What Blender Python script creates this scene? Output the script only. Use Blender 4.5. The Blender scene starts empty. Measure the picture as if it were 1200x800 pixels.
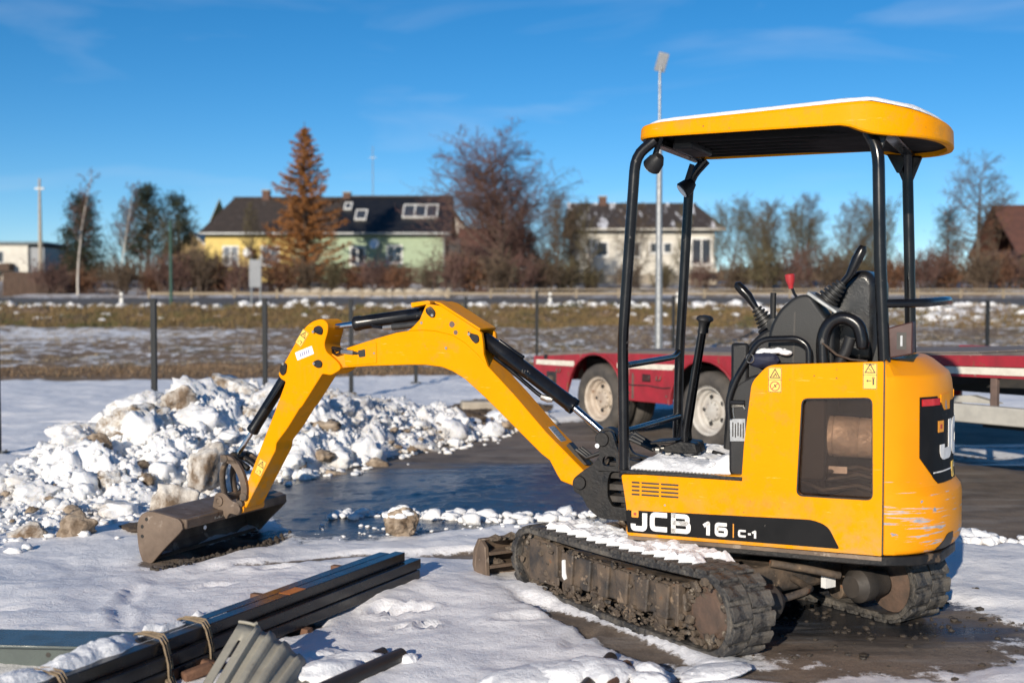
import bpy, bmesh, math, random
import numpy as np
from mathutils import Vector, Matrix, Quaternion
from mathutils.geometry import tessellate_polygon
from mathutils import noise as mnoise
R = math.radians
scene = bpy.context.scene
COL = scene.collection
random.seed(7)

# ------------------------------------------------------------------ camera
cam_d = bpy.data.cameras.new('camera')
cam_d.sensor_width = 36.0
cam_d.lens = 42.0
cam_d.clip_start = 0.1
cam_d.clip_end = 4000.0
cam_d.dof.use_dof = True
cam_d.dof.focus_distance = 6.1
cam_d.dof.aperture_fstop = 1.9
cam = bpy.data.objects.new('camera', cam_d)
COL.objects.link(cam)
cam.location = (0, 0, 1.5)
cam.rotation_euler = (R(90 - 2.045), 0, 0)
scene.camera = cam

# ------------------------------------------------------------------ sun, sky, exposure
SUN_EL = R(18.0)
SUN_TRAVEL = Vector((0.36, 0.93, 0)).normalized()
sd = Vector((SUN_TRAVEL.x * math.cos(SUN_EL), SUN_TRAVEL.y * math.cos(SUN_EL), -math.sin(SUN_EL)))
sun_d = bpy.data.lights.new('sun', 'SUN')
sun_d.energy = 5.0
sun_d.angle = R(0.5)
sun_d.color = (1.0, 0.90, 0.76)
sun = bpy.data.objects.new('sun', sun_d)
COL.objects.link(sun)
sun.rotation_euler = sd.to_track_quat('-Z', 'Y').to_euler()
sun.location = (-6, -14, 8)

world = bpy.data.worlds.new('World')
scene.world = world
world.use_nodes = True
wt = world.node_tree
for n in list(wt.nodes):
    wt.nodes.remove(n)
w_out = wt.nodes.new('ShaderNodeOutputWorld')
w_bg = wt.nodes.new('ShaderNodeBackground')
w_sky = wt.nodes.new('ShaderNodeTexSky')
w_sky.sky_type = 'NISHITA'
w_sky.sun_disc = False
w_sky.sun_elevation = SUN_EL
w_sky.sun_rotation = math.atan2(-SUN_TRAVEL.x, -SUN_TRAVEL.y) % (2 * math.pi)
w_sky.air_density = 0.7
w_sky.dust_density = 0.0
w_sky.ozone_density = 5.0
w_bg.inputs['Strength'].default_value = 0.11
# thin cirrus streaks, the same all round the dome
w_tc = wt.nodes.new('ShaderNodeTexCoord')
w_map = wt.nodes.new('ShaderNodeMapping')
w_map.inputs['Scale'].default_value = (1.6, 1.6, 9.0)
w_map.inputs['Rotation'].default_value = (R(6), R(-9), R(20))
w_no = wt.nodes.new('ShaderNodeTexNoise')
w_no.inputs['Scale'].default_value = 2.6
w_no.inputs['Detail'].default_value = 5.0
w_no.inputs['Distortion'].default_value = 0.5
w_rp = wt.nodes.new('ShaderNodeMapRange')
w_rp.inputs['From Min'].default_value = 0.52
w_rp.inputs['From Max'].default_value = 0.80
w_rp.inputs['To Max'].default_value = 0.20
w_mx = wt.nodes.new('ShaderNodeMix')
w_mx.data_type = 'RGBA'
w_mx.inputs['B'].default_value = (6.2, 6.9, 7.8, 1)
w_hs = wt.nodes.new('ShaderNodeHueSaturation')
w_hs.inputs['Saturation'].default_value = 1.2
wt.links.new(w_tc.outputs['Generated'], w_map.inputs['Vector'])
wt.links.new(w_map.outputs['Vector'], w_no.inputs['Vector'])
wt.links.new(w_no.outputs['Fac'], w_rp.inputs['Value'])
wt.links.new(w_sky.outputs['Color'], w_hs.inputs['Color'])
w_ti = wt.nodes.new('ShaderNodeMix'); w_ti.data_type = 'RGBA'; w_ti.blend_type = 'MULTIPLY'
w_ti.inputs['Factor'].default_value = 1.0; w_ti.inputs['B'].default_value = (1.25, 1.08, 0.95, 1)
wt.links.new(w_hs.outputs['Color'], w_ti.inputs['A'])
wt.links.new(w_ti.outputs['Result'], w_mx.inputs['A'])
wt.links.new(w_rp.outputs['Result'], w_mx.inputs['Factor'])
wt.links.new(w_mx.outputs['Result'], w_bg.inputs['Color'])
wt.links.new(w_bg.outputs['Background'], w_out.inputs['Surface'])

scene.view_settings.view_transform = 'Standard'
scene.view_settings.look = 'None'
scene.view_settings.exposure = 0.12
scene.view_settings.gamma = 1.0
scene.cycles.max_bounces = 6
scene.cycles.transparent_max_bounces = 8

# ------------------------------------------------------------------ mesh helpers
class MB:
    def __init__(s):
        s.v = []; s.f = []; s.m = []
    def add(s, verts, faces, mi=0):
        o = len(s.v)
        s.v.extend([tuple(p) for p in verts])
        s.f.extend([tuple(i + o for i in f) for f in faces])
        s.m.extend([mi] * len(faces))
        return s
    def box(s, x0, x1, y0, y1, z0, z1, M=None, mi=0):
        vs = [Vector((x, y, z)) for x in (x0, x1) for y in (y0, y1) for z in (z0, z1)]
        if M is not None: vs = [M @ v for v in vs]
        return s.add(vs, [(0,1,3,2),(4,6,7,5),(0,4,5,1),(2,3,7,6),(0,2,6,4),(1,5,7,3)], mi)
    def prism(s, pts, lo, hi, plane='xz', holes=(), M=None, mi=0):
        """polygon in a plane, extruded along the third axis; holes allowed"""
        def P(a, b, t):
            v = {'xz': (a, t, b), 'yz': (t, a, b), 'xy': (a, b, t)}[plane]
            return M @ Vector(v) if M is not None else Vector(v)
        loops = [list(pts)] + [list(h) for h in holes]
        allp = [p for l in loops for p in l]
        n = len(allp)
        vs = [P(a, b, lo) for a, b in allp] + [P(a, b, hi) for a, b in allp]
        fs = []
        if holes:
            tr = tessellate_polygon([[Vector((a, b, 0)) for a, b in l] for l in loops])
            for t in tr:
                fs.append(tuple(t)); fs.append(tuple(i + n for i in reversed(t)))
        else:
            fs.append(tuple(range(n))); fs.append(tuple(range(2*n-1, n-1, -1)))
        o = 0
        for l in loops:
            k = len(l)
            for i in range(k):
                a, b = o + i, o + (i + 1) % k
                fs.append((a, b, b + n, a + n))
            o += k
        return s.add(vs, fs, mi)
    def tube(s, pts, r, n=8, caps=True, closed=False, flat=1.0, mi=0):
        pts = [Vector(p) for p in pts]
        rs = r if isinstance(r, (list, tuple)) else [r] * len(pts)
        k = len(pts)
        vs = []; fs = []
        prev = None
        for i, p in enumerate(pts):
            if closed: t = pts[(i+1) % k] - pts[i-1]
            elif i == 0: t = pts[1] - pts[0]
            elif i == k-1: t = pts[-1] - pts[-2]
            else: t = (pts[i+1]-p).normalized() + (p-pts[i-1]).normalized()
            t.normalize()
            if prev is None:
                a = Vector((0,0,1)) if abs(t.z) < .9 else Vector((1,0,0))
                u = t.cross(a).normalized()
            else:
                u = (prev - t * prev.dot(t))
                if u.length < 1e-6: u = t.orthogonal()
                u.normalize()
            prev = u
            w = t.cross(u)
            for j in range(n):
                an = 2*math.pi*j/n
                vs.append(p + (u*math.cos(an) + w*math.sin(an)*flat) * rs[i])
        m = k if closed else k-1
        for i in range(m):
            for j in range(n):
                a = i*n+j; b = i*n+(j+1) % n
                c = ((i+1) % k)*n+j; d = ((i+1) % k)*n+(j+1) % n
                fs.append((a, b, d, c))
        if caps and not closed:
            fs.append(tuple(range(n-1, -1, -1)))
            fs.append(tuple(range((k-1)*n, k*n)))
        return s.add(vs, fs, mi)
    def cyl(s, p0, p1, r, n=16, mi=0, r1=None):
        return s.tube([p0, p1], [r, r if r1 is None else r1], n, mi=mi)
    def lathe(s, prof, c, axis, n=24, mi=0, caps=True):
        """prof: list of (radius, offset along axis)"""
        ax = Vector(axis).normalized(); u = ax.orthogonal().normalized(); w = ax.cross(u); c = Vector(c)
        vs = []; fs = []
        for r_, h_ in prof:
            for j in range(n):
                an = 2*math.pi*j/n
                vs.append(c + ax*h_ + (u*math.cos(an) + w*math.sin(an))*r_)
        for i in range(len(prof)-1):
            for j in range(n):
                fs.append((i*n+j, i*n+(j+1) % n, (i+1)*n+(j+1) % n, (i+1)*n+j))
        if caps and prof[0][0] > 1e-6: fs.append(tuple(range(n-1, -1, -1)))
        if caps and prof[-1][0] > 1e-6: fs.append(tuple(range((len(prof)-1)*n, len(prof)*n)))
        return s.add(vs, fs, mi)
    def lump(s, c, r, seed=0, sub=2, amp=.35, sc=(1,1,1), fr=1.2, mi=0, rot=0, chop=0):
        vs, fs = ICO[sub]
        out = []
        off = Vector((seed*3.17, seed*1.31, seed*7.7))
        cr, sr = math.cos(rot), math.sin(rot)
        for v in vs:
            d = 1 + amp*(mnoise.noise(v*fr + off) + .5*mnoise.noise(v*fr*2.3 + off) + .28*mnoise.noise(v*fr*5.1 + off) + (.16*mnoise.noise(v*fr*11.3 + off) if sub > 2 else 0))
            p = v*d
            x, y, z = p.x*sc[0]*r, p.y*sc[1]*r, p.z*sc[2]*r
            if chop and z < -chop*r: z = -chop*r
            out.append((c[0]+x*cr-y*sr, c[1]+x*sr+y*cr, c[2]+z))
        return s.add(out, fs, mi)
    def chunk(s, c, r, seed=0, sub=3, sc=(1,1,1), rot=0, cuts=9, rough=.10, fr=3.0):
        """a broken block: a ball cut by random planes, then roughened"""
        vs, fs = ICO[sub]
        g = random.Random(seed*13+5)
        pl = []
        for k in range(cuts):
            n = Vector((g.gauss(0,1), g.gauss(0,1), g.gauss(0,1))).normalized(); pl.append((n, g.uniform(.45, .85)))
        off = Vector((seed*3.17, seed*1.31, seed*7.7)); cr, sr = math.cos(rot), math.sin(rot); out = []; soft = rough > .15
        for v in vs:
            p = v.copy()
            for n, d in pl:
                e = p.dot(n)-d
                if e > 0: p = p - n*e*(.72 if soft else .92)
            q = p*fr + off
            p = p*(1 + rough*(1.2*mnoise.noise(q) + .8*mnoise.noise(q*2.7) + .55*mnoise.noise(q*6.1) + .38*mnoise.noise(q*13.3)))
            x, y, z = p.x*sc[0]*r, p.y*sc[1]*r, p.z*sc[2]*r
            out.append((c[0]+x*cr-y*sr, c[1]+x*sr+y*cr, c[2]+z))
        return s.add(out, fs)
    def build(s, name, mat, parent=None, loc=None, bevel=0, seg=2, smooth=32, rotz=None, label=None, kind=None, link=True):
        me = bpy.data.meshes.new(name)
        V = s.v
        if loc is not None:
            V = [(x-loc[0], y-loc[1], z-loc[2]) for x, y, z in V]
        me.from_pydata(V, [], s.f)
        for m in (mat if isinstance(mat, (list, tuple)) else [mat]):
            me.materials.append(m)
        if len(me.materials) > 1:
            me.polygons.foreach_set('material_index', s.m)
        bm = bmesh.new(); bm.from_mesh(me)
        bmesh.ops.recalc_face_normals(bm, faces=bm.faces)
        bm.to_mesh(me); bm.free()
        if smooth:
            me.polygons.foreach_set('use_smooth', [True]*len(me.polygons))
            me.set_sharp_from_angle(angle=R(smooth))
        ob = bpy.data.objects.new(name, me)
        if loc is not None: ob.location = loc
        if rotz is not None: ob.rotation_euler.z = rotz
        if parent is not None: ob.parent = parent
        if bevel:
            bv = ob.modifiers.new('bevel', 'BEVEL')
            bv.width = bevel; bv.segments = seg; bv.limit_method = 'ANGLE'; bv.angle_limit = R(35)
            bv.harden_normals = False
        if label: ob['label'] = label
        if kind: ob['kind'] = kind
        COL.objects.link(ob)
        return ob

def _ico(sub):
    bm = bmesh.new(); bmesh.ops.create_icosphere(bm, subdivisions=sub, radius=1)
    vs = [v.co.copy() for v in bm.verts]; fs = [tuple(v.index for v in f.verts) for f in bm.faces]
    bm.free(); return vs, fs
ICO = {k: _ico(k) for k in (1, 2, 3, 4, 5)}

def smooth3(pts, n=5):
    P = [Vector(p) for p in pts]; out = []
    for i in range(len(P)-1):
        a, b, c, d = P[max(0, i-1)], P[i], P[i+1], P[min(len(P)-1, i+2)]
        for j in range(n):
            t = j/n; out.append(.5*((2*b) + (c-a)*t + (2*a-5*b+4*c-d)*t*t + (3*b-a-3*c+d)*t**3))
    out.append(P[-1]); return out
def tag(o, label, cat, group=None):
    o['label'] = label; o['category'] = cat
    if group: o['group'] = group
    return o
def thing(name, label, cat, loc=(0,0,0), rotz=0, group=None):
    o = bpy.data.objects.new(name, None); COL.objects.link(o)
    o.empty_display_size = .2
    o.location = loc; o.rotation_euler = (0, 0, rotz)
    return tag(o, label, cat, group)
def copy_tree(o, parent=None):
    c = o.copy(); COL.objects.link(c)
    if parent is not None: c.parent = parent
    for ch in list(o.children): copy_tree(ch, c)
    return c
def fast_mesh(name, verts, faces, mat, kind=None, smooth=True, attrs=None, loc=None):
    """big numpy mesh; faces (n,k) all of the same size k"""
    me = bpy.data.meshes.new(name)
    verts = np.asarray(verts, dtype=np.float32); faces = np.asarray(faces, dtype=np.int32)
    k = faces.shape[1]
    me.vertices.add(len(verts)); me.vertices.foreach_set('co', verts.ravel())
    me.loops.add(faces.size); me.loops.foreach_set('vertex_index', faces.ravel())
    me.polygons.add(len(faces))
    me.polygons.foreach_set('loop_start', np.arange(0, faces.size, k, dtype=np.int32))
    me.update(calc_edges=True)
    if smooth: me.polygons.foreach_set('use_smooth', np.ones(len(faces), dtype=bool))
    for an, arr in (attrs or {}).items():
        a = me.attributes.new(an, 'FLOAT', 'POINT'); a.data.foreach_set('value', np.asarray(arr, dtype=np.float32).ravel())
    me.materials.append(mat)
    ob = bpy.data.objects.new(name, me); COL.objects.link(ob)
    if kind: ob['kind'] = kind
    return ob

# vectorised value noise
_rng = np.random.default_rng(3)
_tab = _rng.random((256, 256)).astype(np.float32)
def vnoise(x, y):
    xi = np.floor(x).astype(int); yi = np.floor(y).astype(int)
    fx = x-xi; fy = y-yi
    fx = fx*fx*(3-2*fx); fy = fy*fy*(3-2*fy)
    a = _tab[xi & 255, yi & 255]; b = _tab[(xi+1) & 255, yi & 255]
    c = _tab[xi & 255, (yi+1) & 255]; d = _tab[(xi+1) & 255, (yi+1) & 255]
    return (a*(1-fx)+b*fx)*(1-fy) + (c*(1-fx)+d*fx)*fy - .5
def fbm(x, y, o=4, g=.5):
    r = 0; a = 1; f = 1
    for i in range(o):
        r = r + a*vnoise(x*f + 17.3*i, y*f + 5.1*i); a *= g; f *= 2.03
    return r

# ------------------------------------------------------------------ material helpers
def new_mat(name):
    m = bpy.data.materials.new(name); m.use_nodes = True
    nt = m.node_tree
    return m, nt, nt.nodes['Principled BSDF']
def node(nt, typ, **kw):
    n = nt.nodes.new(typ)
    for k, v in kw.items():
        if k in n.inputs: n.inputs[k].default_value = v
        else: setattr(n, k, v)
    return n
def coordn(nt, coord='Object', scale=(1,1,1), rot=(0,0,0)):
    tc = nt.nodes.new('ShaderNodeTexCoord'); mp = nt.nodes.new('ShaderNodeMapping')
    mp.inputs['Scale'].default_value = scale; mp.inputs['Rotation'].default_value = rot
    nt.links.new(tc.outputs[coord], mp.inputs['Vector'])
    return mp.outputs['Vector']
def noisen(nt, vec, scale, detail=4, rough=.55, dist=0):
    n = nt.nodes.new('ShaderNodeTexNoise')
    n.inputs['Scale'].default_value = scale; n.inputs['Detail'].default_value = detail
    n.inputs['Roughness'].default_value = rough; n.inputs['Distortion'].default_value = dist
    nt.links.new(vec, n.inputs['Vector'])
    return n.outputs['Fac']
def rangen(nt, val, a, b, lo=0., hi=1.):
    n = nt.nodes.new('ShaderNodeMapRange')
    n.inputs['From Min'].default_value = a; n.inputs['From Max'].default_value = b
    n.inputs['To Min'].default_value = lo; n.inputs['To Max'].default_value = hi
    nt.links.new(val, n.inputs['Value'])
    return n.outputs['Result']
def mathn(nt, op, a, b=None):
    n = nt.nodes.new('ShaderNodeMath'); n.operation = op
    for i, x in enumerate((a, b)):
        if x is None: continue
        if isinstance(x, (int, float)): n.inputs[i].default_value = x
        else: nt.links.new(x, n.inputs[i])
    return n.outputs[0]
def c4(c): return (c[0], c[1], c[2], 1)
def mixn(nt, fac, a, b):
    n = nt.nodes.new('ShaderNodeMix'); n.data_type = 'RGBA'
    if isinstance(fac, (int, float)): n.inputs['Factor'].default_value = fac
    else: nt.links.new(fac, n.inputs['Factor'])
    for s, x in (('A', a), ('B', b)):
        if isinstance(x, tuple): n.inputs[s].default_value = c4(x)
        else: nt.links.new(x, n.inputs[s])
    return n.outputs['Result']
def bumpn(nt, h, strength, dist=.02, nrm=None):
    n = nt.nodes.new('ShaderNodeBump')
    n.inputs['Strength'].default_value = strength; n.inputs['Distance'].default_value = dist
    nt.links.new(h, n.inputs['Height'])
    if nrm is not None: nt.links.new(nrm, n.inputs['Normal'])
    return n.outputs['Normal']
def pmat(name, c1, c2=None, scale=6., rough=.5, rough2=None, metal=0., bump=0., bscale=None, spots=None,
         coord='Object', stretch=(1,1,1), lo=.35, hi=.65, coat=0., spec=None, bdist=.01):
    """procedural surface: two noise-mixed colours, grain relief, optional wear spots (colour, scale, threshold, roughness)"""
    m, nt, P = new_mat(name)
    v = coordn(nt, coord, stretch)
    f = rangen(nt, noisen(nt, v, scale, 5), lo, hi)
    col = mixn(nt, f, c1, c2 if c2 else tuple(x*.85 for x in c1))
    rg = rangen(nt, f, 0, 1, rough, rough if rough2 is None else rough2)
    for sp in (spots or []):
        sc_, th = sp[1], sp[2]
        sf = rangen(nt, noisen(nt, v, sc_, 6, .65), th, th+.05)
        col = mixn(nt, sf, col, sp[0])
        n = nt.nodes.new('ShaderNodeMix'); n.inputs['B'].default_value = sp[3] if len(sp) > 3 else .8
        nt.links.new(sf, n.inputs['Factor']); nt.links.new(rg, n.inputs['A']); rg = n.outputs['Result']
    nt.links.new(col, P.inputs['Base Color']); nt.links.new(rg, P.inputs['Roughness'])
    P.inputs['Metallic'].default_value = metal
    if coat: P.inputs['Coat Weight'].default_value = coat; P.inputs['Coat Roughness'].default_value = .12
    if spec is not None: P.inputs['Specular IOR Level'].default_value = spec
    if bump:
        nt.links.new(bumpn(nt, noisen(nt, v, bscale or scale*4, 5), bump, bdist), P.inputs['Normal'])
    return m
# ------------------------------------------------------------------ materials
MAT = {}
def yellow_paint():
    m, nt, P = new_mat('yellow_paint')
    v = coordn(nt, 'Object')
    base = mixn(nt, rangen(nt, noisen(nt, v, 3.0, 4), .3, .7), (.80, .300, .000), (.75, .275, .000))
    grime = rangen(nt, noisen(nt, v, 9.0, 7, .7), .52, .72, 0, .45)
    base = mixn(nt, grime, base, (.30, .185, .06))
    vdr = coordn(nt, 'Object', (26, 26, 2.2))
    base = mixn(nt, rangen(nt, noisen(nt, vdr, 1.0, 5, .6), .58, .78, 0, .35), base, (.45, .26, .05))
    vsc = coordn(nt, 'Object', (3, 3, 42), (R(24), R(35), 0))
    base = mixn(nt, rangen(nt, noisen(nt, vsc, 2.0, 4, .7), .66, .70, 0, .45), base, (.80, .50, .16))
    sepz = nt.nodes.new('ShaderNodeSeparateXYZ'); nt.links.new(v, sepz.inputs[0])
    dust = mathn(nt, 'MULTIPLY', rangen(nt, sepz.outputs['Z'], .66, .40, 0, .75), rangen(nt, noisen(nt, v, 11, 6, .7), .42, .66))
    base = mixn(nt, dust, base, (.40, .27, .12))
    chips = rangen(nt, noisen(nt, v, 60.0, 3, .6), .715, .735)
    base = mixn(nt, chips, base, (.10, .07, .05))
    nt.links.new(base, P.inputs['Base Color'])
    nt.links.new(rangen(nt, noisen(nt, v, 5.0, 5), .3, .7, .36, .55), P.inputs['Roughness'])
    nt.links.new(bumpn(nt, noisen(nt, v, 2.2, 2), .06, .02), P.inputs['Normal'])
    P.inputs['Specular IOR Level'].default_value = .06
    return m
MAT['yellow'] = yellow_paint()
def scraped_paint():
    m, nt, P = new_mat('scraped_yellow_paint')
    v = coordn(nt, 'Object')
    base = mixn(nt, rangen(nt, noisen(nt, v, 3.0, 4), .3, .7), (.80, .30, .003), (.74, .265, .003))
    sep = nt.nodes.new('ShaderNodeSeparateXYZ'); nt.links.new(v, sep.inputs[0])
    low = rangen(nt, sep.outputs['Z'], .78, .58, 0, 1)
    vs = coordn(nt, 'Object', (4, 4, 75), (R(3), R(2), 0))
    st = noisen(nt, vs, 1.0, 5, .6)
    vb = noisen(nt, v, 6.0, 3)
    th = mathn(nt, 'ADD', mathn(nt, 'MULTIPLY', low, .16), mathn(nt, 'MULTIPLY', vb, .35))
    scr = rangen(nt, mathn(nt, 'ADD', st, th), .925, .955)
    tone = mixn(nt, noisen(nt, v, 25, 3), (.12, .15, .22), (.62, .60, .58))
    base = mixn(nt, scr, base, tone)
    ch = rangen(nt, noisen(nt, v, 16.0, 3, .6), .69, .71)
    base = mixn(nt, ch, base, (.22, .26, .32))
    nt.links.new(base, P.inputs['Base Color'])
    P.inputs['Roughness'].default_value = .40
    P.inputs['Specular IOR Level'].default_value = .18
    nt.links.new(bumpn(nt, st, .1, .01), P.inputs['Normal'])
    return m
MAT['scraped'] = scraped_paint()
MAT['yellow_dull'] = pmat('orange_top_paint', (.74, .28, .004), (.66, .245, .004), 5, .4, .5, spots=[((.25,.17,.08), 9, .63, .8)])
MAT['black_gloss'] = pmat('black_gloss_paint', (.005,.005,.006), (.010,.010,.011), 8, .16, .30, spec=.4, spots=[((.10,.09,.08), 14, .67, .8)])
MAT['black_iron'] = pmat('black_cast_iron', (.007,.007,.008), (.018,.016,.015), 12, .35, .6, spec=.35, bump=.25, bscale=60, spots=[((.13,.09,.06), 10, .62, .9)])
MAT['black_plastic'] = pmat('black_grained_plastic', (.010,.010,.011), (.018,.018,.019), 10, .42, .55, spec=.35, bump=.12, bscale=220)
MAT['dark_grey_plastic'] = pmat('dark_grey_plastic', (.013,.0135,.014), (.022,.0225,.023), 6, .42, .6, spec=.35, bump=.1, bscale=180, spots=[((.16,.15,.14), 12, .69, .8)])
MAT['rubber_boot'] = pmat('black_rubber_boot', (.018,.018,.018), (.03,.03,.03), 30, .5)
MAT['chrome'] = pmat('chrome_rod', (.75,.76,.78), (.60,.61,.63), 40, .08, .16, metal=1)
MAT['bolt_steel'] = pmat('zinc_plated_steel', (.50,.49,.46), (.30,.28,.25), 30, .3, .5, metal=.9)
MAT['brown_steel'] = pmat('worn_brown_steel', (.20,.145,.105), (.115,.082,.060), 7, .48, .7, metal=.25, bump=.25, bscale=40,
                          spots=[((.30,.24,.19), 11, .60, .6), ((.10,.05,.028), 17, .64, .9)], bdist=.006)
MAT['inner_steel'] = pmat('soiled_shaded_steel', (.050,.042,.036), (.022,.019,.017), 8, .6, .8, bump=.3, bscale=30)  # soiled steel; on the travel motors its dark tone also stands for shade
MAT['underside'] = pmat('black_moulded_underside', (.005,.005,.005), (.009,.009,.009), 6, .6, .8, spec=.2)
MAT['decal_black'] = pmat('black_decal_film', (.007,.0075,.0085), (.013,.013,.014), 6, .5, .65, spec=.10, spots=[((.30,.28,.25), 34, .70, .7)])
MAT['decal_white'] = pmat('white_lettering', (.80,.79,.77), (.66,.64,.61), 20, .45, spots=[((.35,.32,.28), 40, .69, .8)])
MAT['decal_orange'] = pmat('orange_emblem', (.82,.33,.02), (.7,.27,.02), 20, .45)
MAT['sticker'] = pmat('pale_yellow_sticker', (.86,.56,.10), (.78,.48,.08), 30, .4)
MAT['ink'] = pmat('black_ink', (.018,.016,.014), (.03,.025,.02), 30, .5)
MAT['red_ink'] = pmat('red_ink', (.45,.06,.03), (.35,.05,.03), 30, .5)
MAT['blue_ink'] = pmat('faded_blue_ink', (.20,.28,.40), (.35,.25,.35), 90, .5)
MAT['white_plate'] = pmat('white_plate', (.80,.80,.80), (.70,.71,.72), 30, .4)
MAT['silver_plate'] = pmat('printed_silver_plate', (.40,.41,.42), (.30,.31,.32), 60, .35, metal=.2)
MAT['red_lens'] = pmat('red_reflector', (.60,.012,.012), (.45,.01,.01), 40, .15, coat=.5)
MAT['red_knob'] = pmat('red_plastic', (.42,.035,.04), (.34,.03,.035), 20, .35)
MAT['maroon'] = pmat('dull_maroon_plastic', (.060,.022,.018), (.045,.017,.015), 9, .4, .6, spots=[((.12,.07,.06), 20, .70, .8)])
MAT['belt_web'] = pmat('brown_seat_webbing', (.12,.085,.06), (.09,.06,.045), 50, .8, bump=.2, bscale=200)
MAT['navy'] = pmat('navy_cloth', (.006,.009,.028), (.010,.014,.038), 12, .7)
MAT['seat_vinyl'] = pmat('black_seat_vinyl', (.008,.008,.009), (.014,.014,.015), 8, .24, .36, bump=.1, bscale=120)
MAT['foil'] = pmat('silver_foil_wrap', (.66,.63,.58), (.44,.41,.37), 9, .35, .5, metal=.15, bump=.8, bscale=16, bdist=.02)
MAT['engine_bay'] = pmat('brown_engine_bay', (.12,.080,.056), (.055,.038,.028), 7, .7, .9, bump=.4, bscale=20)
def muddy_rubber():
    m, nt, P = new_mat('muddy_rubber')
    v = coordn(nt, 'Object')
    n1 = noisen(nt, v, 7.0, 7, .68)
    n2 = noisen(nt, v, 34.0, 6, .65)
    mud = rangen(nt, mathn(nt, 'ADD', mathn(nt, 'MULTIPLY', n1, .6), mathn(nt, 'MULTIPLY', n2, .4)), .44, .58)
    mc = mixn(nt, rangen(nt, n2, .35, .65), (.185, .168, .145), (.095, .082, .068))
    col = mixn(nt, mud, (.028, .027, .027), mc)
    nt.links.new(col, P.inputs['Base Color'])
    nt.links.new(rangen(nt, mud, 0, 1, .45, .92), P.inputs['Roughness'])
    nt.links.new(bumpn(nt, mathn(nt, 'ADD', n2, n1), .8, .02), P.inputs['Normal'])
    return m
MAT['track_rubber'] = muddy_rubber()
MAT['mud'] = pmat('caked_brown_mud', (.130,.098,.070), (.052,.039,.029), 13, .9, .75, bump=.9, bscale=38, spots=[((.24,.20,.155), 16, .58, .9), ((.03,.026,.023), 10, .58, .55)], bdist=.02)
MAT['muddy_steel'] = pmat('muddy_track_steel', (.042,.037,.034), (.135,.096,.066), 9, .5, .9, bump=.6, bscale=30, spots=[((.22,.16,.11), 13, .60, .9), ((.20,.075,.03), 9, .64, .85)], bdist=.012)
MAT['rust_hub'] = pmat('rusty_hub', (.125,.078,.056), (.075,.052,.040), 14, .8, bump=.4, bscale=50)

def snow_mat(name, tint=(.80,.815,.85), dirt=None, dscale=5, dlo=.55, dhi=.68, grain=140, sss=0, zs=1.0):
    m, nt, P = new_mat(name)
    v = coordn(nt, 'Object')
    col = mixn(nt, noisen(nt, v, 3.0, 4), tint, tuple(x*.94 for x in tint))
    if dirt:
        vd = coordn(nt, 'Object', (1, 1, zs))
        d = rangen(nt, noisen(nt, vd, dscale, 7, .68), dlo, dhi)
        dc = mixn(nt, noisen(nt, v, dscale*5, 4), dirt, tuple(x*.45 for x in dirt))
        col = mixn(nt, d, col, dc)
    nt.links.new(col, P.inputs['Base Color'])
    P.inputs['Roughness'].default_value = .62
    P.inputs['Specular IOR Level'].default_value = .35
    if sss:
        P.inputs['Subsurface Weight'].default_value = sss; P.inputs['Subsurface Radius'].default_value = (.03, .035, .045); P.inputs['Subsurface Scale'].default_value = 1.0
    b1 = bumpn(nt, noisen(nt, v, 18.0, 6, .65), .5, .03)
    nt.links.new(bumpn(nt, noisen(nt, v, grain, 3, .7), .45, .006, b1), P.inputs['Normal'])
    return m
MAT['snow'] = snow_mat('clean_snow', (.86,.86,.87))
MAT['snow_heap'] = snow_mat('heaped_snow', (.83,.83,.835), (.40,.31,.21), 1.5, .53, .74, sss=.35)
MAT['snow_clump_dirty'] = snow_mat('stained_snow', (.80,.785,.76), (.34,.25,.165), 1.6, .44, .62, sss=.2)
MAT['snow_dirty'] = snow_mat('dirty_snow', (.74,.70,.64), (.24,.165,.105), 3.2, .42, .60, zs=.75)
MAT['snow_soil'] = snow_mat('soil_crusted_snow', (.52,.42,.32), (.20,.14,.09), 6.0, .36, .60)
MAT['wet_grit'] = pmat('wet_dark_grit', (.030,.024,.019), (.055,.042,.032), 20, .6, .9, bump=.5, bscale=80)
MAT['soil'] = pmat('wet_brown_soil', (.055,.038,.026), (.10,.07,.047), 14, .7, .9, bump=.8, bscale=60, bdist=.02)

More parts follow.
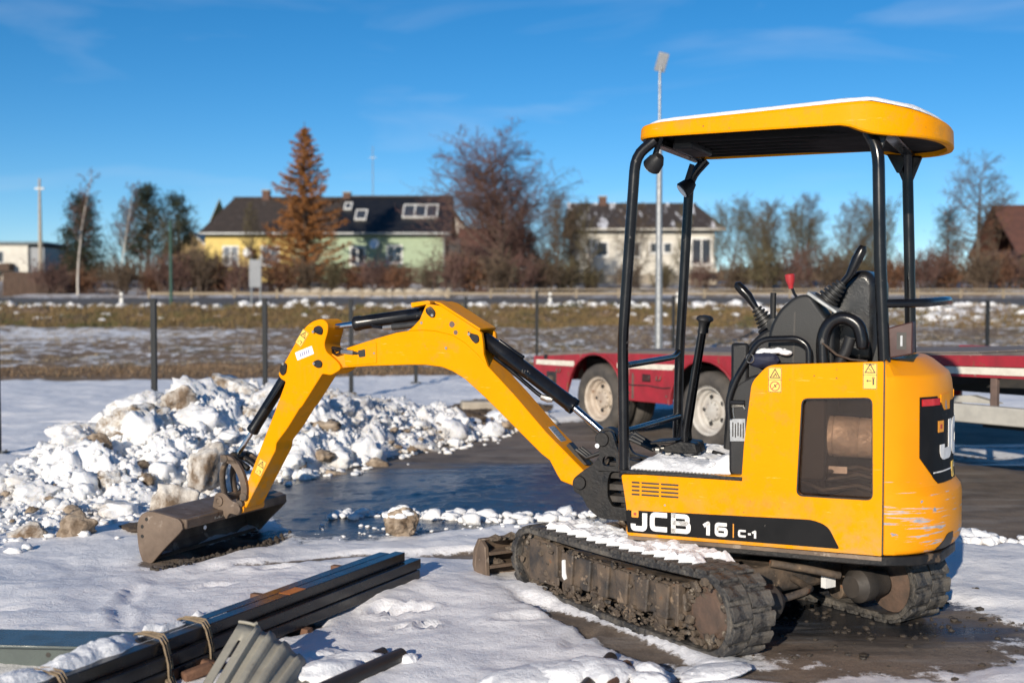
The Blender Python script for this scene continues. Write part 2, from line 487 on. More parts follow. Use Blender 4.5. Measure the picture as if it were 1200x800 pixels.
def ground_mat():
    m, nt, P = new_mat('yard_ground')
    v = coordn(nt, 'Object')
    def attr(n):
        a = nt.nodes.new('ShaderNodeAttribute'); a.attribute_name = n; return a.outputs['Fac']
    s, w, g = attr('snow'), attr('wet'), attr('grass')
    n1 = noisen(nt, v, 2.4, 7, .66); n2 = noisen(nt, v, 17.0, 6, .7); n3 = noisen(nt, v, 120.0, 4, .7)
    jit = mathn(nt, 'ADD', mathn(nt, 'ADD', mathn(nt, 'MULTIPLY', mathn(nt, 'SUBTRACT', n1, .5), 1.5), mathn(nt, 'MULTIPLY', mathn(nt, 'SUBTRACT', n2, .5), 1.6)), mathn(nt, 'MULTIPLY', mathn(nt, 'SUBTRACT', n3, .5), .5))
    sf = rangen(nt, mathn(nt, 'ADD', s, jit), -.10, .16)
    # asphalt: aggregate, damp film and grit
    asph = mixn(nt, rangen(nt, n3, .35, .65), (.135,.104,.078), (.235,.185,.142))
    asph = mixn(nt, rangen(nt, n1, .46, .66), asph, (.085,.066,.052))
    vst = coordn(nt, 'Object', (.35, 2.2, 1), (0, 0, R(-14)))
    frost = rangen(nt, noisen(nt, vst, 2.4, 6, .66), .52, .72, 0, .40)
    asph = mixn(nt, frost, asph, (.42,.42,.42))
    wet_f = rangen(nt, mathn(nt, 'ADD', w, mathn(nt, 'MULTIPLY', mathn(nt, 'SUBTRACT', noisen(nt, vst, 1.3, 5), .5), 2.2)), .28, .60)
    asph = mixn(nt, wet_f, asph, mixn(nt, frost, (.020,.022,.027), (.17,.19,.225)))
    # turf: straw and soil under patchy snow
    turf = mixn(nt, rangen(nt, noisen(nt, v, 9, 6, .7), .38, .62), (.12,.078,.048), (.24,.165,.105))
    turf = mixn(nt, rangen(nt, noisen(nt, v, .45, 4), .50, .66), turf, (.105,.082,.040))
    under = mixn(nt, g, asph, turf)
    snowc = mixn(nt, n1, (.88,.875,.885), (.80,.795,.81))
    grit = rangen(nt, n2, .62, .72, 0, .55)
    snowc = mixn(nt, grit, snowc, (.50,.47,.45))
    col = mixn(nt, sf, under, snowc)
    nt.links.new(col, P.inputs['Base Color'])
    ra = mathn(nt, 'ADD', rangen(nt, wet_f, 0, 1, .75, .15), mathn(nt, 'MULTIPLY', frost, .6))
    mr = nt.nodes.new('ShaderNodeMix'); nt.links.new(g, mr.inputs['Factor']); nt.links.new(ra, mr.inputs['A']); mr.inputs['B'].default_value = .95
    nt.links.new(rangen(nt, mathn(nt, 'MULTIPLY', wet_f, mathn(nt, 'SUBTRACT', 1.0, sf)), 0, 1, .45, .95), P.inputs['Specular IOR Level'])
    ms = nt.nodes.new('ShaderNodeMix'); nt.links.new(sf, ms.inputs['Factor']); nt.links.new(mr.outputs['Result'], ms.inputs['A']); ms.inputs['B'].default_value = .6
    nt.links.new(ms.outputs['Result'], P.inputs['Roughness'])
    hb = mathn(nt, 'ADD', mathn(nt, 'MULTIPLY', sf, .55), mathn(nt, 'ADD', mathn(nt, 'MULTIPLY', n2, .8), mathn(nt, 'MULTIPLY', n3, .22)))
    bs = nt.nodes.new('ShaderNodeBump'); bs.inputs['Distance'].default_value = .028
    nt.links.new(hb, bs.inputs['Height'])
    dry = mathn(nt, 'SUBTRACT', 1.0, mathn(nt, 'MULTIPLY', mathn(nt, 'MULTIPLY', wet_f, mathn(nt, 'SUBTRACT', 1.0, sf)), .25))
    nt.links.new(mathn(nt, 'MULTIPLY', dry, .5), bs.inputs['Strength'])
    nt.links.new(bs.outputs['Normal'], P.inputs['Normal'])
    return m
MAT['ground'] = ground_mat()
MAT['road'] = pmat('grey_road_asphalt', (.085,.080,.078), (.110,.105,.102), 30, .8, .9, bump=.2, bscale=200)
MAT['grass'] = pmat('dry_grass_blades', (.120,.090,.032), (.235,.150,.068), 1.3, .9, spots=[((.085,.085,.028), .6, .54, .9)])
MAT['stubble_brown'] = pmat('brown_dead_grass', (.125,.080,.048), (.22,.145,.082), 2.0, .9)
MAT['stubble'] = pmat('bleached_stubble', (.25,.185,.105), (.34,.27,.17), 2.0, .9)
MAT['red_paint'] = pmat('red_trailer_paint', (.36,.022,.035), (.24,.020,.028), 4, .42, .6, spots=[((.17,.07,.035), 6, .60, .9), ((.42,.36,.33), 22, .67, .8), ((.28,.22,.18), 3, .62, .9)], stretch=(1.6,1.6,.8))
MAT['white_stripe'] = pmat('scuffed_white_stripe', (.72,.68,.58), (.60,.55,.46), 14, .5, spots=[((.36,.06,.05), 16, .66, .7)])
MAT['deck'] = pmat('worn_deck_boards', (.20,.165,.145), (.145,.118,.105), 6, .7, .85, bump=.3, bscale=30, stretch=(1,1,1))
MAT['black_chassis'] = pmat('black_chassis', (.02,.02,.021), (.035,.032,.03), 8, .6, .8)
MAT['tyre'] = pmat('dusty_tyre_rubber', (.050,.045,.041), (.095,.083,.072), 7, .8, .95, bump=.3, bscale=60)
MAT['rim'] = pmat('cream_wheel_rim', (.52,.45,.37), (.38,.31,.25), 8, .5, .7, spots=[((.20,.12,.075), 9, .62, .9)])
MAT['rim_grey'] = pmat('pale_grey_wheel_rim', (.52,.50,.46), (.40,.37,.34), 8, .45, .6, spots=[((.24,.17,.12), 9, .64, .9)])
MAT['alu'] = pmat('weathered_pale_beam', (.46,.44,.39), (.36,.345,.31), 8, .5, .7, spots=[((.20,.16,.13), 14, .67, .8)])
MAT['rusty'] = pmat('rusty_bracket', (.15,.10,.08), (.10,.07,.06), 15, .8)
MAT['galv'] = pmat('galvanised_steel', (.36,.37,.37), (.26,.27,.275), 20, .45, .6, metal=.55)
MAT['fence_black'] = pmat('anthracite_post_paint', (.010,.012,.014), (.017,.019,.021), 15, .5, .6, spec=.25)
MAT['lamp_head'] = pmat('grey_lamp_housing', (.30,.31,.32), (.24,.25,.26), 15, .4)
MAT['lamp_glass'] = pmat('pale_lamp_glass', (.70,.71,.70), (.6,.61,.6), 25, .15)
MAT['sign_back'] = pmat('bare_sign_back', (.17,.18,.195), (.14,.15,.165), 8, .5, metal=.3)
MAT['white_post'] = pmat('white_marker_post', (.75,.74,.70), (.62,.60,.56), 12, .6)
MAT['rail_wood'] = pmat('pale_rail_timber', (.31,.25,.175), (.24,.19,.13), 12, .8)
MAT['green_post'] = pmat('dark_green_post', (.03,.075,.055), (.04,.09,.065), 12, .5)
MAT['yellow_wall'] = pmat('yellow_render', (.66,.50,.17), (.60,.45,.15), 2.5, .9, spots=[((.40,.30,.14), 3, .68, .9)])
MAT['green_wall'] = pmat('pale_green_render', (.35,.43,.29), (.31,.38,.255), 2.5, .9)
MAT['white_wall'] = pmat('white_render', (.62,.59,.52), (.52,.49,.43), 1.4, .9, spots=[((.34,.30,.26), 1.6, .66, .9)])
MAT['ochre_wall'] = pmat('ochre_planks', (.38,.27,.13), (.30,.21,.10), 4, .9)
MAT['brown_roof'] = pmat('brown_roof_sheets', (.052,.038,.031), (.034,.026,.022), 2.2, .7, .9, spots=[((.40,.38,.38), 1.8, .66, .8)])
MAT['snowy_roof'] = pmat('brown_roof_with_snow', (.060,.045,.038), (.040,.031,.027), 2.2, .7, .9, spots=[((.62,.62,.65), .9, .56, .8)], stretch=(2.2,.5,.5))
MAT['black_roof'] = pmat('black_metal_roof', (.014,.015,.018), (.022,.022,.025), 3, .3, .45)
MAT['red_roof'] = pmat('red_brown_roof_tiles', (.125,.052,.036), (.085,.038,.028), 2, .8)
MAT['dark_wood'] = pmat('dark_brown_boards', (.060,.036,.025), (.095,.058,.040), 5, .85)
MAT['brick'] = pmat('red_brick', (.13,.070,.050), (.09,.052,.04), 9, .9)
MAT['window_frame'] = pmat('white_window_frame', (.72,.71,.68), (.66,.65,.62), 8, .5)
MAT['pane'] = pmat('dark_window_glass', (.035,.042,.055), (.055,.062,.075), 2, .06, .12)
MAT['curtain_pane'] = pmat('curtained_window_glass', (.22,.24,.27), (.12,.13,.15), 3, .1, .2)
MAT['stone_wall'] = pmat('pale_rubble_stone', (.47,.41,.32), (.33,.28,.22), 3, .9, bump=.4, bscale=10)
MAT['concrete'] = pmat('pale_concrete', (.40,.35,.28), (.31,.27,.215), 9, .9, bump=.3, bscale=60)
MAT['teal_board'] = pmat('blue_grey_board', (.135,.17,.185), (.11,.14,.155), 4, .7)
MAT['car_blue'] = pmat('dark_blue_car_paint', (.015,.025,.06), (.02,.03,.07), 6, .2, coat=.5)
MAT['bark_brown'] = pmat('brown_bark', (.105,.072,.052), (.065,.046,.034), 4, .9)
MAT['bark_grey'] = pmat('grey_brown_bark', (.125,.100,.078), (.080,.064,.050), 4, .9)
MAT['bark_birch'] = pmat('white_birch_bark', (.60,.55,.48), (.45,.40,.34), 1.5, .8, spots=[((.05,.045,.04), 3.5, .63, .9)])
MAT['twig_red'] = pmat('reddish_birch_twigs', (.135,.072,.058), (.095,.052,.042), 1, .9)
MAT['twig_brown'] = pmat('brown_twigs', (.115,.078,.048), (.080,.055,.036), 1, .9)
MAT['twig_olive'] = pmat('olive_brown_twigs', (.115,.092,.045), (.080,.064,.034), 1, .9)
MAT['larch_needle'] = pmat('rusty_larch_needles', (.34,.135,.032), (.215,.088,.026), 1.2, .9)
MAT['pine_needle'] = pmat('dark_pine_needles', (.016,.024,.013), (.034,.042,.021), 1.2, .9)
MAT['thuja_leaf'] = pmat('bronzed_thuja_scales', (.065,.050,.022), (.040,.034,.017), 1.5, .9)
MAT['dead_leaf'] = pmat('dry_russet_leaves', (.155,.068,.032), (.105,.050,.028), 1.2, .9)
MAT['black_tube'] = pmat('black_coated_steel', (.006,.007,.010), (.012,.013,.016), 6, .20, .32, spec=.5, spots=[((.10,.095,.09), 18, .70, .7)])
MAT['orange_gloss'] = pmat('orange_reflection', (.62,.20,.02), (.45,.13,.015), 12, .5)  # orange gloss reflection put into a flat colour
MAT['wood_spacer'] = pmat('brown_timber', (.17,.085,.048), (.11,.056,.034), 18, .85, bump=.3, bscale=60)
MAT['strap'] = pmat('dirty_strap', (.26,.195,.125), (.17,.125,.08), 40, .85, bump=.3, bscale=150)
MAT['corrugated'] = pmat('weathered_corrugated_sheet', (.36,.335,.27), (.27,.25,.205), 7, .75, .9, bump=.2, bscale=60, spots=[((.15,.12,.085), 10, .66, .9)])
MAT['greygreen'] = pmat('grey_green_steel', (.085,.105,.10), (.065,.08,.078), 9, .22, .38, spots=[((.16,.12,.08), 14, .68, .9)])
MAT['rubber_black'] = pmat('black_pipe_plastic', (.018,.018,.019), (.028,.028,.028), 14, .45)
def smoke_glass():
    m, nt, P = new_mat('smoked_window')
    t = nt.nodes.new('ShaderNodeBsdfTransparent'); t.inputs['Color'].default_value = (.86,.77,.70,1)
    g = nt.nodes.new('ShaderNodeBsdfGlossy'); g.inputs['Roughness'].default_value = .08; g.inputs['Color'].default_value = (.8,.8,.8,1)
    d = nt.nodes.new('ShaderNodeBsdfDiffuse')
    v = coordn(nt, 'Object'); 
    nt.links.new(mixn(nt, noisen(nt, v, 12, 5), (.085,.062,.052), (.045,.034,.029)), d.inputs['Color'])
    fr = nt.nodes.new('ShaderNodeFresnel'); fr.inputs['IOR'].default_value = 1.45
    a = nt.nodes.new('ShaderNodeMixShader'); b = nt.nodes.new('ShaderNodeMixShader')
    nt.links.new(rangen(nt, noisen(nt, v, 8, 6, .65), .35, .75, .04, .26), a.inputs[0])
    nt.links.new(t.outputs[0], a.inputs[1]); nt.links.new(d.outputs[0], a.inputs[2])
    nt.links.new(fr.outputs[0], b.inputs[0]); nt.links.new(a.outputs[0], b.inputs[1]); nt.links.new(g.outputs[0], b.inputs[2])
    nt.links.new(b.outputs[0], nt.nodes['Material Output'].inputs['Surface'])
    nt.nodes.remove(P)
    return m
MAT['smoke_glass'] = smoke_glass()
# ------------------------------------------------------------------ ground: one sheet to the horizon
def terrain(y):
    return np.interp(y, [-100, 21.5, 23, 40, 45.6, 46.6, 55, 57, 62, 80, 110, 400, 2000],
                        [0, 0, .08, .64, 1.17, 1.20, 1.52, 1.56, 1.72, 2.65, 3.0, 3.2, 3.2])
def tz(y): return float(terrain(y))
def steps(a, b, s0, s1):
    out = [a]; 
    while out[-1] < b:
        t = (out[-1]-a)/(b-a); out.append(out[-1] + s0 + (s1-s0)*t)
    out[-1] = b
    return out
gx = steps(0, 4.2, .03, .03) + steps(4.2, 12, .035, .12)[1:] + steps(12, 50, .13, 1.2)[1:] + steps(50, 1600, 2, 160)[1:]
gx = np.array([-x for x in gx[:0:-1]] + gx)
gy = np.array(steps(-150, 0, 25, 1)[:-1] + steps(0, 2.6, .5, .06)[:-1] + steps(2.6, 9.2, .028, .032)[:-1] + steps(9.2, 24, .04, .09)[:-1] + steps(24, 60, .11, .45)[:-1] + steps(60, 130, .6, 4)[:-1] + steps(130, 2400, 6, 160))
GX, GY = np.meshgrid(gx, gy)
cl = np.clip
n_big = fbm(GX*.5+3, GY*.5+9, 4); n_mid = fbm(GX*1.7+31, GY*1.7+2, 4); n_fin = fbm(GX*7+1, GY*7+4, 4)
# near snow: up to a ragged edge
ye = np.interp(GX, [-9, -2.2, -1.75, -1.35, -.9, -.3, .6, 1.5, 2.4, 3.3, 7, 12], [30, 9.4, 8.3, 7.5, 7.42, 7.62, 7.75, 7.55, 7.30, 7.22, 7.4, 7.8])
S = cl((ye + .28*n_mid + .12*n_fin - GY)/.28, -1, 1)
# far yard snow beyond the asphalt
yf = np.interp(GX, [-12, -5, -4, -2.6, -1.2, -.5, .2, 1.2, 3, 6, 14], [6, 8.0, 8.6, 10.6, 12.6, 13.6, 13.6, 15.4, 17.0, 16.2, 15.5])
S = np.maximum(S, cl((GY - yf + .5*n_mid)/.5, -1, .75))
# snowy ice in the trailer's shade on the right
S = np.maximum(S, .30 - ((GX-4.6)/1.6)**2 - ((GY-11.5)/.9)**2)
# wet dirt under and behind the machine
def patch(cx, cy, rx, ry, ang, soft=2.2):
    c, s = math.cos(ang), math.sin(ang); dx, dy = GX-cx, GY-cy
    return (np.sqrt(((dx*c+dy*s)/rx)**2 + ((-dx*s+dy*c)/ry)**2) - 1 + .35*n_mid + .25*n_fin)*soft
S = np.minimum(S, patch(1.52, 5.42, .70, .62, R(20)))
S = np.minimum(S, patch(1.02, 5.95, 1.10, .66, R(125)) + .1)
S = np.minimum(S, patch(2.02, 5.45, .34, .17, R(-25)) + .15)
S = np.minimum(S, patch(.42, 5.28, .78, .10, R(122)) + .42)
bpit = patch(-1.74, 7.16, .56, .19, R(64)); S = np.minimum(S, bpit - .1)
S = np.minimum(S, patch(-.98, 5.30, .17, .10, R(60)) + .1)
S = np.minimum(S, patch(-.72, 5.95, .42, .035, R(64)) + .5)
for (cx, cy, rx, ry, a_, k_) in ((.55, 4.95, .40, .08, 120, .42), (.25, 5.55, .6, .08, 122, .58), (-.1, 6.9, .8, .12, 5, .40), (2.4, 5.0, .5, .14, -20, .42), (-1.2, 6.75, .5, .10, 25, .50), (1.0, 4.7, .6, .10, 10, .35), (.9, 7.15, .9, .10, -5, .42)):
    S = np.minimum(S, patch(cx, cy, rx, ry, R(a_), 1.4) + k_)
for (cx, cy, rx, ry) in ((-4.0, 9.5, .32, .16), (-3.7, 12.4, .4, .16), (-3.9, 12.0, .5, .10), (-5.2, 14.2, .5, .12), (-1.0, 14.7, 1.0, .35), (-.35, 15.4, .8, .35), (-4.6, 11.2, .12, .08)):
    S = np.minimum(S, patch(cx, cy, rx, ry, 0) + .1)
grass = cl((GY - 21.9 - .9*n_big)/.25, 0, 1)
grass = np.where((GY > 46.2) & (GY < 55.4), 0, grass)
# field: thin patchy snow; clean drift on the far left, snow crest on the bank, bare brown rim by the yard
Sf = -.14 + .10*n_big + .30*n_mid + .9*n_fin - .10*cl((GY-25)/6, 0, 1)*cl((40-GY)/4, 0, 1)*(GX > -8)
Sf = np.where(GX < -4, Sf + .0, Sf)
Sf = Sf + .45*np.exp(-((GX+13)/4)**2)*np.exp(-((GY-35)/2.5)**2)
Sf = Sf - .75*np.exp(-((GY-23.2-.6*n_big)/1.0)**2)*(GX < 3)
bank = cl((GY-38.6)/1.5, 0, 1)*cl((46-GY)/.8, 0, 1)
Sf = Sf - .42*bank*(1-.75*cl((GX-8)/6, 0, 1)) - .25*bank*cl((-GX)/8, 0, 1)
Sf = Sf + .75*np.exp(-((GY-45.7)/.55)**2) + .3*cl((GX-9)/6, 0, 1)*cl((GY-30)/6, 0, 1)*bank
Sf = np.where(GY > 55, -.06 + .5*n_big, Sf)
Sf = np.where(GY > 110, -.5 + .3*n_big, Sf)
S = np.where(grass > .5, Sf, S)
S = np.where((GY > 46.2) & (GY < 55.4), -1, S)
wet = cl(1.45 - np.abs(GY - 8.9)/1.7, -.6, 1) - .35*cl((GX-2.4)/1.0, 0, 1)*(GY < 10.7) + .9*np.exp(-((GY-12.2)/1.3)**2)*cl((GX-2.5)/1.2, 0, 1)
wet = wet + 1.15*np.exp(-((GX-1.55)/1.2)**2-((GY-5.5)/.95)**2)
wet = wet - .9*np.exp(-((GX-3.6)/1.2)**2)*np.exp(-((GY-9.0)/1.7)**2)
GZ = terrain(GY).copy()
near = (GY < 24)
GZ = GZ + np.where(near, .030*cl(S*1.4, 0, 1)*(1 + .6*n_mid) + (.022*n_big + .022*n_mid + .012*n_fin + .006*fbm(GX*24, GY*60, 3))*np.maximum(cl(.30 + S*1.2, .26, 1), .75*cl(wet, 0, 1)*cl((GY-7.2)/.4, 0, 1)), .12*n_big + .05*n_mid)
GZ = GZ - .035*cl(-bpit, 0, 1)
GZ = np.where((GY > 46) & (GY < 56), terrain(GY) - .03, GZ)
GZ = np.where(GY > 120, terrain(GY) + 3*cl((GY-120)/400, 0, 1)*n_big, GZ)
GZ = GZ + .28*bank*fbm(GX*.9, GY*.9, 4)
# footprints and ruts trodden into the snow near the pile of posts
for (cx, cy, a, rx, ry, dp) in ((-.62, 5.62, 60, .075, .04, .03), (-.54, 5.58, 60, .075, .04, .03), (-.44, 5.62, 30, .07, .04, .028), (-.50, 5.32, 60, .05, .035, .028), (-.38, 5.33, 50, .055, .04, .04),
                               (-1.9, 5.9, 100, .22, .05, .016), (-1.82, 5.5, 112, .26, .05, .018), (-2.5, 5.6, 10, .2, .03, .015), (-1.3, 6.5, 20, .1, .04, .02), (-1.55, 6.1, 30, .12, .05, .018), (.05, 5.45, 20, .14, .06, .018), (.3, 5.2, 70, .2, .05, .02)):
    c_, s_ = math.cos(R(a)), math.sin(R(a)); dx, dy = GX-cx, GY-cy
    q = ((dx*c_+dy*s_)/rx)**2 + ((-dx*s_+dy*c_)/ry)**2
    GZ = GZ - dp*np.exp(-q*q) + dp*.45*np.exp(-(q-1.9)**2)
ny, nx = GX.shape
idx = np.arange(ny*nx).reshape(ny, nx)
faces = np.stack([idx[:-1, :-1], idx[:-1, 1:], idx[1:, 1:], idx[1:, :-1]], -1).reshape(-1, 4)
fast_mesh('ground', np.stack([GX, GY, GZ], -1).reshape(-1, 3), faces, MAT['ground'], 'structure', attrs={'snow': S, 'wet': wet, 'grass': grass})
def gz(x, y):
    i = min(max(int(np.searchsorted(gy, y)), 0), ny-1); j = min(max(int(np.searchsorted(gx, x)), 0), nx-1)
    return float(GZ[i, j])

# road across the view
rb = MB()
xs = [-400, -120, -60, -30, 0, 30, 60, 120, 400]
for i in range(len(xs)-1):
    rb.add([(xs[i], 46.5, 1.215), (xs[i+1], 46.5, 1.215), (xs[i+1], 54.8, 1.53), (xs[i], 54.8, 1.53)], [(0,1,2,3)])
    rb.add([(xs[i], 46.5, 1.215), (xs[i+1], 46.5, 1.215), (xs[i+1], 46.45, 1.0), (xs[i], 46.45, 1.0)], [(0,3,2,1)])
    rb.add([(xs[i], 54.8, 1.53), (xs[i+1], 54.8, 1.53), (xs[i+1], 54.85, 1.2), (xs[i], 54.85, 1.2)], [(0,1,2,3)])
rb.build('road', MAT['road'], smooth=0, kind='structure')

# ------------------------------------------------------------------ grass: blades on the field and the bank
def blades(name, n, xr, yr, h, w, mat, dens=None, seed=1):
    rg = np.random.default_rng(seed)
    y = yr[0] + (yr[1]-yr[0])*rg.random(n); x = (rg.random(n)*2-1)
    x = np.where(True, xr[0] + (xr[1]-xr[0])*rg.random(n), x)
    x = x * (y/yr[1])
    if dens is not None:
        k = dens(x, y) > rg.random(n); x = x[k]; y = y[k]
    n = len(x)
    i = np.clip(np.searchsorted(gy, y), 0, ny-1); j = np.clip(np.searchsorted(gx, x), 0, nx-1)
    z = GZ[i, j] - .02
    a = rg.random(n)*6.28; hh = h*(.4 + .9*rg.random(n)); ww = w*(.6+.8*rg.random(n))
    la = rg.random(n)*6.28; ll = hh*(.2+.8*rg.random(n))
    p0 = np.stack([x - ww*np.cos(a), y - ww*np.sin(a), z], -1); p1 = np.stack([x + ww*np.cos(a), y + ww*np.sin(a), z], -1)
    p2 = np.stack([x + ll*np.cos(la), y + ll*np.sin(la), z + hh], -1)
    V = np.stack([p0, p1, p2], 1).reshape(-1, 3)
    F = np.arange(3*n).reshape(-1, 3)
    return fast_mesh(name, V, F, mat, 'stuff', smooth=False)
g1 = blades('bank_grass', 60000, (-27, 27), (38.4, 45.9), .20, .018, MAT['grass'], lambda x, y: np.where(x > 9, .5, 1)*(.35 + .9*cl(vnoise(x*.8, y*1.1)+.5, 0, 1)), 1)
tag(g1, 'dry olive and straw coloured grass on the roadside bank', 'grass')
g2 = blades('field_stubble', 60000, (-20, 20), (22.6, 39), .06, .010, MAT['stubble'], lambda x, y: cl(.5 + vnoise(x*.9, y*.6)*1.5, .1, 1), 2)
tag(g2, 'bleached short stubble sticking through thin snow on the field', 'grass')
g3 = blades('yard_edge_grass', 9000, (-14, 3.2), (22.2, 24.2), .09, .012, MAT['stubble_brown'], None, 3)
tag(g3, 'brown grass strip along the far edge of the snowy yard', 'grass')
# snow clods along the crest of the bank
cb = MB(); rr = random.Random(4)
for k in range(330):
    x = rr.uniform(-24, 24); y = 45.6 + rr.gauss(0, .35)
    r_ = rr.uniform(.05, .16)*(1.25 if abs(x) < 12 else 1)
    cb.lump((x, y, gz(x, y)+r_*.3), r_, k, 1, .4, (1.3, 1, .8))
for k in range(170):
    x = rr.uniform(-24, 26); y = rr.uniform(40, 45.4)
    r_ = rr.uniform(.04, .13)*(1.5 if x > 9 else 1)
    cb.lump((x, y, gz(x, y)+r_*.2), r_, k, 1, .4, (1.6, 1, .6))
c_ = cb.build('snow_clods', MAT['snow'], kind='stuff'); tag(c_, 'white snow clods thrown along the crest of the roadside bank', 'snow')

# ------------------------------------------------------------------ ploughed snow heap
HD = Vector((.453, .891, 0)); HN = Vector((-.891, .453, 0)); HO = Vector((-3.15, 7.35, 0))
def heap_h(s, w):
    """height of the heap at s metres along and w metres across from its front foot"""
    ridge = np.interp(s, [-.8, .5, .9, 1.6, 2.1, 2.7, 3.6, 4.1, 5.3, 6.3, 7.5], [.0, .04, .07, .22, .38, .48, .49, .55, .37, .20, .05])
    wid = np.interp(s, [-.8, 1, 3, 5, 7.6], [1.1, 1.9, 2.5, 2.6, 1.6])
    t = w/wid
    prof = np.where((t < 0) | (t > 1), 0, np.where(t < .5, np.sin(np.clip(t/.5, 0, 1)*math.pi/2)**.85, np.cos(np.clip((t-.5)/.5, 0, 1)*math.pi/2)**.8))
    return ridge*prof
ss = np.arange(-.9, 7.7, .020); ws = np.arange(-.25, 2.9, .020)
WS, SS = np.meshgrid(ws, ss)
HX = HO.x + HD.x*SS + HN.x*WS; HY = HO.y + HD.y*SS + HN.y*WS
hh = heap_h(SS, WS)
rid = np.abs(fbm(HX*2.2, HY*2.2, 5)); 
HZ = hh + (.30*rid + .19*np.abs(fbm(HX*4.5+4, HY*4.5, 6, .62)) + .06*fbm(HX*17, HY*17, 5, .65) - .08)*np.clip(hh*6, 0, 1) - .06*(hh < .01) + .01
m_, n_ = HX.shape; ii = np.arange(m_*n_).reshape(m_, n_)
hf = np.stack([ii[:-1, :-1], ii[1:, :-1], ii[1:, 1:], ii[:-1, 1:]], -1).reshape(-1, 4)
heap = fast_mesh('snow_heap', np.stack([HX, HY, HZ], -1).reshape(-1, 3), hf, MAT['snow_heap'], 'stuff')
tag(heap, 'long heap of ploughed snow behind the bucket, mixed with soil', 'snow heap')
def heap_pt(s, w, up=0):
    return (HO.x + HD.x*s + HN.x*w, HO.y + HD.y*s + HN.y*w, float(heap_h(np.array(s), np.array(w))) + up)
rr = random.Random(21)
lm = MB()
for k in range(620):
    s_ = rr.uniform(-.7, 7.2); w_ = (rr.betavariate(1.1, 3.2) if k % 3 else rr.betavariate(1.3, 2.0))*2.5 - .15
    r_ = min(.15, .018*max(.02, rr.random())**-.55)
    r_ *= min(1, .40 + .33*max(0, s_)); p = heap_pt(s_, w_, r_*.12 + .03)
    if p[2] < .03 and rr.random() < .35: continue
    sc3 = (rr.uniform(.85, 1.5), rr.uniform(.8, 1.2), rr.uniform(.6, 1.1))
    if rr.random() < .6: lm.chunk(p, r_, k, 3 if r_ > .05 else 2, sc3, rr.uniform(0, 6.28), 7, .24)
    else: lm.lump(p, r_, k, 3, .5, sc3, 1.7, rot=rr.uniform(0, 6.28))
for k in range(300):                     # crumbs round the foot of the heap
    s_ = rr.uniform(-.8, 7.4); w_ = rr.gauss(-.10, .17)
    r_ = rr.uniform(.010, .034)
    p = heap_pt(s_, w_, r_*.4); lm.chunk((p[0], p[1], gz(p[0], p[1])+r_*.3), r_, k, 2, (1.5, 1.1, .7), k, 5, .3)
lc = MB()
for k in range(3200):
    s_ = rr.uniform(-.5, 7.4); w_ = rr.betavariate(1.1, 2.2)*2.4 - .12
    d2 = None; r_ = .007 + abs(rr.gauss(0, .011)); x_ = HO.x + HD.x*s_ + HN.x*w_; y_ = HO.y + HD.y*s_ + HN.y*w_
    i_ = min(max(int(round((s_+.9)/.020)), 0), HZ.shape[0]-1); j_ = min(max(int(round((w_+.25)/.020)), 0), HZ.shape[1]-1)
    lc.chunk((x_, y_, float(HZ[i_, j_]) + r_*.4), r_, k % 40, 1, (rr.uniform(.9,1.5), 1, rr.uniform(.6,1)), rr.uniform(0, 6.28), 4, .35)
o = lc.build('snow_crumble', MAT['snow_heap'], kind='stuff', smooth=60); tag(o, 'fine crumbled snow filling the gaps of the ploughed heap', 'snow')
ld = MB()
for k in range(130):
    s_ = rr.uniform(.2, 7.2) if k % 2 else rr.uniform(3.8, 7.2); w_ = rr.betavariate(1.1, 2.6)*2.0 - .1
    r_ = min(.11, .016*max(.03, rr.random())**-.5); p = heap_pt(s_, w_, r_*.15 + .05)
    ld.chunk(p, r_, 900+k, 3, (rr.uniform(1, 1.8), 1, rr.uniform(.5, .9)), rr.uniform(0, 6.28), 6, .28)
o = ld.build('soil_rubble', MAT['snow_soil'], kind='stuff', smooth=180); tag(o, 'brown earthy lumps mixed into the ploughed snow heap', 'soil lumps')
lo_ = lm.build('snow_rubble', MAT['snow_heap'], kind='stuff', smooth=180); tag(lo_, 'small broken snow lumps strewn over the ploughed heap', 'snow')
# big clumps one can pick out
protos = []
for k in range(7):
    b = MB().chunk((0,0,0), 1.25, 40+k, 4, (1.15, 1.0, .85), 0, 7, .25, 2.1)
    o = b.build('snow_clump', MAT['snow_clump_dirty'] if k in (2, 5) else MAT['snow_heap'], smooth=180); protos.append(o)
used = set()
spots = [(0.35,.55,.14),(.9,.75,.17),(1.35,.45,.13),(1.7,.95,.20),(2.15,.70,.16),(2.35,1.20,.24),(2.75,.95,.22),(2.75,1.55,.22),(3.15,1.25,.20),(3.35,.75,.17),(3.6,1.45,.22),(3.85,1.0,.18),
         (4.05,1.6,.26),(4.35,1.2,.20),(4.55,.7,.16),(4.75,1.5,.22),(5.0,1.0,.17),(5.3,1.35,.20),(5.45,.7,.14),(5.75,1.05,.16),(6.05,.6,.13),(6.3,1.1,.15),(1.05,1.25,.16),(.55,1.1,.13),(1.95,1.45,.18),
         (3.0,.45,.13),(2.45,.42,.12),(4.1,.45,.12),(4.95,.45,.12),(-.1,.35,.09),(.1,.85,.10),(6.6,.7,.11),(6.9,.35,.09),(5.55,.30,.10),(3.65,.35,.11),(1.6,.30,.10),(.75,.30,.09),(4.6,1.9,.2),(3.3,1.8,.2),(2.2,1.7,.17)]
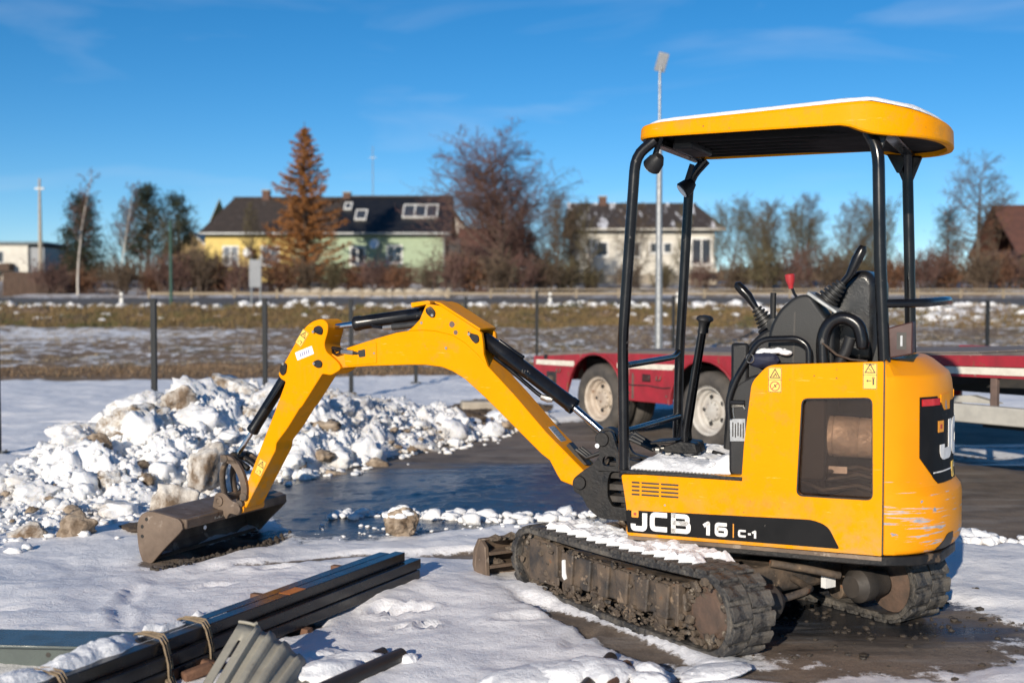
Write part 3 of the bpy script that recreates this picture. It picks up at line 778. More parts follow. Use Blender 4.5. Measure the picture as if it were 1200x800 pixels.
for i, (s_, w_, r_) in enumerate(spots):
    k = i % 7; o = protos[k]
    if k in used: o = o.copy(); COL.objects.link(o)
    used.add(k)
    o.location = heap_pt(s_, w_, r_*.0 + .02); o.rotation_euler = (rr.uniform(-.4,.4), rr.uniform(-.4,.4), rr.uniform(0, 6.28))
    r_ *= rr.uniform(.6, 1.1)*min(1, .40 + .30*max(0, s_)); o.scale = (r_*rr.uniform(.9,1.2), r_*rr.uniform(.9,1.2), r_*rr.uniform(.85,1.1))
    tag(o, 'white knobbly clump of frozen snow on the ploughed heap', 'snow clump', 'clumps of frozen snow on the heap')
def chunk(name, label, loc, r, sc, seed, m, sub=4, amp=.4, rot=0, fr=1.1, chop=0):
    o = MB().chunk((0,0,0), r*1.22, seed, 5 if r > .2 else 4, sc, rot, 10, .13, 2.8).build(name, MAT[m], smooth=180)
    if loc[1] > 8 and loc[0] > -3.6 and len(name) > 4 and 'heap' in label or 'crest' in label:
        d2 = (HX-loc[0])**2 + (HY-loc[1])**2; q = int(np.argmin(d2)); loc = (loc[0], loc[1], float(HZ.ravel()[q]) + r*.25)
    o.location = loc; return tag(o, label, 'snow chunk')
def hp(x, y, up): return (x, y, up)
chunk('snow_chunk', 'large grey brown block of dirty packed snow just behind the left half of the bucket', (-2.24, 7.80, .14), .155, (1.0,.75,.95), 3, 'snow_dirty', 5, .28, .5)
chunk('snow_chunk', 'tall brown streaked block of dirty snow beside the bucket linkage', (-2.18, 8.6, .27), .15, (1.0,.7,1.05), 8, 'snow_dirty', 5, .30, .9)
chunk('soil_chunk', 'soil crusted brown chunk at the foot of the heap nearest the bucket\'s left end', (-2.72, 7.42, .08), .10, (1.1,.8,.9), 12, 'snow_soil', 4, .35)
o = MB().lump((0,0,0), .105, 17, 5, .30, (1.05,.95,.92), 1.5).build('snow_chunk', MAT['snow_soil'], smooth=60); o.location = (-.70, 7.52, .085)
tag(o, 'pale round snow ball with a brown front lying alone on the wet asphalt edge', 'snow chunk')
b = MB()
for k in range(26):
    a = rr.uniform(0, 6.28); q = rr.random()**.5*.095
    b.lump((-.70+q*math.cos(a)*1.0, 7.535+q*math.sin(a)*.85, .085+.092*(1-(q/.13)**2)), rr.uniform(.016,.032), k, 2, .4, (1.3,1.2,.7))
o = b.build('snow_cap', MAT['snow'], kind='stuff', smooth=60); tag(o, 'white crust of snow on top of the lone snow ball', 'snow')
chunk('snow_chunk', 'low brownish lump at the left end of the snow heap', (-3.00, 7.42, .05), .09, (1.5,.8,.6), 19, 'snow_dirty', 4, .4)
chunk('snow_chunk', 'brown topped chunk on the crest of the heap beside the second fence post', (-3.25, 9.35, .66), .10, (1.1,.9,.8), 23, 'snow_soil', 4, .4)
chunk('snow_chunk', 'white chunk with a brown split face high on the heap below the third fence post', (-2.85, 10.3, .72), .13, (1.2,.8,.85), 29, 'snow_dirty', 4, .4)
chunk('soil_chunk', 'dark soil chunk in the heap just right of the dipper arm', (-1.50, 10.1, .30), .11, (1.3,.8,.7), 31, 'snow_soil', 4, .4)
chunk('soil_chunk', 'brown earth chunk on the right slope of the heap', (-1.22, 10.7, .22), .11, (1.2,.9,.8), 37, 'snow_soil', 4, .4)
chunk('snow_chunk', 'dirty beige snow lump at the right foot of the heap', (-.86, 11.7, .10), .11, (1.4,.8,.7), 41, 'snow_dirty', 4, .4)
for k, (x, y, z, r_, sx) in enumerate(((-2.40,7.60,.03,.085,1.5),(-2.05,7.5,.05,.12,1.5),(-.75,14.6,.05,.22,2.2),(-1.2,14.3,.05,.16,2.0),(-.2,15.2,.06,.25,2.4),(-.55,13.4,.05,.15,1.5))):
    o = chunk('soil_clod', ['dark wet soil clod in the shade under the big dirty snow block', 'small dark soil clod close behind the bucket back', 'flat dark earth clod left of the concrete block', 'low dark earth clod farthest left in the strip behind the heap',
         'long dark earth clod behind the concrete block', 'dark earth clod between the heap and the concrete block'][k], (x, y, z), r_, (sx,1,.55), 50+k, 'soil', 3, .5)
    o['category'] = 'soil clod'
# crumbly ridge of lumps along the asphalt edge, and right of the machine
rw = MB()
for k in range(240):
    t = rr.random(); x = -1.25 + 2.3*t; y = 8.17 + .10*math.sin(t*9) + rr.gauss(0, .06)
    r_ = abs(rr.gauss(.010, .016)) + .008
    rw.chunk((x, y, gz(x, y)+r_*.35), r_, k, 2, (1.35, 1.1, .85), k, 5, .32)
for k in range(110):
    x = rr.uniform(2.5, 3.7); y = 7.36 + rr.gauss(0, .08); r_ = abs(rr.gauss(.02, .014)) + .008
    rw.chunk((x, y, gz(x, y)+r_*.35), r_, k, 2, (1.35, 1.1, .85), k, 5, .32)
for k in range(60):
    x = rr.uniform(-1.3, .4); y = 7.66 + .15*rr.gauss(0, 1); r_ = rr.uniform(.005, .016)
    rw.chunk((x, y, gz(x, y)+r_*.2), r_, k, 2, (1.4,1,.6), k, 5, .3)
for k in range(130):
    t = rr.random(); x = -1.0 + 1.4*t; y = 13.3 + 1.0*t + rr.gauss(0, .25); r_ = abs(rr.gauss(.05, .035)) + .02
    rw.lump((x, y, gz(x, y)+r_*.3), r_, k, 2, .5, (1.4, 1.1, .7), 1.5)
o = rw.build('snow_crumbs', MAT['snow'], kind='stuff', smooth=180); tag(o, 'crumbly ridge of small snow lumps along the wet asphalt edge', 'snow')
# gravelly soil under the bucket
so = MB()
for k in range(170):
    x = 1.5 + rr.gauss(0, .42); y = 5.42 + rr.gauss(0, .36); r_ = abs(rr.gauss(.003, .006)) + .003
    if rr.random() < .25: x, y = 2.0 + rr.gauss(0, .2), 5.45 + rr.gauss(0, .14)
    so.lump((x, y, gz(x, y)+r_*.3), r_, k, 1, .5, (1.3, 1.1, .7))
for k in range(200):
    t = rr.uniform(-.5, .5); x = -1.70 + .55*t*.9 + rr.gauss(0, .03); y = 7.02 + .9*t + rr.gauss(0, .05); r_ = rr.uniform(.006, .018)
    so.lump((x, y, gz(x, y)+r_*.4), r_, k, 1, .5)
o = so.build('bucket_spoil', MAT['wet_grit'], kind='stuff'); tag(o, 'gravelly brown soil crumbs under the bucket lip and behind the tracks', 'soil')
# concrete block at the far edge of the asphalt
b = MB().box(-.30, .30, -.14, .14, 0, .27)
o = b.build('concrete_block', MAT['concrete'], bevel=.02, rotz=R(8)); o.location = (-.33, 14.75, gz(-.33, 14.75) - .03)
tag(o, 'pale concrete block at the edge of the asphalt behind the boom', 'concrete block')
# ------------------------------------------------------------------ yard fence posts
FP = [(-4.845, 11.2, 'black steel fence post cut by the left edge of the photo'),
      (-4.05, 13.5, 'black steel fence post rising behind the left part of the snow heap'),
      (-3.26, 15.75, 'black steel fence post behind the heap, just left of the dipper arm'),
      (-2.44, 18.1, 'black steel fence post showing either side of the boom tip'),
      (-1.66, 20.6, 'black steel fence post with its base plate seen under the boom arch'),
      (-.88, 22.8, 'black steel fence post hidden by the hump of the boom'),
      (.50, 24.0, 'black steel fence post left of the canopy, behind the trailer tail'),
      (3.16, 23.4, 'black steel fence post just right of the tall lamp post'),
      (5.65, 22.1, 'black steel fence post hidden behind the operator console'),
      (8.36, 21.0, 'dark fence post alone at the right edge behind the trailer')]
def fence_post(p):
    x, y, lab = p
    t = thing('fence_post', lab, 'fence post', (x, y, gz(x, y)), 0, 'bare black posts of the yard fence')
    MB().box(-.03, .03, -.03, .03, 0, 1.45).build('post', MAT['fence_black'], t, bevel=.004)
    b = MB().box(-.09, .09, -.07, .07, -.01, .012)
    b.build('base_plate', MAT['fence_black'], t)
    k = MB()
    for sx in (-.065, .065):
        for sy in (-.045, .045): k.cyl((sx, sy, .012), (sx, sy, .03), .012, 6)
    k.build('anchor_bolts', MAT['bolt_steel'], t)
    MB().box(-.033, .033, -.033, .033, 1.45, 1.462).build('cap', MAT['fence_black'], t)
    return t
fp0 = fence_post(FP[0])
for x, y, lab in FP[1:]:
    c = copy_tree(fp0); c.location = (x, y, gz(x, y)); c['label'] = lab

# ------------------------------------------------------------------ tall lamp post
t = thing('lamp_post', 'tall galvanised lamp post with one flat floodlight head', 'lamp post', (3.07, 25.0, gz(3.07, 25)))
MB().tube([(0,0,0), (0,0,1.3), (0,0,4.9)], [.085, .075, .055], 12).build('pole', MAT['galv'], t)
MB().tube([(0,0,4.88), (0,0,6.05)], .028, 10).build('mast', MAT['galv'], t)
MB().tube([(0,0,4.84), (0,0,5.02)], .064, 12).build('collar', MAT['galv'], t)
Mh = Matrix.Translation((.04, 0, 6.28)) @ Matrix.Rotation(R(14), 4, 'Y') @ Matrix.Rotation(R(-62), 4, 'X')
h = MB().box(-.11, .11, -.20, .20, -.035, .035, Mh).build('lamp_head', MAT['lamp_head'], t, bevel=.012)
MB().box(-.09, .09, -.17, .17, .034, .039, Mh).build('lens', MAT['lamp_glass'], h)
MB().tube([(0,0,6.03), (.02,0,6.15), (.03,.03,6.22)], .022, 8).build('bracket', MAT['galv'], t)

# ------------------------------------------------------------------ red low-loader trailer
TA = math.atan2(-.8251, .565)
tr = thing('trailer', 'red low loader trailer with a worn deck, parked behind the excavator', 'trailer', (.855, 13.3, 0), TA)
# local frame: x forward along the side (towards the right of the photo), y = away side is +y
def arch(cx, r, z0, n=14):
    a0 = math.asin(max(-1, min(1, (z0-.39)/r)))
    return [(cx - r*math.cos(a0 + (math.pi-2*a0)*i/n), .39 + r*math.sin(a0 + (math.pi-2*a0)*i/n)) for i in range(n+1)]
W1, W2 = .12, 1.85
top = [(3.05, .965), (2.2, .95), (1.0, .925), (.15, .90), (-1.03, .82)]
side = [(-1.03, .60), (-.83, .53), (-.52, .44), (-.42, .40)] + arch(W1, .50, .42)[1:-1] + [(.68, .415), (1.36, .42)] + arch(W2, .50, .42)[1:-1] + [(2.48, .42), (3.05, .44)] + top
for nm, y0, y1 in (('side_panel', .0, .03), ('side_panel', 2.42, 2.45)):
    sp = MB().prism(side, y0, y1).build(nm, MAT['red_paint'], tr, bevel=.006)
    if y0 == 0:
        MB().prism([(-1.0,.730),(-.26,.735),(-.27,.795),(-1.0,.785)], -.004, .002).build('reflective_stripe', MAT['white_stripe'], sp)
        MB().prism([(.50,.755),(1.38,.772),(1.46,.83),(.50,.808)], -.004, .002).build('reflective_stripe', MAT['white_stripe'], sp)
        ml = MB().prism([(.93,.64),(1.03,.64),(1.03,.70),(.93,.70)], -.012, .002).build('marker_lamp', MAT['maroon'], sp, bevel=.006)
        MB().prism([(.915,.63),(1.045,.63),(1.045,.71),(.915,.71)], -.006, .002).build('lamp_bezel', MAT['black_plastic'], sp, bevel=.004)
        MB().prism([(-.84,.80),(-.78,.80),(-.78,.85),(-.84,.85)], -.008, .002).build('side_socket', MAT['black_plastic'], sp)
# wheel arch rims
for w in (W1, W2):
    a = [( x, -.012, z) for x, z in arch(w, .505, .42)]
    MB().tube(a, .014, 6, flat=1).build('arch_lip', MAT['red_paint'], tr)
dk = MB()
dk.prism([(-1.03,.80),(.15,.88),(2.2,.93),(4.9,1.04),(4.9,1.075),(2.2,.968),(.15,.915),(-1.03,.838)], .033, 2.417)
dk.build('deck', MAT['deck'], tr)
nb = 9
for k in range(nb):
    y0 = .06 + k*(2.33/nb)
    MB().prism([(-1.0,.842),(.15,.918),(2.2,.971),(4.85,1.077),(4.85,1.089),(2.2,.983),(.15,.930),(-1.0,.854)], y0, y0 + 2.33/nb - .02).build('deck_board', MAT['deck'], tr)
MB().box(-1.06, -1.032, .0, 2.45, .52, .825).build('tail_panel', MAT['red_paint'], tr, bevel=.006)
MB().box(-1.0, 3.0, .75, 1.70, .45, .78).build('chassis', MAT['black_chassis'], tr)
MB().box(3.0, 6.8, .85, 1.60, .70, .96).build('gooseneck', MAT['black_chassis'], tr)
# hinge gear in the tail recess
MB().box(-.80, -.60, -.005, .16, .47, .66).build('tail_box', MAT['black_chassis'], tr, bevel=.01)
MB().cyl((-.70, -.03, .56), (-.70, .1, .56), .05, 14).build('winch_drum', MAT['muddy_steel'], tr)
for x in (-.55, .62, 1.18, 2.62): MB().tube([(x-.03,-.006,.70),(x-.03,-.022,.66),(x+.03,-.022,.66),(x+.03,-.006,.70)], .007, 6).build('tie_ring', MAT['rusty'], tr)
MB().tube([(.62,-.004,.60),(.75,-.012,.585),(1.0,-.008,.595),(1.25,-.012,.58),(1.42,-.004,.60)], .006, 6).build('side_cable', MAT['black_chassis'], tr)
for x, z in ((.66,.80),(1.42,.79),(.70,.50),(1.30,.50)): MB().cyl((x,-.002,z),(x,-.012,z),.010,8).build('side_bolt', MAT['rusty'], tr)
MB().prism([(.74,.44),(.775,.44),(.775,.70),(.745,.72)], -.002, .001).build('rust_streak', MAT['rusty'], tr)
def wheel(cx, cy, rim_mat, outer=-1):
    """cy = plane of the outer sidewall, outer = -1 when the outside faces -y"""
    c = (cx, cy, .39); ax = (0, outer, 0)
    tyre = MB().lathe([(.245,-.005),(.27,.012),(.33,.014),(.372,-.006),(.392,-.045),(.392,-.19),(.372,-.23),(.30,-.24),(.245,-.22)], c, ax, 40, caps=False)
    ty = tyre.build('tyre', MAT['tyre'], tr, smooth=40)
    g = MB()
    for q in (-.075, -.118, -.16):
        g.lathe([(.3925, q-.008), (.3935, q), (.3925, q+.008)], c, ax, 40, caps=False)
    g.build('tread_groove', MAT['black_chassis'], ty)
    rm = MB().lathe([(.247,.004),(.252,-.004),(.238,-.016),(.222,-.02),(.214,-.07),(.190,-.085),(.182,-.11),(.165,-.118),(.105,-.105),(.098,-.075),(.070,-.066),(0,-.064)], c, ax, 36, caps=False).build('rim', rim_mat, tr, smooth=28)
    hb = MB()
    for k in range(5):
        an = k*2*math.pi/5 + .6
        p = Vector((cx + .14*math.cos(an), cy - outer*.105, .39 + .14*math.sin(an)))
        hb.cyl(p, p + Vector((0, outer*.012, 0)), .022, 10)
    hb.build('hand_hole', MAT['black_chassis'], rm)
    if outer < 0 and cy < .1:
        for k in range(10):
            an = k*2*math.pi/10 + .3
            p = Vector((cx + .085*math.cos(an), cy - outer*.07, .39 + .085*math.sin(an)))
            MB().cyl(p, p + Vector((0, outer*.02, 0)), .010, 6).build('wheel_nut', rim_mat, rm)
wheel(W1, .035, MAT['rim']); wheel(W2, .035, MAT['rim_grey'])
wheel(W1, 2.415, MAT['rim'], 1); wheel(W2, 2.415, MAT['rim_grey'], 1)
wheel(W1, .33, MAT['rim']); wheel(W2, .33, MAT['rim_grey'])
for w in (W1, W2):
    MB().cyl((w, .3, .39), (w, 2.1, .39), .06, 12).build('axle', MAT['black_chassis'], tr)
# forward part: red rail with white stripe, stake, pale beam below
MB().prism([(3.05,.93),(6.9,1.02),(6.9,1.125),(3.05,1.0)], .002, .06).build('side_rail', MAT['red_paint'], tr, bevel=.005)
MB().prism([(3.05,.885),(6.9,.945),(6.9,1.015),(3.05,.928)], -.004, .05).build('reflective_stripe', MAT['white_stripe'], tr)
MB().prism([(3.05,.865),(6.9,.92),(6.9,.943),(3.05,.883)], .0, .055).build('lower_rail', MAT['red_paint'], tr)
for x in (3.6, 5.02, 6.3):
    MB().box(x-.028, x+.028, .01, .05, .62, .875+.014*(x-3)).build('stake_bracket', MAT['rusty'], tr, bevel=.004)
MB().prism([(4.0,.53),(6.9,.55),(6.9,.67),(4.72,.68),(4.0,.66)], -.06, .03).build('pale_beam', MAT['alu'], tr, bevel=.012)
MB().prism([(4.1,.675),(4.45,.71),(4.75,.735),(4.98,.69),(4.98,.682),(4.1,.662)], .12, .20).build('pale_ramp', MAT['alu'], tr)
MB().box(3.05, 6.9, 2.38, 2.44, .88, 1.03).build('side_rail', MAT['red_paint'], tr)
for x in (4.4, 5.9):
    MB().box(x-.06, x+.06, .05, 2.38, .80, .94).build('cross_member', MAT['black_chassis'], tr)
MB().box(4.9, 6.9, .06, 1.5, .50, .56).build('tool_tray', MAT['black_chassis'], tr)
# ------------------------------------------------------------------ things along and beyond the road
t = thing('road_sign', 'grey back of a tall road sign on two pale poles', 'road sign', (-9.85, 46.0, gz(-9.85, 46)))
for dx in (-.17, .17): MB().cyl((dx, 0, -.1), (dx, 0, 2.0 if dx > 0 else 1.9), .035, 8).build('pole', MAT['galv'], t)
MB().box(-.25, .22, -.06, -.03, .78, 1.85).build('sign_panel', MAT['sign_back'], t, bevel=.01)
for x, lab in ((-15.1, 'white road marker post in front of the birches'), (1.47, 'white road marker post between birch and white house'), (6.4, 'white road marker post beyond the lamp post')):
    y = 46.2; t = thing('marker_post', lab, 'marker post', (x, y, gz(x, y)), 0, 'white marker posts along the road')
    MB().prism([(-.06,-.05),(.06,-.05),(.06,.50),(.03,.60),(-.06,.56)], -.03, .03).build('post', MAT['white_post'], t, bevel=.01)
    MB().box(-.062, .062, -.033, .033, .38, .46).build('dark_band', MAT['ink'], t)
t = thing('green_pole', 'slim dark green pole at the roadside left of the yellow house', 'pole', (-13.4, 47.0, 1.2))
MB().cyl((0,0,0), (0,0,3.3), .07, 8, r1=.05).build('pole', MAT['green_post'], t)
MB().lathe([(.06,0),(.07,.03),(0,.06)], (0,0,3.3), (0,0,1), 8).build('cap', MAT['green_post'], t)
t = thing('power_pole', 'pale concrete power pole behind the brown board fence', 'power pole', (-26.0, 66.0, 1.9))
MB().cyl((0,0,0), (0,0,6.2), .15, 8, r1=.06).build('pole', MAT['concrete'], t)
MB().box(-.25, .25, -.05, .05, 5.6, 5.7).build('cross_arm', MAT['galv'], t)
t = thing('mast', 'thin pale mast above the black roof', 'mast', (-11.6, 100.0, 3.0))
MB().cyl((0,0,0), (0,0,11.2), .07, 6, r1=.03).build('pole', MAT['galv'], t)
MB().box(-.3, .3, -.03, .03, 10.2, 10.25).build('crossbar', MAT['galv'], t)
# timber guard rail on the far verge
t = thing('guard_rail', 'long pale timber guard rail along the far side of the road', 'guard rail', (0, 56.0, 1.55))
for k in range(27):
    x = -17 + k*2.0
    MB().box(x-.045, x+.045, -.06, .06, -.2, .42).build('post', MAT['rail_wood'], t)
for k in range(13):
    x = -17 + k*4.0
    MB().box(x, x+3.97, -.10, -.063, .14, .25).build('rail', MAT['rail_wood'], t)
    if x > -2: MB().box(x, x+3.97, -.10, -.063, .36, .41).build('rail', MAT['rail_wood'], t)
# rubble retaining wall
t = thing('stone_wall', 'low pale rubble wall below the terrace of the green house', 'wall', (-7.2, 58.5, 1.55))
rr = random.Random(5)
MB().box(-4.0, 4.0, -.02, .35, -.2, .32).build('core', MAT['stone_wall'], t)
x = -4.0
while x < 4.0:
    w = rr.uniform(.35, .8)
    for z0, z1 in ((-.1, .20), (.20, .46)):
        MB().lump((x+w/2, .0, (z0+z1)/2), 1, rr.randrange(999), 1, .25, (w*.53, .26, (z1-z0)*.60)).build('stone', MAT['stone_wall'], t)
    x += w
# brown board fence far left, with a hedge
t = thing('board_fence', 'dark brown board fence in front of the pale flats at far left', 'fence', (-24.4, 62.0, 1.70))
for k in range(24):
    MB().box(-2.0+k*.17, -2.0+k*.17+.155, -.02+.01*(k % 2), .02, -.2, 1.18+rr.uniform(-.02,.02)).build('board', MAT['dark_wood'], t)
for z in (.25, .9): MB().box(-2.0, 2.08, .021, .07, z, z+.08).build('rail', MAT['dark_wood'], t)

def window(par, x0, x1, z0, z1, y, n=2, pane='pane', cross=False, fr=.09):
    """framed window on a wall facing -y"""
    b = MB().box(x0-fr, x1+fr, y-.05, y+.02, z0-fr, z0); b.box(x0-fr, x1+fr, y-.05, y+.02, z1, z1+fr)
    b.box(x0-fr, x0, y-.047, y+.02, z0, z1); b.box(x1, x1+fr, y-.047, y+.02, z0, z1)
    for k in range(1, n):
        xm = x0+(x1-x0)*k/n; b.box(xm-.04, xm+.04, y-.044, y+.02, z0, z1)
    w = b.build('window', MAT['window_frame'], par)
    for k in range(n):
        a, c = x0+(x1-x0)*k/n, x0+(x1-x0)*(k+1)/n
        MB().box(a+.02, c-.02, y-.02, y-.005, z0, z1).build('pane', MAT[pane], w)
        if cross:
            MB().box(a+.05, c-.05, y-.035, y-.02, (z0+z1)/2-.02, (z0+z1)/2+.02).build('glazing_bar', MAT['window_frame'], w)
    MB().box(x0-fr-.05, x1+fr+.05, y-.11, y-.0, z0-fr-.05, z0-fr).build('sill', MAT['window_frame'], w)
    return w
def gable_roof(par, x0, x1, y0, y1, ze, zr, mat, t_=.12, hipl=0, hipr=0, ribs=0, name='roof'):
    ym = (y0+y1)/2
    b = MB()
    for (ya, s) in ((y0, 1), (y1, -1)):
        vs = [(x0, ya, ze), (x1, ya, ze), (x1-hipr, ym, zr), (x0+hipl, ym, zr)]
        b.add(vs + [(x, y, z-t_) for x, y, z in vs], [(0,1,2,3),(7,6,5,4),(0,4,5,1),(1,5,6,2),(3,2,6,7),(0,3,7,4)])
    if hipl: b.add([(x0,y0,ze),(x0,y1,ze),(x0+hipl,ym,zr)], [(0,1,2)])
    if hipr: b.add([(x1,y0,ze),(x1,y1,ze),(x1-hipr,ym,zr)], [(0,1,2)])
    r_ = b.build(name, MAT[mat], par, smooth=0)
    if ribs:
        q = MB()
        for k in range(ribs+1):
            x = x0+(x1-x0)*k/ribs
            q.add([(x-.02,y0-.01,ze+.01),(x+.02,y0-.01,ze+.01),(x+.02,ym,zr+.01),(x-.02,ym,zr+.01),(x,y0-.01,ze+.06),(x,ym,zr+.06)], [(0,1,4),(0,4,5,3),(1,2,5,4)])
        q.build('standing_seams', MAT[mat], r_, smooth=0)
    MB().box(x0+hipl-.05, x1-hipr+.05, ym-.14, ym+.14, zr-.03, zr+.07).build('ridge_cap', MAT[mat], r_)
    return r_
def walls(par, x0, x1, y0, y1, zb, ze, zr, mat, name='wall', gable=True):
    ym = (y0+y1)/2
    b = MB().box(x0, x1, y0, y1, zb, ze)
    if gable:
        for x in (x0, x1-.02): b.prism([(y0, ze), (y1, ze), (ym, zr-.1)], x, x+.02, 'yz')
    return b.build(name, MAT[mat], par, smooth=0)

# duplex: yellow half under brown sheets, green half under black metal
h = thing('duplex_house', 'long duplex house, yellow under brown roof, pale green under black roof', 'house', (-12.5, 80.0, 2.4))
X0, X1, XM = -8.0, 8.05, -2.1
walls(h, X0, XM, 0, 8, -.6, 3.55, 6.2, 'yellow_wall', 'yellow_wall'); walls(h, XM+.01, X1, 0, 8, -.6, 3.55, 6.2, 'green_wall', 'green_wall')
r1 = gable_roof(h, X0-.35, .75, -.5, 8.5, 3.45, 6.15, 'brown_roof', hipl=1.4, name='brown_roof')
r2 = gable_roof(h, .80, X1+.35, -.5, 8.5, 3.50, 6.25, 'black_roof', ribs=38, name='black_roof')
MB().box(X0-.3, X1+.3, -.62, -.50, 3.38, 3.48).build('gutter', MAT['galv'], h)
MB().cyl((X1-.1, -.08, -.6), (X1-.1, -.08, 3.4), .06, 8).build('downpipe', MAT['galv'], h)
window(h, -6.75, -5.85, 1.38, 2.55, 0, 2, 'curtain_pane', True); window(h, -4.2, -3.1, 1.38, 2.55, 0, 2, 'curtain_pane', True)
window(h, 1.75, 2.6, 1.45, 2.5, 0, 2); window(h, 4.2, 5.1, 1.55, 2.6, 0, 2, 'pane', True)
def roof_pt(y): return 3.50 + (y+.5)/4.5*2.75
def skylight(x0, x1, ya, yb, n):
    sl = math.atan2(2.75, 4.5)
    M = Matrix.Translation((0, ya, roof_pt(ya)+.03)) @ Matrix.Rotation(sl, 4, 'X')
    L_ = (yb-ya)/math.cos(sl)
    b = MB().box(x0, x1, 0, .09, 0, .12, M); b.box(x0, x1, L_-.09, L_, 0, .12, M)
    for k in range(n+1):
        xm = x0+(x1-x0-.09)*k/n; b.box(xm, xm+.09, .09, L_-.09, 0, .118, M)
    w = b.build('skylight', MAT['window_frame'], r2)
    for k in range(n):
        xm = x0+(x1-x0-.09)*k/n; MB().box(xm+.09, x0+(x1-x0-.09)*(k+1)/n, .09, L_-.09, .03, .07, M).build('pane', MAT['pane'], h)
skylight(5.05, 7.45, 1.15, 2.75, 3); skylight(1.85, 2.65, .9, 2.1, 1); skylight(.95, 1.5, 2.2, 3.0, 1)
for (x, z) in ((-4.7, .75), (.95, .55)):
    ch = MB().box(x-.25, x+.25, 3.7, 4.3, 5.6, 6.1+z*.7).build('chimney', MAT['brick'], h)
    MB().box(x-.3, x+.3, 3.65, 4.35, 6.1+z*.7, 6.17+z*.7).build('chimney_cap', MAT['concrete'], ch)
for (x, z) in ((-5.05, 2.2), (3.35, 2.75)):
    d = MB().lathe([(0,.10),(.20,.06),(.36,-.03),(.34,-.05),(.18,.03),(0,.07)], (x, -.45, z), (.3, 1, -.3), 16).build('satellite_dish', MAT['white_plate'], h)
    MB().cyl((x, -.40, z-.1), (x, .0, z-.25), .03, 6).build('dish_arm', MAT['galv'], d)
tr_ = MB().box(-.4, 6.5, -3.0, -.02, -.7, .05).build('terrace', MAT['dark_wood'], h)
for k in range(38):
    MB().box(-.4+k*.182, -.4+k*.182+.13, -3.06, -3.02, .05, 1.02).build('rail_board', MAT['dark_wood'], tr_)
MB().box(-.45, 6.5, -3.09, -2.97, 1.02, 1.10).build('hand_rail', MAT['dark_wood'], tr_)
for x in (4.9, 6.35): MB().box(x-.18, x+.18, -3.2, -2.85, -1.2, .05).build('terrace_pillar', MAT['concrete'], tr_)
MB().box(X1+.01, X1+.9, .5, 3.0, 1.8, 3.2).build('side_balcony', MAT['black_roof'], h)

# white two storey house behind bare trees
h = thing('white_house', 'two storey white house under a brown hipped roof streaked with snow', 'house', (8.6, 76.0, 2.5))
walls(h, -4.6, 4.25, 0, 8, -.8, 3.6, 5.5, 'white_wall', gable=False)
r_ = gable_roof(h, -5.1, 4.95, -.55, 8.55, 3.4, 5.3, 'snowy_roof', hipl=.2, hipr=1.3)
MB().box(-5.0, 4.9, -.66, -.55, 3.32, 3.42).build('gutter', MAT['white_wall'], h)
c = MB().box(-2.8, -2.3, 3.7, 4.3, 4.8, 5.75).build('chimney', MAT['brick'], h)
MB().box(-2.85, -2.25, 3.65, 4.35, 5.75, 5.82).build('chimney_cap', MAT['concrete'], c)
window(h, -3.2, -2.55, 1.75, 2.55, 0, 1, 'pane'); window(h, 1.05, 1.5, 1.95, 2.5, 0, 1); window(h, .2, .55, 1.95, 2.5, 0, 1)
window(h, 2.85, 4.0, 1.25, 2.75, 0, 2, 'pane', fr=.14); window(h, -1.2, -.5, 1.7, 2.5, 0, 1)
MB().box(2.6, 4.2, -1.3, -.01, .65, .85).build('balcony', MAT['white_wall'], h)
for k in range(9): MB().box(2.62+k*.19, 2.66+k*.19, -1.28, -1.24, .85, 1.1).build('baluster', MAT['white_wall'], h)
MB().box(-4.7, 4.35, -.06, 0, -.8, .55).build('plinth', MAT['concrete'], h)
# pale gabled house right of the duplex, with low green annexe under a brown roof
h = thing('gabled_house', 'pale gabled house half hidden between the black roof and the big birch', 'house', (-4.2, 96.0, 2.8))
walls(h, -1.8, 1.2, 0, 7, -.5, 3.2, 5.4, 'white_wall', gable=False)
MB().prism([(-1.8,3.2),(1.2,3.2),(-.3,5.4)], 0, 6.9).build('gable', MAT['white_wall'], h)
for s in (-1, 1):
    MB().prism([(-.3, 5.5), (-.3+s*2.0, 2.95), (-.3+s*2.0, 3.1), (-.3, 5.68)], -.4, 7.3).build('roof', MAT['brown_roof'], h)
window(h, -.9, .1, 2.6, 3.8, 0, 2); window(h, -1.3, -.5, .6, 1.7, 0, 1)
h = thing('green_annexe', 'low pale green building under a red brown roof behind the big birch', 'house', (-1.7, 92.0, 2.7))
walls(h, -2.2, 2.4, 0, 5, -.5, 1.5, 4.2, 'green_wall', gable=False); gable_roof(h, -2.5, 2.7, -.4, 5.4, 1.45, 4.3, 'red_roof')
window(h, -.6, .3, .3, 1.2, 0, 2)
# far left flats
h = thing('flat_building', 'pale modern flats with dark balconies at the far left edge', 'flats', (-49.8, 112.0, 2.9))
walls(h, -8, 4.5, 0, 10, -.6, 3.7, 3.7, 'white_wall', gable=False)
MB().box(4.51, 5.9, .3, 9.5, -.6, 3.4).build('grey_wing', MAT['sign_back'], h)
MB().box(-8.3, 6.1, -.4, 10.3, 3.7, 3.92).build('roof', MAT['teal_board'], h)
for (x0, x1) in ((-6.5, -4.2), (-2.6, 3.2)):
    MB().box(x0, x1, -1.2, -.01, 1.2, 1.9).build('balcony', MAT['dark_wood'], h)
for (x0, x1) in ((-5.8, -4.8), (-.4, .1), (1.0, 2.2)): window(h, x0, x1, 2.0, 3.0, 0, 1, fr=.06)
for (x0, x1) in ((-4.0, -2.4), (-1.0, 2.0)): MB().box(x0, x1, -.03, .02, -.4, 1.0).build('dark_opening', MAT['dark_wood'], h)
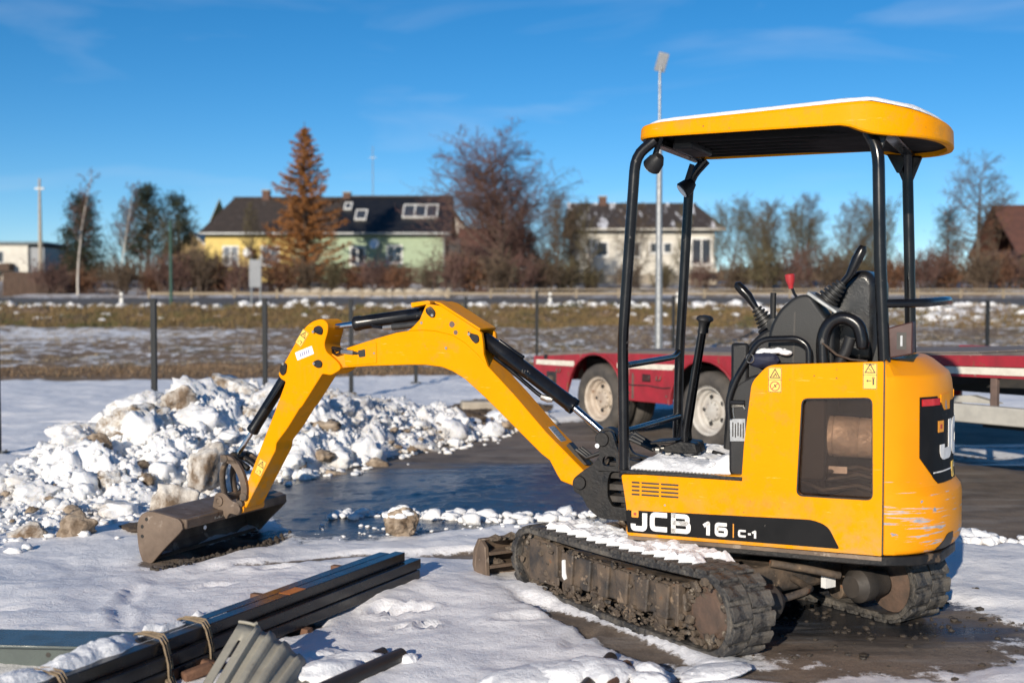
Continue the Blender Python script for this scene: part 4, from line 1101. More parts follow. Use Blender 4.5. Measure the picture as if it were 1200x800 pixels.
# ochre shed left of the duplex
h = thing('ochre_shed', 'small ochre gabled shed with a green door left of the yellow house', 'shed', (-24.3, 91.0, 2.8))
walls(h, -1.5, 1.5, 0, 4, -.5, 2.3, 2.3, 'ochre_wall', gable=False)
MB().prism([(-1.5,2.3),(1.5,2.3),(0,3.6)], 0, 4).build('gable', MAT['ochre_wall'], h)
for s in (-1, 1): MB().prism([(0, 3.62), (s*1.8, 2.05), (s*1.8, 2.2), (0, 3.8)], -.3, 4.3).build('roof', MAT['white_wall'], h)
MB().box(-.45, .65, -.04, .01, -.4, 1.5).build('door', MAT['green_post'], h)
# red roofed barn at the right edge, with an open carport and a dark car
h = thing('barn', 'red brown roofed barn at the right edge behind the tall tree', 'barn', (37.9, 84.0, 2.4))
walls(h, -2.2, 9, 0, 8, -.6, 2.6, 5, 'brick', gable=False)
gable_roof(h, -2.7, 9.5, -.6, 8.6, 2.3, 5.9, 'red_roof')
cp = MB().box(-1.2, 8, -4.4, -.65, 1.75, 1.9, Matrix.Rotation(R(2), 4, 'Y')).build('carport_roof', MAT['sign_back'], h)
for x in (-.9, 2.2, 5.4): MB().box(x-.07, x+.07, -4.2, -4.06, -.9, 1.75).build('carport_post', MAT['dark_wood'], h)
t = thing('panel_fence', 'blue grey panel fence below the carport at the right edge', 'fence', (34.3, 74.0, 2.1))
for k in range(5): MB().box(-1.2+k*1.35, -1.2+k*1.35+1.3, -.04, .04, -.4, .62).build('panel', MAT['teal_board'], t)
for k in range(6): MB().box(-1.27+k*1.35, -1.17+k*1.35, -.07, .07, -.5, .68).build('post', MAT['white_post'], t)
t = thing('parked_car', 'dark blue car parked under the carport at the right edge', 'car', (33.9, 77.5, 2.25))
body = MB().prism([(-2.0,.25),(-1.98,.62),(-1.75,.85),(-1.15,.92),(-.55,1.38),(.75,1.40),(1.35,.95),(1.95,.82),(2.05,.5),(2.0,.25)], -.82, .82).build('body', MAT['car_blue'], t, bevel=.06)
MB().prism([(-1.02,.93),(-.52,1.32),(.05,1.34),(.05,.93)], -.835, .835).build('side_window', MAT['pane'], body)
MB().prism([(.13,.93),(.13,1.34),(.70,1.35),(1.18,.95)], -.835, .835).build('side_window', MAT['pane'], body)
for x in (-1.3, 1.3):
    for y in (-.75, .75):
        w = MB().cyl((x, y-.1, .3), (x, y+.1, .3), .31, 18).build('wheel', MAT['tyre'], t)
        MB().cyl((x, y-.11, .3), (x, y+.11, .3), .19, 14).build('rim', MAT['galv'], w)
for y in (-.6, .6): MB().box(-2.01, -1.97, y-.15, y+.15, .58, .72).build('headlight', MAT['lamp_glass'], body)

# ------------------------------------------------------------------ trees
def branch(b, rng, p, d, L, r, lev, cfg, leaf=None):
    nseg = cfg['seg'][lev]; up = cfg['up'][lev]; wob = cfg['wob'][lev]
    pts = [p.copy()]; q = p.copy(); dd = d.copy()
    for i in range(nseg):
        dd = (dd + Vector((rng.gauss(0, wob), rng.gauss(0, wob), rng.gauss(0, wob) + up))).normalized()
        q = q + dd*(L/nseg); pts.append(q.copy())
    rs = [max(cfg['rmin'], r*(1-.85*i/nseg)) for i in range(nseg+1)]
    b.tube(pts, rs, 5 if lev == 0 else 3, caps=False)
    if lev+1 < len(cfg['n']):
        n = cfg['n'][lev+1]
        for k in range(n):
            t = cfg['t0'][lev] + (1-cfg['t0'][lev])*((k+rng.random())/n)
            f = t*nseg; i = min(int(f), nseg-1); pp = pts[i].lerp(pts[i+1], f-i)
            ax = (pts[i+1]-pts[i]).normalized()
            az = rng.uniform(0, 2*math.pi) if lev else k*2.4 + rng.uniform(-.5, .5)
            u = ax.orthogonal().normalized(); u = Quaternion(ax, az) @ u
            an = R(rng.uniform(*cfg['ang'][lev]))
            nd = (ax*math.cos(an) + u*math.sin(an)).normalized()
            ll = L*cfg['len'][lev]*rng.uniform(.7, 1.15)*cfg['shape'](t) if lev == 0 else L*cfg['len'][lev]*rng.uniform(.6, 1.1)*(1-.4*t)
            branch(b, rng, pp, nd, ll, max(cfg['rmin'], r*cfg['rr'][lev]*(1-.6*t)), lev+1, cfg, leaf)
    elif leaf: leaf(pts)
def base_cfg(**k):
    c = dict(n=[1,16,7,5], seg=[9,5,3,2], up=[.02,.06,.05,.03], wob=[.05,.10,.14,.2], rmin=.0075, t0=[.22,.15,.1], ang=[(35,65),(30,60),(30,65)], len=[.42,.5,.5], rr=[.45,.5,.6], shape=lambda t: 1.15-.75*t)
    c.update(k); return c
def bare_tree(name, h_, r, bark, twig, seed, cfg, lean=(0,0)):
    """trunk mesh and crown mesh under one empty, standing at the origin"""
    rng = random.Random(seed)
    t = thing(name, '', 'tree')
    tk, cr = MB(), MB()
    class Split:                            # trunk and first limbs to the trunk part, the rest to the crown
        pass
    n0 = [0]
    def tube(pts, rs, n, caps=False):
        (tk if rs[0] > r*.33 else cr).tube(pts, rs, n, caps=caps)
    s = Split(); s.tube = tube
    branch(s, rng, Vector((0,0,-.1)), Vector((lean[0], lean[1], 1)).normalized(), h_, r, 0, cfg)
    tk.build('trunk', MAT[bark], t, smooth=60); cr.build('crown', MAT[twig], t, smooth=0)
    return t
def put(o, x, y, label, group=None, rot=0, sc=1, cat='tree', dz=-.1):
    o.location = (x, y, gz(x, y)+dz); o.rotation_euler.z = rot; o.scale = (sc, sc, sc)
    tag(o, label, cat, group); return o
wide = base_cfg(n=[1,30,11,8], ang=[(30,55),(30,60),(30,70)], len=[.48,.5,.5], t0=[.16,.12,.1])
broad = base_cfg(n=[1,26,11,8], t0=[.25,.1,.1], len=[.46,.5,.55], ang=[(35,70),(30,65),(30,75)], wob=[.09,.16,.22,.3], shape=lambda t: .75+.9*t-.9*t*t)
slim = base_cfg(n=[1,32,10,7], ang=[(22,45),(25,50),(30,60)], len=[.30,.45,.5], t0=[.2,.15,.1])
birchc = base_cfg(n=[1,20,7,5], ang=[(30,50),(30,60),(30,70)], len=[.24,.5,.6], t0=[.38,.15,.1], up=[.02,.03,-.02,-.08])
big = bare_tree('birch_tree', 9.0, .16, 'bark_brown', 'twig_red', 11, base_cfg(n=[1,46,14,8], ang=[(28,52),(28,60),(30,75)], len=[.60,.48,.55], t0=[.10,.10,.1], rmin=.009, up=[.02,.06,.02,-.05], shape=lambda t: 1.1-.65*t))
put(big, -.3, 67, 'big reddish birch crown standing between the green house and the white house'); big.scale = (1.35, 1.2, .84)
sb = copy_tree(big); put(sb, -1.2, 69, 'lower reddish birch crown close beside the green house gable'); sb.scale = (1.0, 1.0, .68); sb.rotation_euler.z = 2.0
A = bare_tree('bare_tree', 6.6, .10, 'bark_grey', 'twig_brown', 21, wide); put(A, 2.5, 65.5, 'grey bare tree right of the big birch', 'bare trees beyond the road', 0, .78)
B = bare_tree('bare_tree', 6.3, .09, 'bark_grey', 'twig_olive', 22, slim); put(B, 4.2, 66, 'olive bare tree just left of the front canopy post', 'bare trees beyond the road', 0, .78)
C_ = bare_tree('bare_tree', 6.4, .11, 'bark_brown', 'twig_olive', 23, broad)
put(C_, 12.6, 70, 'spreading bare tree right beside the white house gable', 'bare trees beyond the road', 0, .74)
def again(src, x, y, label, rot, sc, group='bare trees beyond the road'):
    o = copy_tree(src); return put(o, x, y, label, group, rot, sc)
again(A, 7.0, 66, 'bare tree standing before the white house, nearest the lamp post', 1.3, .70)
again(B, 9.2, 65, 'thin bare tree before the white house, seen between the front canopy posts', 2.2, .70)
again(A, 14.9, 69, 'bare tree in the gap behind the joysticks, left part', 2.7, .72)
again(B, 16.2, 68, 'upright bare tree above the red knob', .3, .76)
again(C_, 17.6, 70, 'many stemmed bare tree above the seat console', 3.4, .70)
again(A, 19.2, 69, 'bare tree nearest the left rear canopy post', 4.4, .70)
again(B, 21.8, 70, 'thin bare tree behind the two rear canopy posts', 1.9, .70)
again(C_, 13.6, 66, 'low bare tree with a tangled crown by the white house corner', 5.2, .60)
again(A, 23.7, 78, 'faint bare tree left of the tall right tree', .9, .74)
again(B, 2.9, 80, 'tall thin bare tree far behind the gap beside the birch', 4.0, .92)
again(C_, -18.9, 64, 'russet bare tree between the pines and the yellow house', 2.0, .62)
again(B, -20.4, 66, 'reddish thin tree between the two white birch trunks', 3.0, .86)
again(A, -22.7, 70, 'bare bushy tree behind the leaning birch', 5.0, .72)
again(B, -17.0, 78, 'slim bare tree close left of the yellow house', 1.0, .80)
again(A, 18.4, 74, 'dense bare tree farther back behind the seat console', 2.9, .80)
again(C_, 20.9, 73, 'rounded bare tree left of the far rear canopy post', 1.1, .76)
again(B, .9, 70.5, 'thin bare tree right behind the big birch', 5.5, .82)
again(C_, 16.4, 75, 'low wide bare tree behind the red knob', 4.7, .72)
again(B, 13.0, 76, 'bare tree peeping over the white house gable end', 2.4, .80)
bt = bare_tree('birch_tree', 7.4, .075, 'bark_birch', 'twig_red', 31, birchc, (-.04, 0)); put(bt, -21.6, 59.5, 'white trunked birch leaning left beside the board fence', None, 0, .84)
b2 = bare_tree('birch_tree', 6.8, .065, 'bark_birch', 'twig_red', 32, birchc, (.02, 0)); put(b2, -20.9, 63.5, 'straight white trunked birch left of the pines', None, 0, .86)
rt = bare_tree('tall_tree', 7.9, .17, 'bark_grey', 'twig_brown', 41, base_cfg(n=[1,24,12,8], t0=[.30,.1,.1], len=[.40,.5,.55], ang=[(40,75),(30,65),(30,75)], wob=[.05,.16,.22,.3], up=[0,.03,.02,0], shape=lambda t: .7+.9*t-.9*t*t))
put(rt, 25.6, 66, 'tall spreading tree with brown tufts before the red roofed barn', None, 0, .84)
lv = MB(); rg = random.Random(77)
for k in range(700):
    a = rg.uniform(0, 6.28); rr_ = rg.random()**.6*2.2; z = rg.uniform(3.6, 7.6)
    if abs(z-5.6) > 2.1*(1-.15*rr_): continue
    c = Vector((rr_*math.cos(a), rr_*math.sin(a), z)); s = rg.uniform(.04, .12)
    d1 = Vector((rg.gauss(0,1), rg.gauss(0,1), rg.gauss(0,1))).normalized()*s; d2 = d1.orthogonal().normalized()*s*.8
    lv.add([c-d1, c+d2, c+d1, c-d2], [(0,1,2,3)])
lv.build('leaf_tufts', MAT['dead_leaf'], rt, smooth=0, kind='stuff')

# rusty larch in front of the duplex
def larch():
    rng = random.Random(5)
    t = thing('larch_tree', 'tall rusty orange larch in front of the yellow and green duplex', 'tree')
    tk, lf = MB(), MB()
    H = 10.0
    tk.tube([(0,0,-.2),(.03,0,3),(-.02,.02,6),(0,0,H)], [.17,.13,.08,.02], 8)
    for k in range(190):
        z = .8 + (H-1.1)*(k/190)**.92
        f = (z/H); L = max(.0, 1-f)**.80*3.6*rng.uniform(.5, 1.12)*(.86+.20*math.sin(k*.83)) + .12
        az = k*2.399 + rng.uniform(-.4, .4); d = Vector((math.cos(az), math.sin(az), 0))
        pts = []
        for i in range(6):
            u = i/5; pts.append(Vector((0,0,z)) + d*L*u + Vector((0,0,-.22*L*u*(1-.95*u)*1.4 + .12*L*u*u)) + Vector((rng.gauss(0,.02),rng.gauss(0,.02),0)))
        tk.tube(pts, [.028*(1-f*.6)*(1-.8*i/5)+.006 for i in range(6)], 3, caps=False)
        m = int(18*L*2.2)+8
        for q in range(m):
            u = rng.uniform(.12, 1.02); i = min(int(u*5), 4); p = pts[i].lerp(pts[i+1], min(1, u*5-i))
            for _ in range(2):
                o = Vector((rng.gauss(0,.09), rng.gauss(0,.09), rng.gauss(-.10,.08)))*(.5+.6*(1-f)); s = rng.uniform(.03, .08)
                d1 = Vector((rng.gauss(0,1), rng.gauss(0,1), rng.gauss(0,1))).normalized()*s; d2 = d1.orthogonal().normalized()*s*.75
                c = p+o; lf.add([c-d1, c+d2, c+d1, c-d2], [(0,1,2,3)])
    tk.build('trunk', MAT['bark_brown'], t, smooth=60); lf.build('crown', MAT['larch_needle'], t, smooth=0)
    return t
o = larch(); o.location = (-12.35, 71.5, 2.0)
def conifer(name, label, H, Wd, n, leaf, seed, x, y, z0=.25, prof=lambda f: 1-f, clump=.22, dens=16, up=.25, size=(.05,.11)):
    rng = random.Random(seed)
    t = thing(name, label, 'tree', (x, y, gz(x, y)-.1))
    tk, lf = MB(), MB()
    tk.tube([(0,0,0),(rng.gauss(0,.05),0,H*.5),(0,0,H*.97)], [.12,.08,.02], 7)
    for k in range(n):
        f = z0 + (1-z0)*(k+rng.random())/n; z = H*f; L = max(.12, Wd*prof((f-z0)/(1-z0))*rng.uniform(.55, 1.1))
        az = rng.uniform(0, 6.28); e = Vector((math.cos(az)*L, math.sin(az)*L, z + up*L))
        tk.tube([Vector((0,0,z-.05)), Vector((e.x*.5, e.y*.5, z+.05*L)), e], [.03,.02,.01], 3, caps=False)
        for c_i in range(3):
            cc = Vector((0,0,z)).lerp(e, (.45,.75,1.0)[c_i])
            for q in range(dens):
                o_ = Vector((rng.gauss(0,1), rng.gauss(0,1), rng.gauss(0,.75)))*clump; s = rng.uniform(*size)
                d1 = Vector((rng.gauss(0,1), rng.gauss(0,1), rng.gauss(0,1))).normalized()*s; d2 = d1.orthogonal().normalized()*s*.35
                c = cc+o_; lf.add([c-d1, c+d2, c+d1, c-d2], [(0,1,2,3)])
    tk.build('trunk', MAT['bark_brown'], t, smooth=60); lf.build('crown', MAT[leaf], t, smooth=0)
    return t
conifer('pine_tree', 'dark dense pine at the left behind the leaning birch', 5.2, 1.5, 80, 'pine_needle', 3, -24.6, 68.5, .12, lambda f: 1.1-.75*f, .24, 30)
conifer('pine_tree', 'open topped pine left of the green roadside pole', 5.7, 1.7, 60, 'pine_needle', 4, -19.9, 65.5, .30, lambda f: 1.0-.6*f, .20, 26, .3)
conifer('pine_tree', 'slim pine directly behind the green roadside pole', 5.2, 1.25, 44, 'pine_needle', 6, -18.1, 65.0, .38, lambda f: 1.0-.55*f, .19, 24, .3)
conifer('pine_tree', 'small low pine at the far left beside the power pole', 3.4, 1.0, 26, 'pine_needle', 9, -27.4, 74, .1, lambda f: 1-f*.8, .2, 14)
conifer('thuja_tree', 'bronze brown columnar thuja left of the white house', 4.6, .80, 90, 'thuja_leaf', 12, 3.55, 71.5, .03, lambda f: (.9+.3*f)*(1-f**5), .15, 16, .5, (.04,.09))
conifer('thuja_tree', 'shorter dark thuja close left of the taller one', 3.2, .85, 60, 'thuja_leaf', 14, 1.0, 72.5, .03, lambda f: 1-f*.8, .16, 16, .5, (.04,.09))
conifer('ivy_tree', 'brown ivy covered stump tree under the tall right tree', 4.6, 1.1, 70, 'thuja_leaf', 15, 25.1, 69, .04, lambda f: 1-f*.5, .2, 16, .4, (.05,.1))
# shrubs
def shrub(name, seed, h_, twig, n=26, leafy=None):
    rng = random.Random(seed); t = thing(name, '', 'shrub'); cr = MB()
    cf = base_cfg(n=[1,6,5], seg=[4,3,2], up=[.04,.05,.02], wob=[.14,.2,.25], rmin=.010, t0=[.15,.1], ang=[(25,60),(25,65)], len=[.55,.55], rr=[.6,.6], shape=lambda t: 1.1-.4*t)
    st = MB()
    class S_: pass
    s = S_(); s.tube = lambda pts, rs, k, caps=False: (st if rs[0] > .022 else cr).tube(pts, rs, 3, caps=caps)
    for k in range(n):
        a = rng.uniform(0, 6.28); tilt = rng.uniform(.05, .6)
        branch(s, rng, Vector((rng.gauss(0,.25), rng.gauss(0,.25), 0)), Vector((math.cos(a)*tilt, math.sin(a)*tilt, 1)).normalized(), h_*rng.uniform(.6, 1.05), .026, 0, cf)
    if leafy:
        for q in range(520):
            a = rng.uniform(0, 6.28); r_ = rng.random()**.5*.75*h_; c = Vector((r_*math.cos(a), r_*math.sin(a), rng.uniform(.08, 1)*h_*(1-.35*r_/h_)))
            sz = rng.uniform(.03, .07); d1 = Vector((rng.gauss(0,1), rng.gauss(0,1), rng.gauss(0,1))).normalized()*sz; d2 = d1.orthogonal().normalized()*sz*.7
            cr.add([c-d1, c+d2, c+d1, c-d2], [(0,1,2,3)])
    st.build('stems', MAT['bark_brown'], t, smooth=0); cr.build('twigs', MAT[twig] if not leafy else [MAT[twig]], t, smooth=0)
    return t
SH = [shrub('bare_shrub', 1, 1.6, 'twig_red'), shrub('bare_shrub', 2, 1.8, 'twig_brown'), shrub('leafy_shrub', 3, 1.4, 'dead_leaf', 22, True), shrub('bare_shrub', 4, 1.5, 'twig_olive')]
sp = [(-23.2,60,0,.9),(-21.9,61.5,2,.8),(-19.6,60,1,1.0),(-18.3,61,2,.9),(-17.2,60.5,0,1.1),(-15.9,61,1,1.15),(-14.9,62,2,1.0),(-13.7,61,0,1.1),(-16.6,66,3,1.1),(-19,70,2,1.2),
      (-12.2,62.5,2,1.05),(-10.9,63,1,1.0),(-9.6,63.5,3,.9),(-8.4,64,2,.95),(-7.0,63,0,.95),(-5.8,62,2,.85),(-4.3,62,1,.9),(-3.0,61.5,0,1.05),(-1.9,62,2,1.0),(-.7,61,1,1.1),(.5,62,0,1.1),(1.7,63,1,1.05),
      (2.9,64,3,.9),(4.3,65,3,.85),(6.2,64,1,.8),(8.3,66,3,.9),(10.3,66,0,.85),(12.0,64,1,.95),(13.3,63,3,1.0),(15.3,64,0,1.0),(16.9,63.5,1,1.05),(18.6,64,3,1.0),(20.2,64,2,.9),(22.0,64,0,1.0),(23.4,65,2,1.0),(25.0,64,1,1.0),(26.6,66,2,1.0),(27.9,67,0,.9),(29.2,68,3,.8),
      (-25.9,72,2,1.2),(-3.6,75,1,1.2),(1.9,75,1,1.2)]
names = ['reddish bare', 'brown bare', 'russet leaved', 'olive bare']
used = set()
for k, (x, y, i, s) in enumerate(sp):
    o = SH[i]
    if i in used: o = copy_tree(o)
    used.add(i)
    put(o, x, y, names[i] + ' shrub in the unkempt row beyond the road', names[i] + ' shrubs beyond the road', rr.uniform(0, 6.28), s*rr.uniform(.95, 1.1)*(1.35 if x > 12 else 1.1), 'shrub')
# far tree line on the horizon, one mass
fw = MB(); rg = random.Random(9)
for k in range(9000):
    x = rg.uniform(-170, 170); y = rg.uniform(125, 190); hgt = rg.uniform(1.6, 4.6)*(.75+.5*mnoise.noise(Vector((x*.06, y*.05, 0))))
    lx, w = rg.gauss(0, .6), rg.uniform(.10, .34); z = 2.9
    fw.add([(x-w, y, z), (x+w, y, z), (x+lx, y+rg.gauss(0,.4), z+hgt), (x+lx*.4, y+.3, z+hgt*.6)], [(0,1,2),(0,2,3)])
o = fw.build('far_woods', MAT['twig_brown'], kind='stuff', smooth=0); tag(o, 'far off belt of brown winter woods along the horizon', 'woods')
# ------------------------------------------------------------------ the mini excavator
EX = thing('excavator', 'yellow mini excavator with black posts and a snow topped canopy, bucket resting on the snow', 'excavator', (1.0, 5.9, 0), R(155.7))
# machine frame: x forward to the bucket, y to the side that faces the photo, z up
def arcpts(c, r, a0, a1, n): return [(c[0]+r*math.cos(R(a0+(a1-a0)*i/n)), c[1]+r*math.sin(R(a0+(a1-a0)*i/n))) for i in range(n+1)]
def rrect(x0, x1, z0, z1, r, n=4):
    return arcpts((x1-r, z1-r), r, 0, 90, n) + arcpts((x0+r, z1-r), r, 90, 180, n) + arcpts((x0+r, z0+r), r, 180, 270, n) + arcpts((x1-r, z0+r), r, 270, 360, n)
def rpoly(pts, r, n=4):
    """polygon with rounded corners"""
    out = []; k = len(pts)
    rs = r if isinstance(r, (list, tuple)) else [r]*k
    for i in range(k):
        p = Vector(pts[i]); a = Vector(pts[i-1])-p; b = Vector(pts[(i+1) % k])-p
        q = min(rs[i], a.length*.45, b.length*.45)
        if q < 1e-5: out.append(tuple(p)); continue
        A = p + a.normalized()*q; B = p + b.normalized()*q
        for j in range(n+1):
            t = j/n; out.append(tuple((1-t)**2*A + 2*t*(1-t)*p + t*t*B))
    return out
def stroke2d(pts, w, closed=False):
    """thick polyline as quads in 2-D"""
    P = [Vector(p) for p in pts]; k = len(P); L = []; Rr = []
    for i in range(k):
        if closed: a, c = P[i-1], P[(i+1) % k]
        else: a, c = P[max(0, i-1)], P[min(k-1, i+1)]
        d0 = (P[i]-a); d1 = (c-P[i])
        if d0.length < 1e-9: d0 = d1
        if d1.length < 1e-9: d1 = d0
        d0.normalize(); d1.normalize()
        n0 = Vector((-d0.y, d0.x)); n1 = Vector((-d1.y, d1.x)); n = (n0+n1)
        n = n.normalized() if n.length > 1e-6 else n0
        s = w/2/max(.5, n.dot(n0))
        L.append(P[i]+n*s); Rr.append(P[i]-n*s)
    q = []
    for i in range(k if closed else k-1):
        j = (i+1) % k; q.append([tuple(L[i]), tuple(L[j]), tuple(Rr[j]), tuple(Rr[i])])
    return q
def rline(pts, r, n=4):
    out = [pts[0]]
    for i in range(1, len(pts)-1):
        p = Vector(pts[i]); a = Vector(pts[i-1])-p; b = Vector(pts[i+1])-p
        q = min(r, a.length*.5, b.length*.5); A = p+a.normalized()*q; B = p+b.normalized()*q
        for j in range(n+1):
            t = j/n; out.append(tuple((1-t)**2*A + 2*t*(1-t)*p + t*t*B))
    out.append(pts[-1]); return out
GLYPH = {   # unit cell 1 x 1, y up; list of (polyline, closed)
 'J': [(rline([(.86,1.0),(.86,.10),(.12,.10),(.12,.36)], .20), False)],
 'C': [(rline([(.98,.86),(.13,.86),(.13,.14),(.98,.14)], .20), False)],
 'B': [(rline([(.0,.87),(.86,.87),(.86,.52),(.05,.52)], .16), False), (rline([(.05,.52),(.92,.52),(.92,.13),(.0,.13)], .16), False), ([(.11,1.0),(.11,.0)], False)],
 '1': [(rline([(.05,.68),(.55,.90),(.55,0)], .04), False)],
 '6': [(rline([(.92,.88),(.14,.88),(.14,.12),(.86,.12),(.86,.54),(.14,.54)], .16), False)],
 'c': [(rline([(.95,.86),(.13,.86),(.13,.14),(.95,.14)], .18), False)],
 '-': [([(.2,.5),(.8,.5)], False)],
}
def letter(name, ch, x0, z0, w, h, st, parent, mat, fmap, t=.0015):
    """x runs to the reader's right; fmap(u, z) -> (outer point, normal) in the machine frame"""
    b = MB()
    for line, cl_ in GLYPH[ch]:
        pts = [(x0+p[0]*w, z0+p[1]*h) for p in line]
        dense = []
        for i in range(len(pts)-1):
            k = max(1, int((Vector(pts[i+1])-Vector(pts[i])).length/.03))
            dense += [tuple(Vector(pts[i]).lerp(Vector(pts[i+1]), j/k)) for j in range(k)]
        dense.append(pts[-1])
        for q in stroke2d(dense, st, cl_):
            lo = [fmap(*p)[0] for p in q]; hi = [fmap(*p)[0] + fmap(*p)[1]*t for p in q]
            b.add(lo+hi, [(4,5,6,7),(0,1,5,4),(1,2,6,5),(2,3,7,6),(3,0,4,7)])
    return b.build(name, mat, parent, smooth=0)
def flat_side(y):                    # reader's right is -x on the side that faces the photo
    return lambda u, z: (Vector((-u, y, z)), Vector((0, 1, 0)))

# --- side panel with the service window
YS = .49
outer = rpoly([(.313,.676),(-.258,.706),(-.267,.85),(-.300,1.128),(-.372,1.206),(-.866,1.232),(-.866,.396),(.287,.392),(.283,.50)], [.012,.012,.03,.03,.03,.008,.006,.02,.05])
wind = rpoly([(-.520,1.064),(-.822,1.077),(-.828,.632),(-.500,.630)], .030)
SP = MB().prism(outer, YS-.05, YS, holes=[wind]).build('side_panel', MAT['yellow'], EX, bevel=.010, seg=3, smooth=40)
wi = rpoly([(-.512,1.072),(-.830,1.085),(-.836,.624),(-.492,.622)], .034)
W_ = MB().prism(wi, YS-.046, YS-.040).build('service_window', MAT['smoke_glass'], SP)
gk = MB()
for q in stroke2d([Vector(p) for p in wind], .010, True): gk.prism(q, YS-.02, YS-.004)
gk.build('window_seal', MAT['black_plastic'], SP)
# engine bay seen through the window
eb = MB().box(-.86, -.44, .10, .12, .45, 1.16); eb.box(-.44, -.42, .12, YS-.05, .45, 1.16); eb.box(-.86, -.44, .12, YS-.05, .45, .60)
eb.build('engine_bay', MAT['engine_bay'], EX)
mf = MB().lathe([(.0,-.155),(.075,-.155),(.088,-.14),(.090,-.05),(.084,-.045),(.090,-.04),(.092,.06),(.086,.065),(.090,.07),(.088,.14),(.07,.155),(0,.155)], (-.70, .33, .885), (1,.05,.03), 22).build('muffler', MAT['foil'], EX, smooth=50)
hs = MB()
for k, (z, y) in enumerate(((.74,.34),(.70,.30),(.66,.36))):
    hs.tube([(-.50,y,z+.02),(-.60,y+.03,z-.015),(-.74,y-.02,z+.01),(-.84,y,z-.01)], .016, 8)
hs.box(-.84, -.62, .22, .34, .60, .665); hs.tube([(-.58,.36,.80),(-.585,.37,.70),(-.60,.36,.64)], .018, 8)
hs.build('hoses', MAT['black_iron'], EX)
MB().box(-.70, -.60, .36, .37, .725, .755).build('hose_label', MAT['white_plate'], EX)
# mirrored far side and inner carcass
MB().prism(outer, -YS, -YS+.05).build('side_panel', MAT['yellow'], EX, bevel=.008)
MB().box(-.86, -.30, -.43, .098, .42, 1.20).build('carcass', MAT['black_plastic'], EX)
MB().box(-.28, .30, -.43, .43, .42, .672).build('floor_carcass', MAT['black_plastic'], EX)
MB().box(-.862, -.40, -.43, .43, 1.162, 1.214).build('engine_cover', MAT['black_plastic'], EX, bevel=.01)
MB().prism([(.29,-.47),(.29,.47),(-.86,.47),(-1.0,.40),(-1.09,.28),(-1.13,.0),(-1.09,-.28),(-1.0,-.40),(-.86,-.47)], .345, .390, 'xy').build('revolving_frame', MAT['black_iron'], EX, bevel=.006)
MB().prism([(.285,.478),(.285,.44),(-.865,.44),(-.865,.478)], .372, .389, 'xy').build('frame_lip', MAT['brown_steel'], EX)
# grille slots
for r_ in range(4):
    for a, b in ((.262,.222),(.214,.128),(.120,.035)):
        z = .588 + r_*.0185
        MB().prism(rrect(b, a, z-.0042, z+.0042, .0035, 2), YS-.002, YS+.0012).build('grille_slot', MAT['ink'], SP)
# black stripe with lettering
dec = rpoly([(.291,.511),(-.575,.531),(-.640,.508),(-.690,.412),(.281,.407)], [.004,.10,.08,.01,.004], 6)
D = MB().prism(dec, YS-.001, YS+.0012).build('decal_stripe', MAT['decal_black'], SP)
F = flat_side(YS+.0012)
letter('letter_j', 'J', -.262, .421, .076, .082, .024, D, MAT['decal_white'], F)
letter('letter_c', 'C', -.171, .421, .084, .092, .0235, D, MAT['decal_white'], F)
letter('letter_b', 'B', -.068, .421, .088, .092, .0215, D, MAT['decal_white'], F)
em = MB().prism(rrect(.227,.261,.480,.513,.004,2), YS+.0012, YS+.0030).build('orange_emblem', MAT['decal_orange'], D)
MB().prism(rrect(.237,.251,.490,.503,.003,2), YS+.0030, YS+.0036).build('emblem_mark', MAT['red_ink'], em)
letter('digit_one', '1', .082, .424, .042, .062, .017, D, MAT['decal_white'], F)
letter('digit_six', '6', .136, .424, .060, .062, .016, D, MAT['decal_white'], F)
MB().prism([(-.219,.423),(-.224,.423),(-.224,.486),(-.219,.486)], YS+.0012, YS+.003).build('orange_bar', MAT['decal_orange'], D)
letter('letter_c', 'c', .243, .428, .037, .034, .0095, D, MAT['decal_white'], F)
letter('dash', '-', .284, .428, .022, .034, .009, D, MAT['decal_white'], F)
letter('digit_one', '1', .306, .428, .026, .034, .0095, D, MAT['decal_white'], F)
# warning stickers
def sticker(parent, name, x0, x1, z0, z1, y, draw, M=None, thick=.0012):
    s = MB().prism(rrect(x0, x1, z0, z1, .005, 2), y-.0006, y+thick, M=M).build(name, MAT['sticker'], parent)
    b = MB(); red = MB()
    def ln(pts, w, cl_=False, mb=b):
        for q in stroke2d(pts, w, cl_): mb.prism(q, y+thick, y+thick+.0008, M=M)
    ln(rrect(x0+.002, x1-.002, z0+.002, z1-.002, .004, 2), .0022, True)
    draw(ln, b, red, (x0+x1)/2, z0, z1, x1-x0)
    b.build('printed_symbol', MAT['ink'], s, smooth=0)
    if red.v: red.build('printed_ring', MAT['red_ink'], s, smooth=0)
def tri(ln, cx, cz, r):
    ln([(cx-r, cz-r*.8), (cx+r, cz-r*.8), (cx, cz+r)], .0042, True)
def circ(cx, cz, r, n=18): return [(cx+r*math.cos(2*math.pi*i/n), cz+r*math.sin(2*math.pi*i/n)) for i in range(n)]
def draw1(ln, b, red, cx, z0, z1, w):
    zm = (z0+z1)/2; ln([(cx-w/2, zm), (cx+w/2, zm)], .002)
    tri(ln, cx, zm+.026, .021); ln([(cx-.009, zm+.014), (cx-.002, zm+.028), (cx+.002, zm+.018), (cx+.009, zm+.014)], .004)
    ln(circ(cx, zm-.028, .020), .004, True, red); ln([(cx-.014, zm-.014), (cx+.014, zm-.042)], .004, False, red); ln([(cx+.004, zm-.020), (cx-.006, zm-.034)], .004)
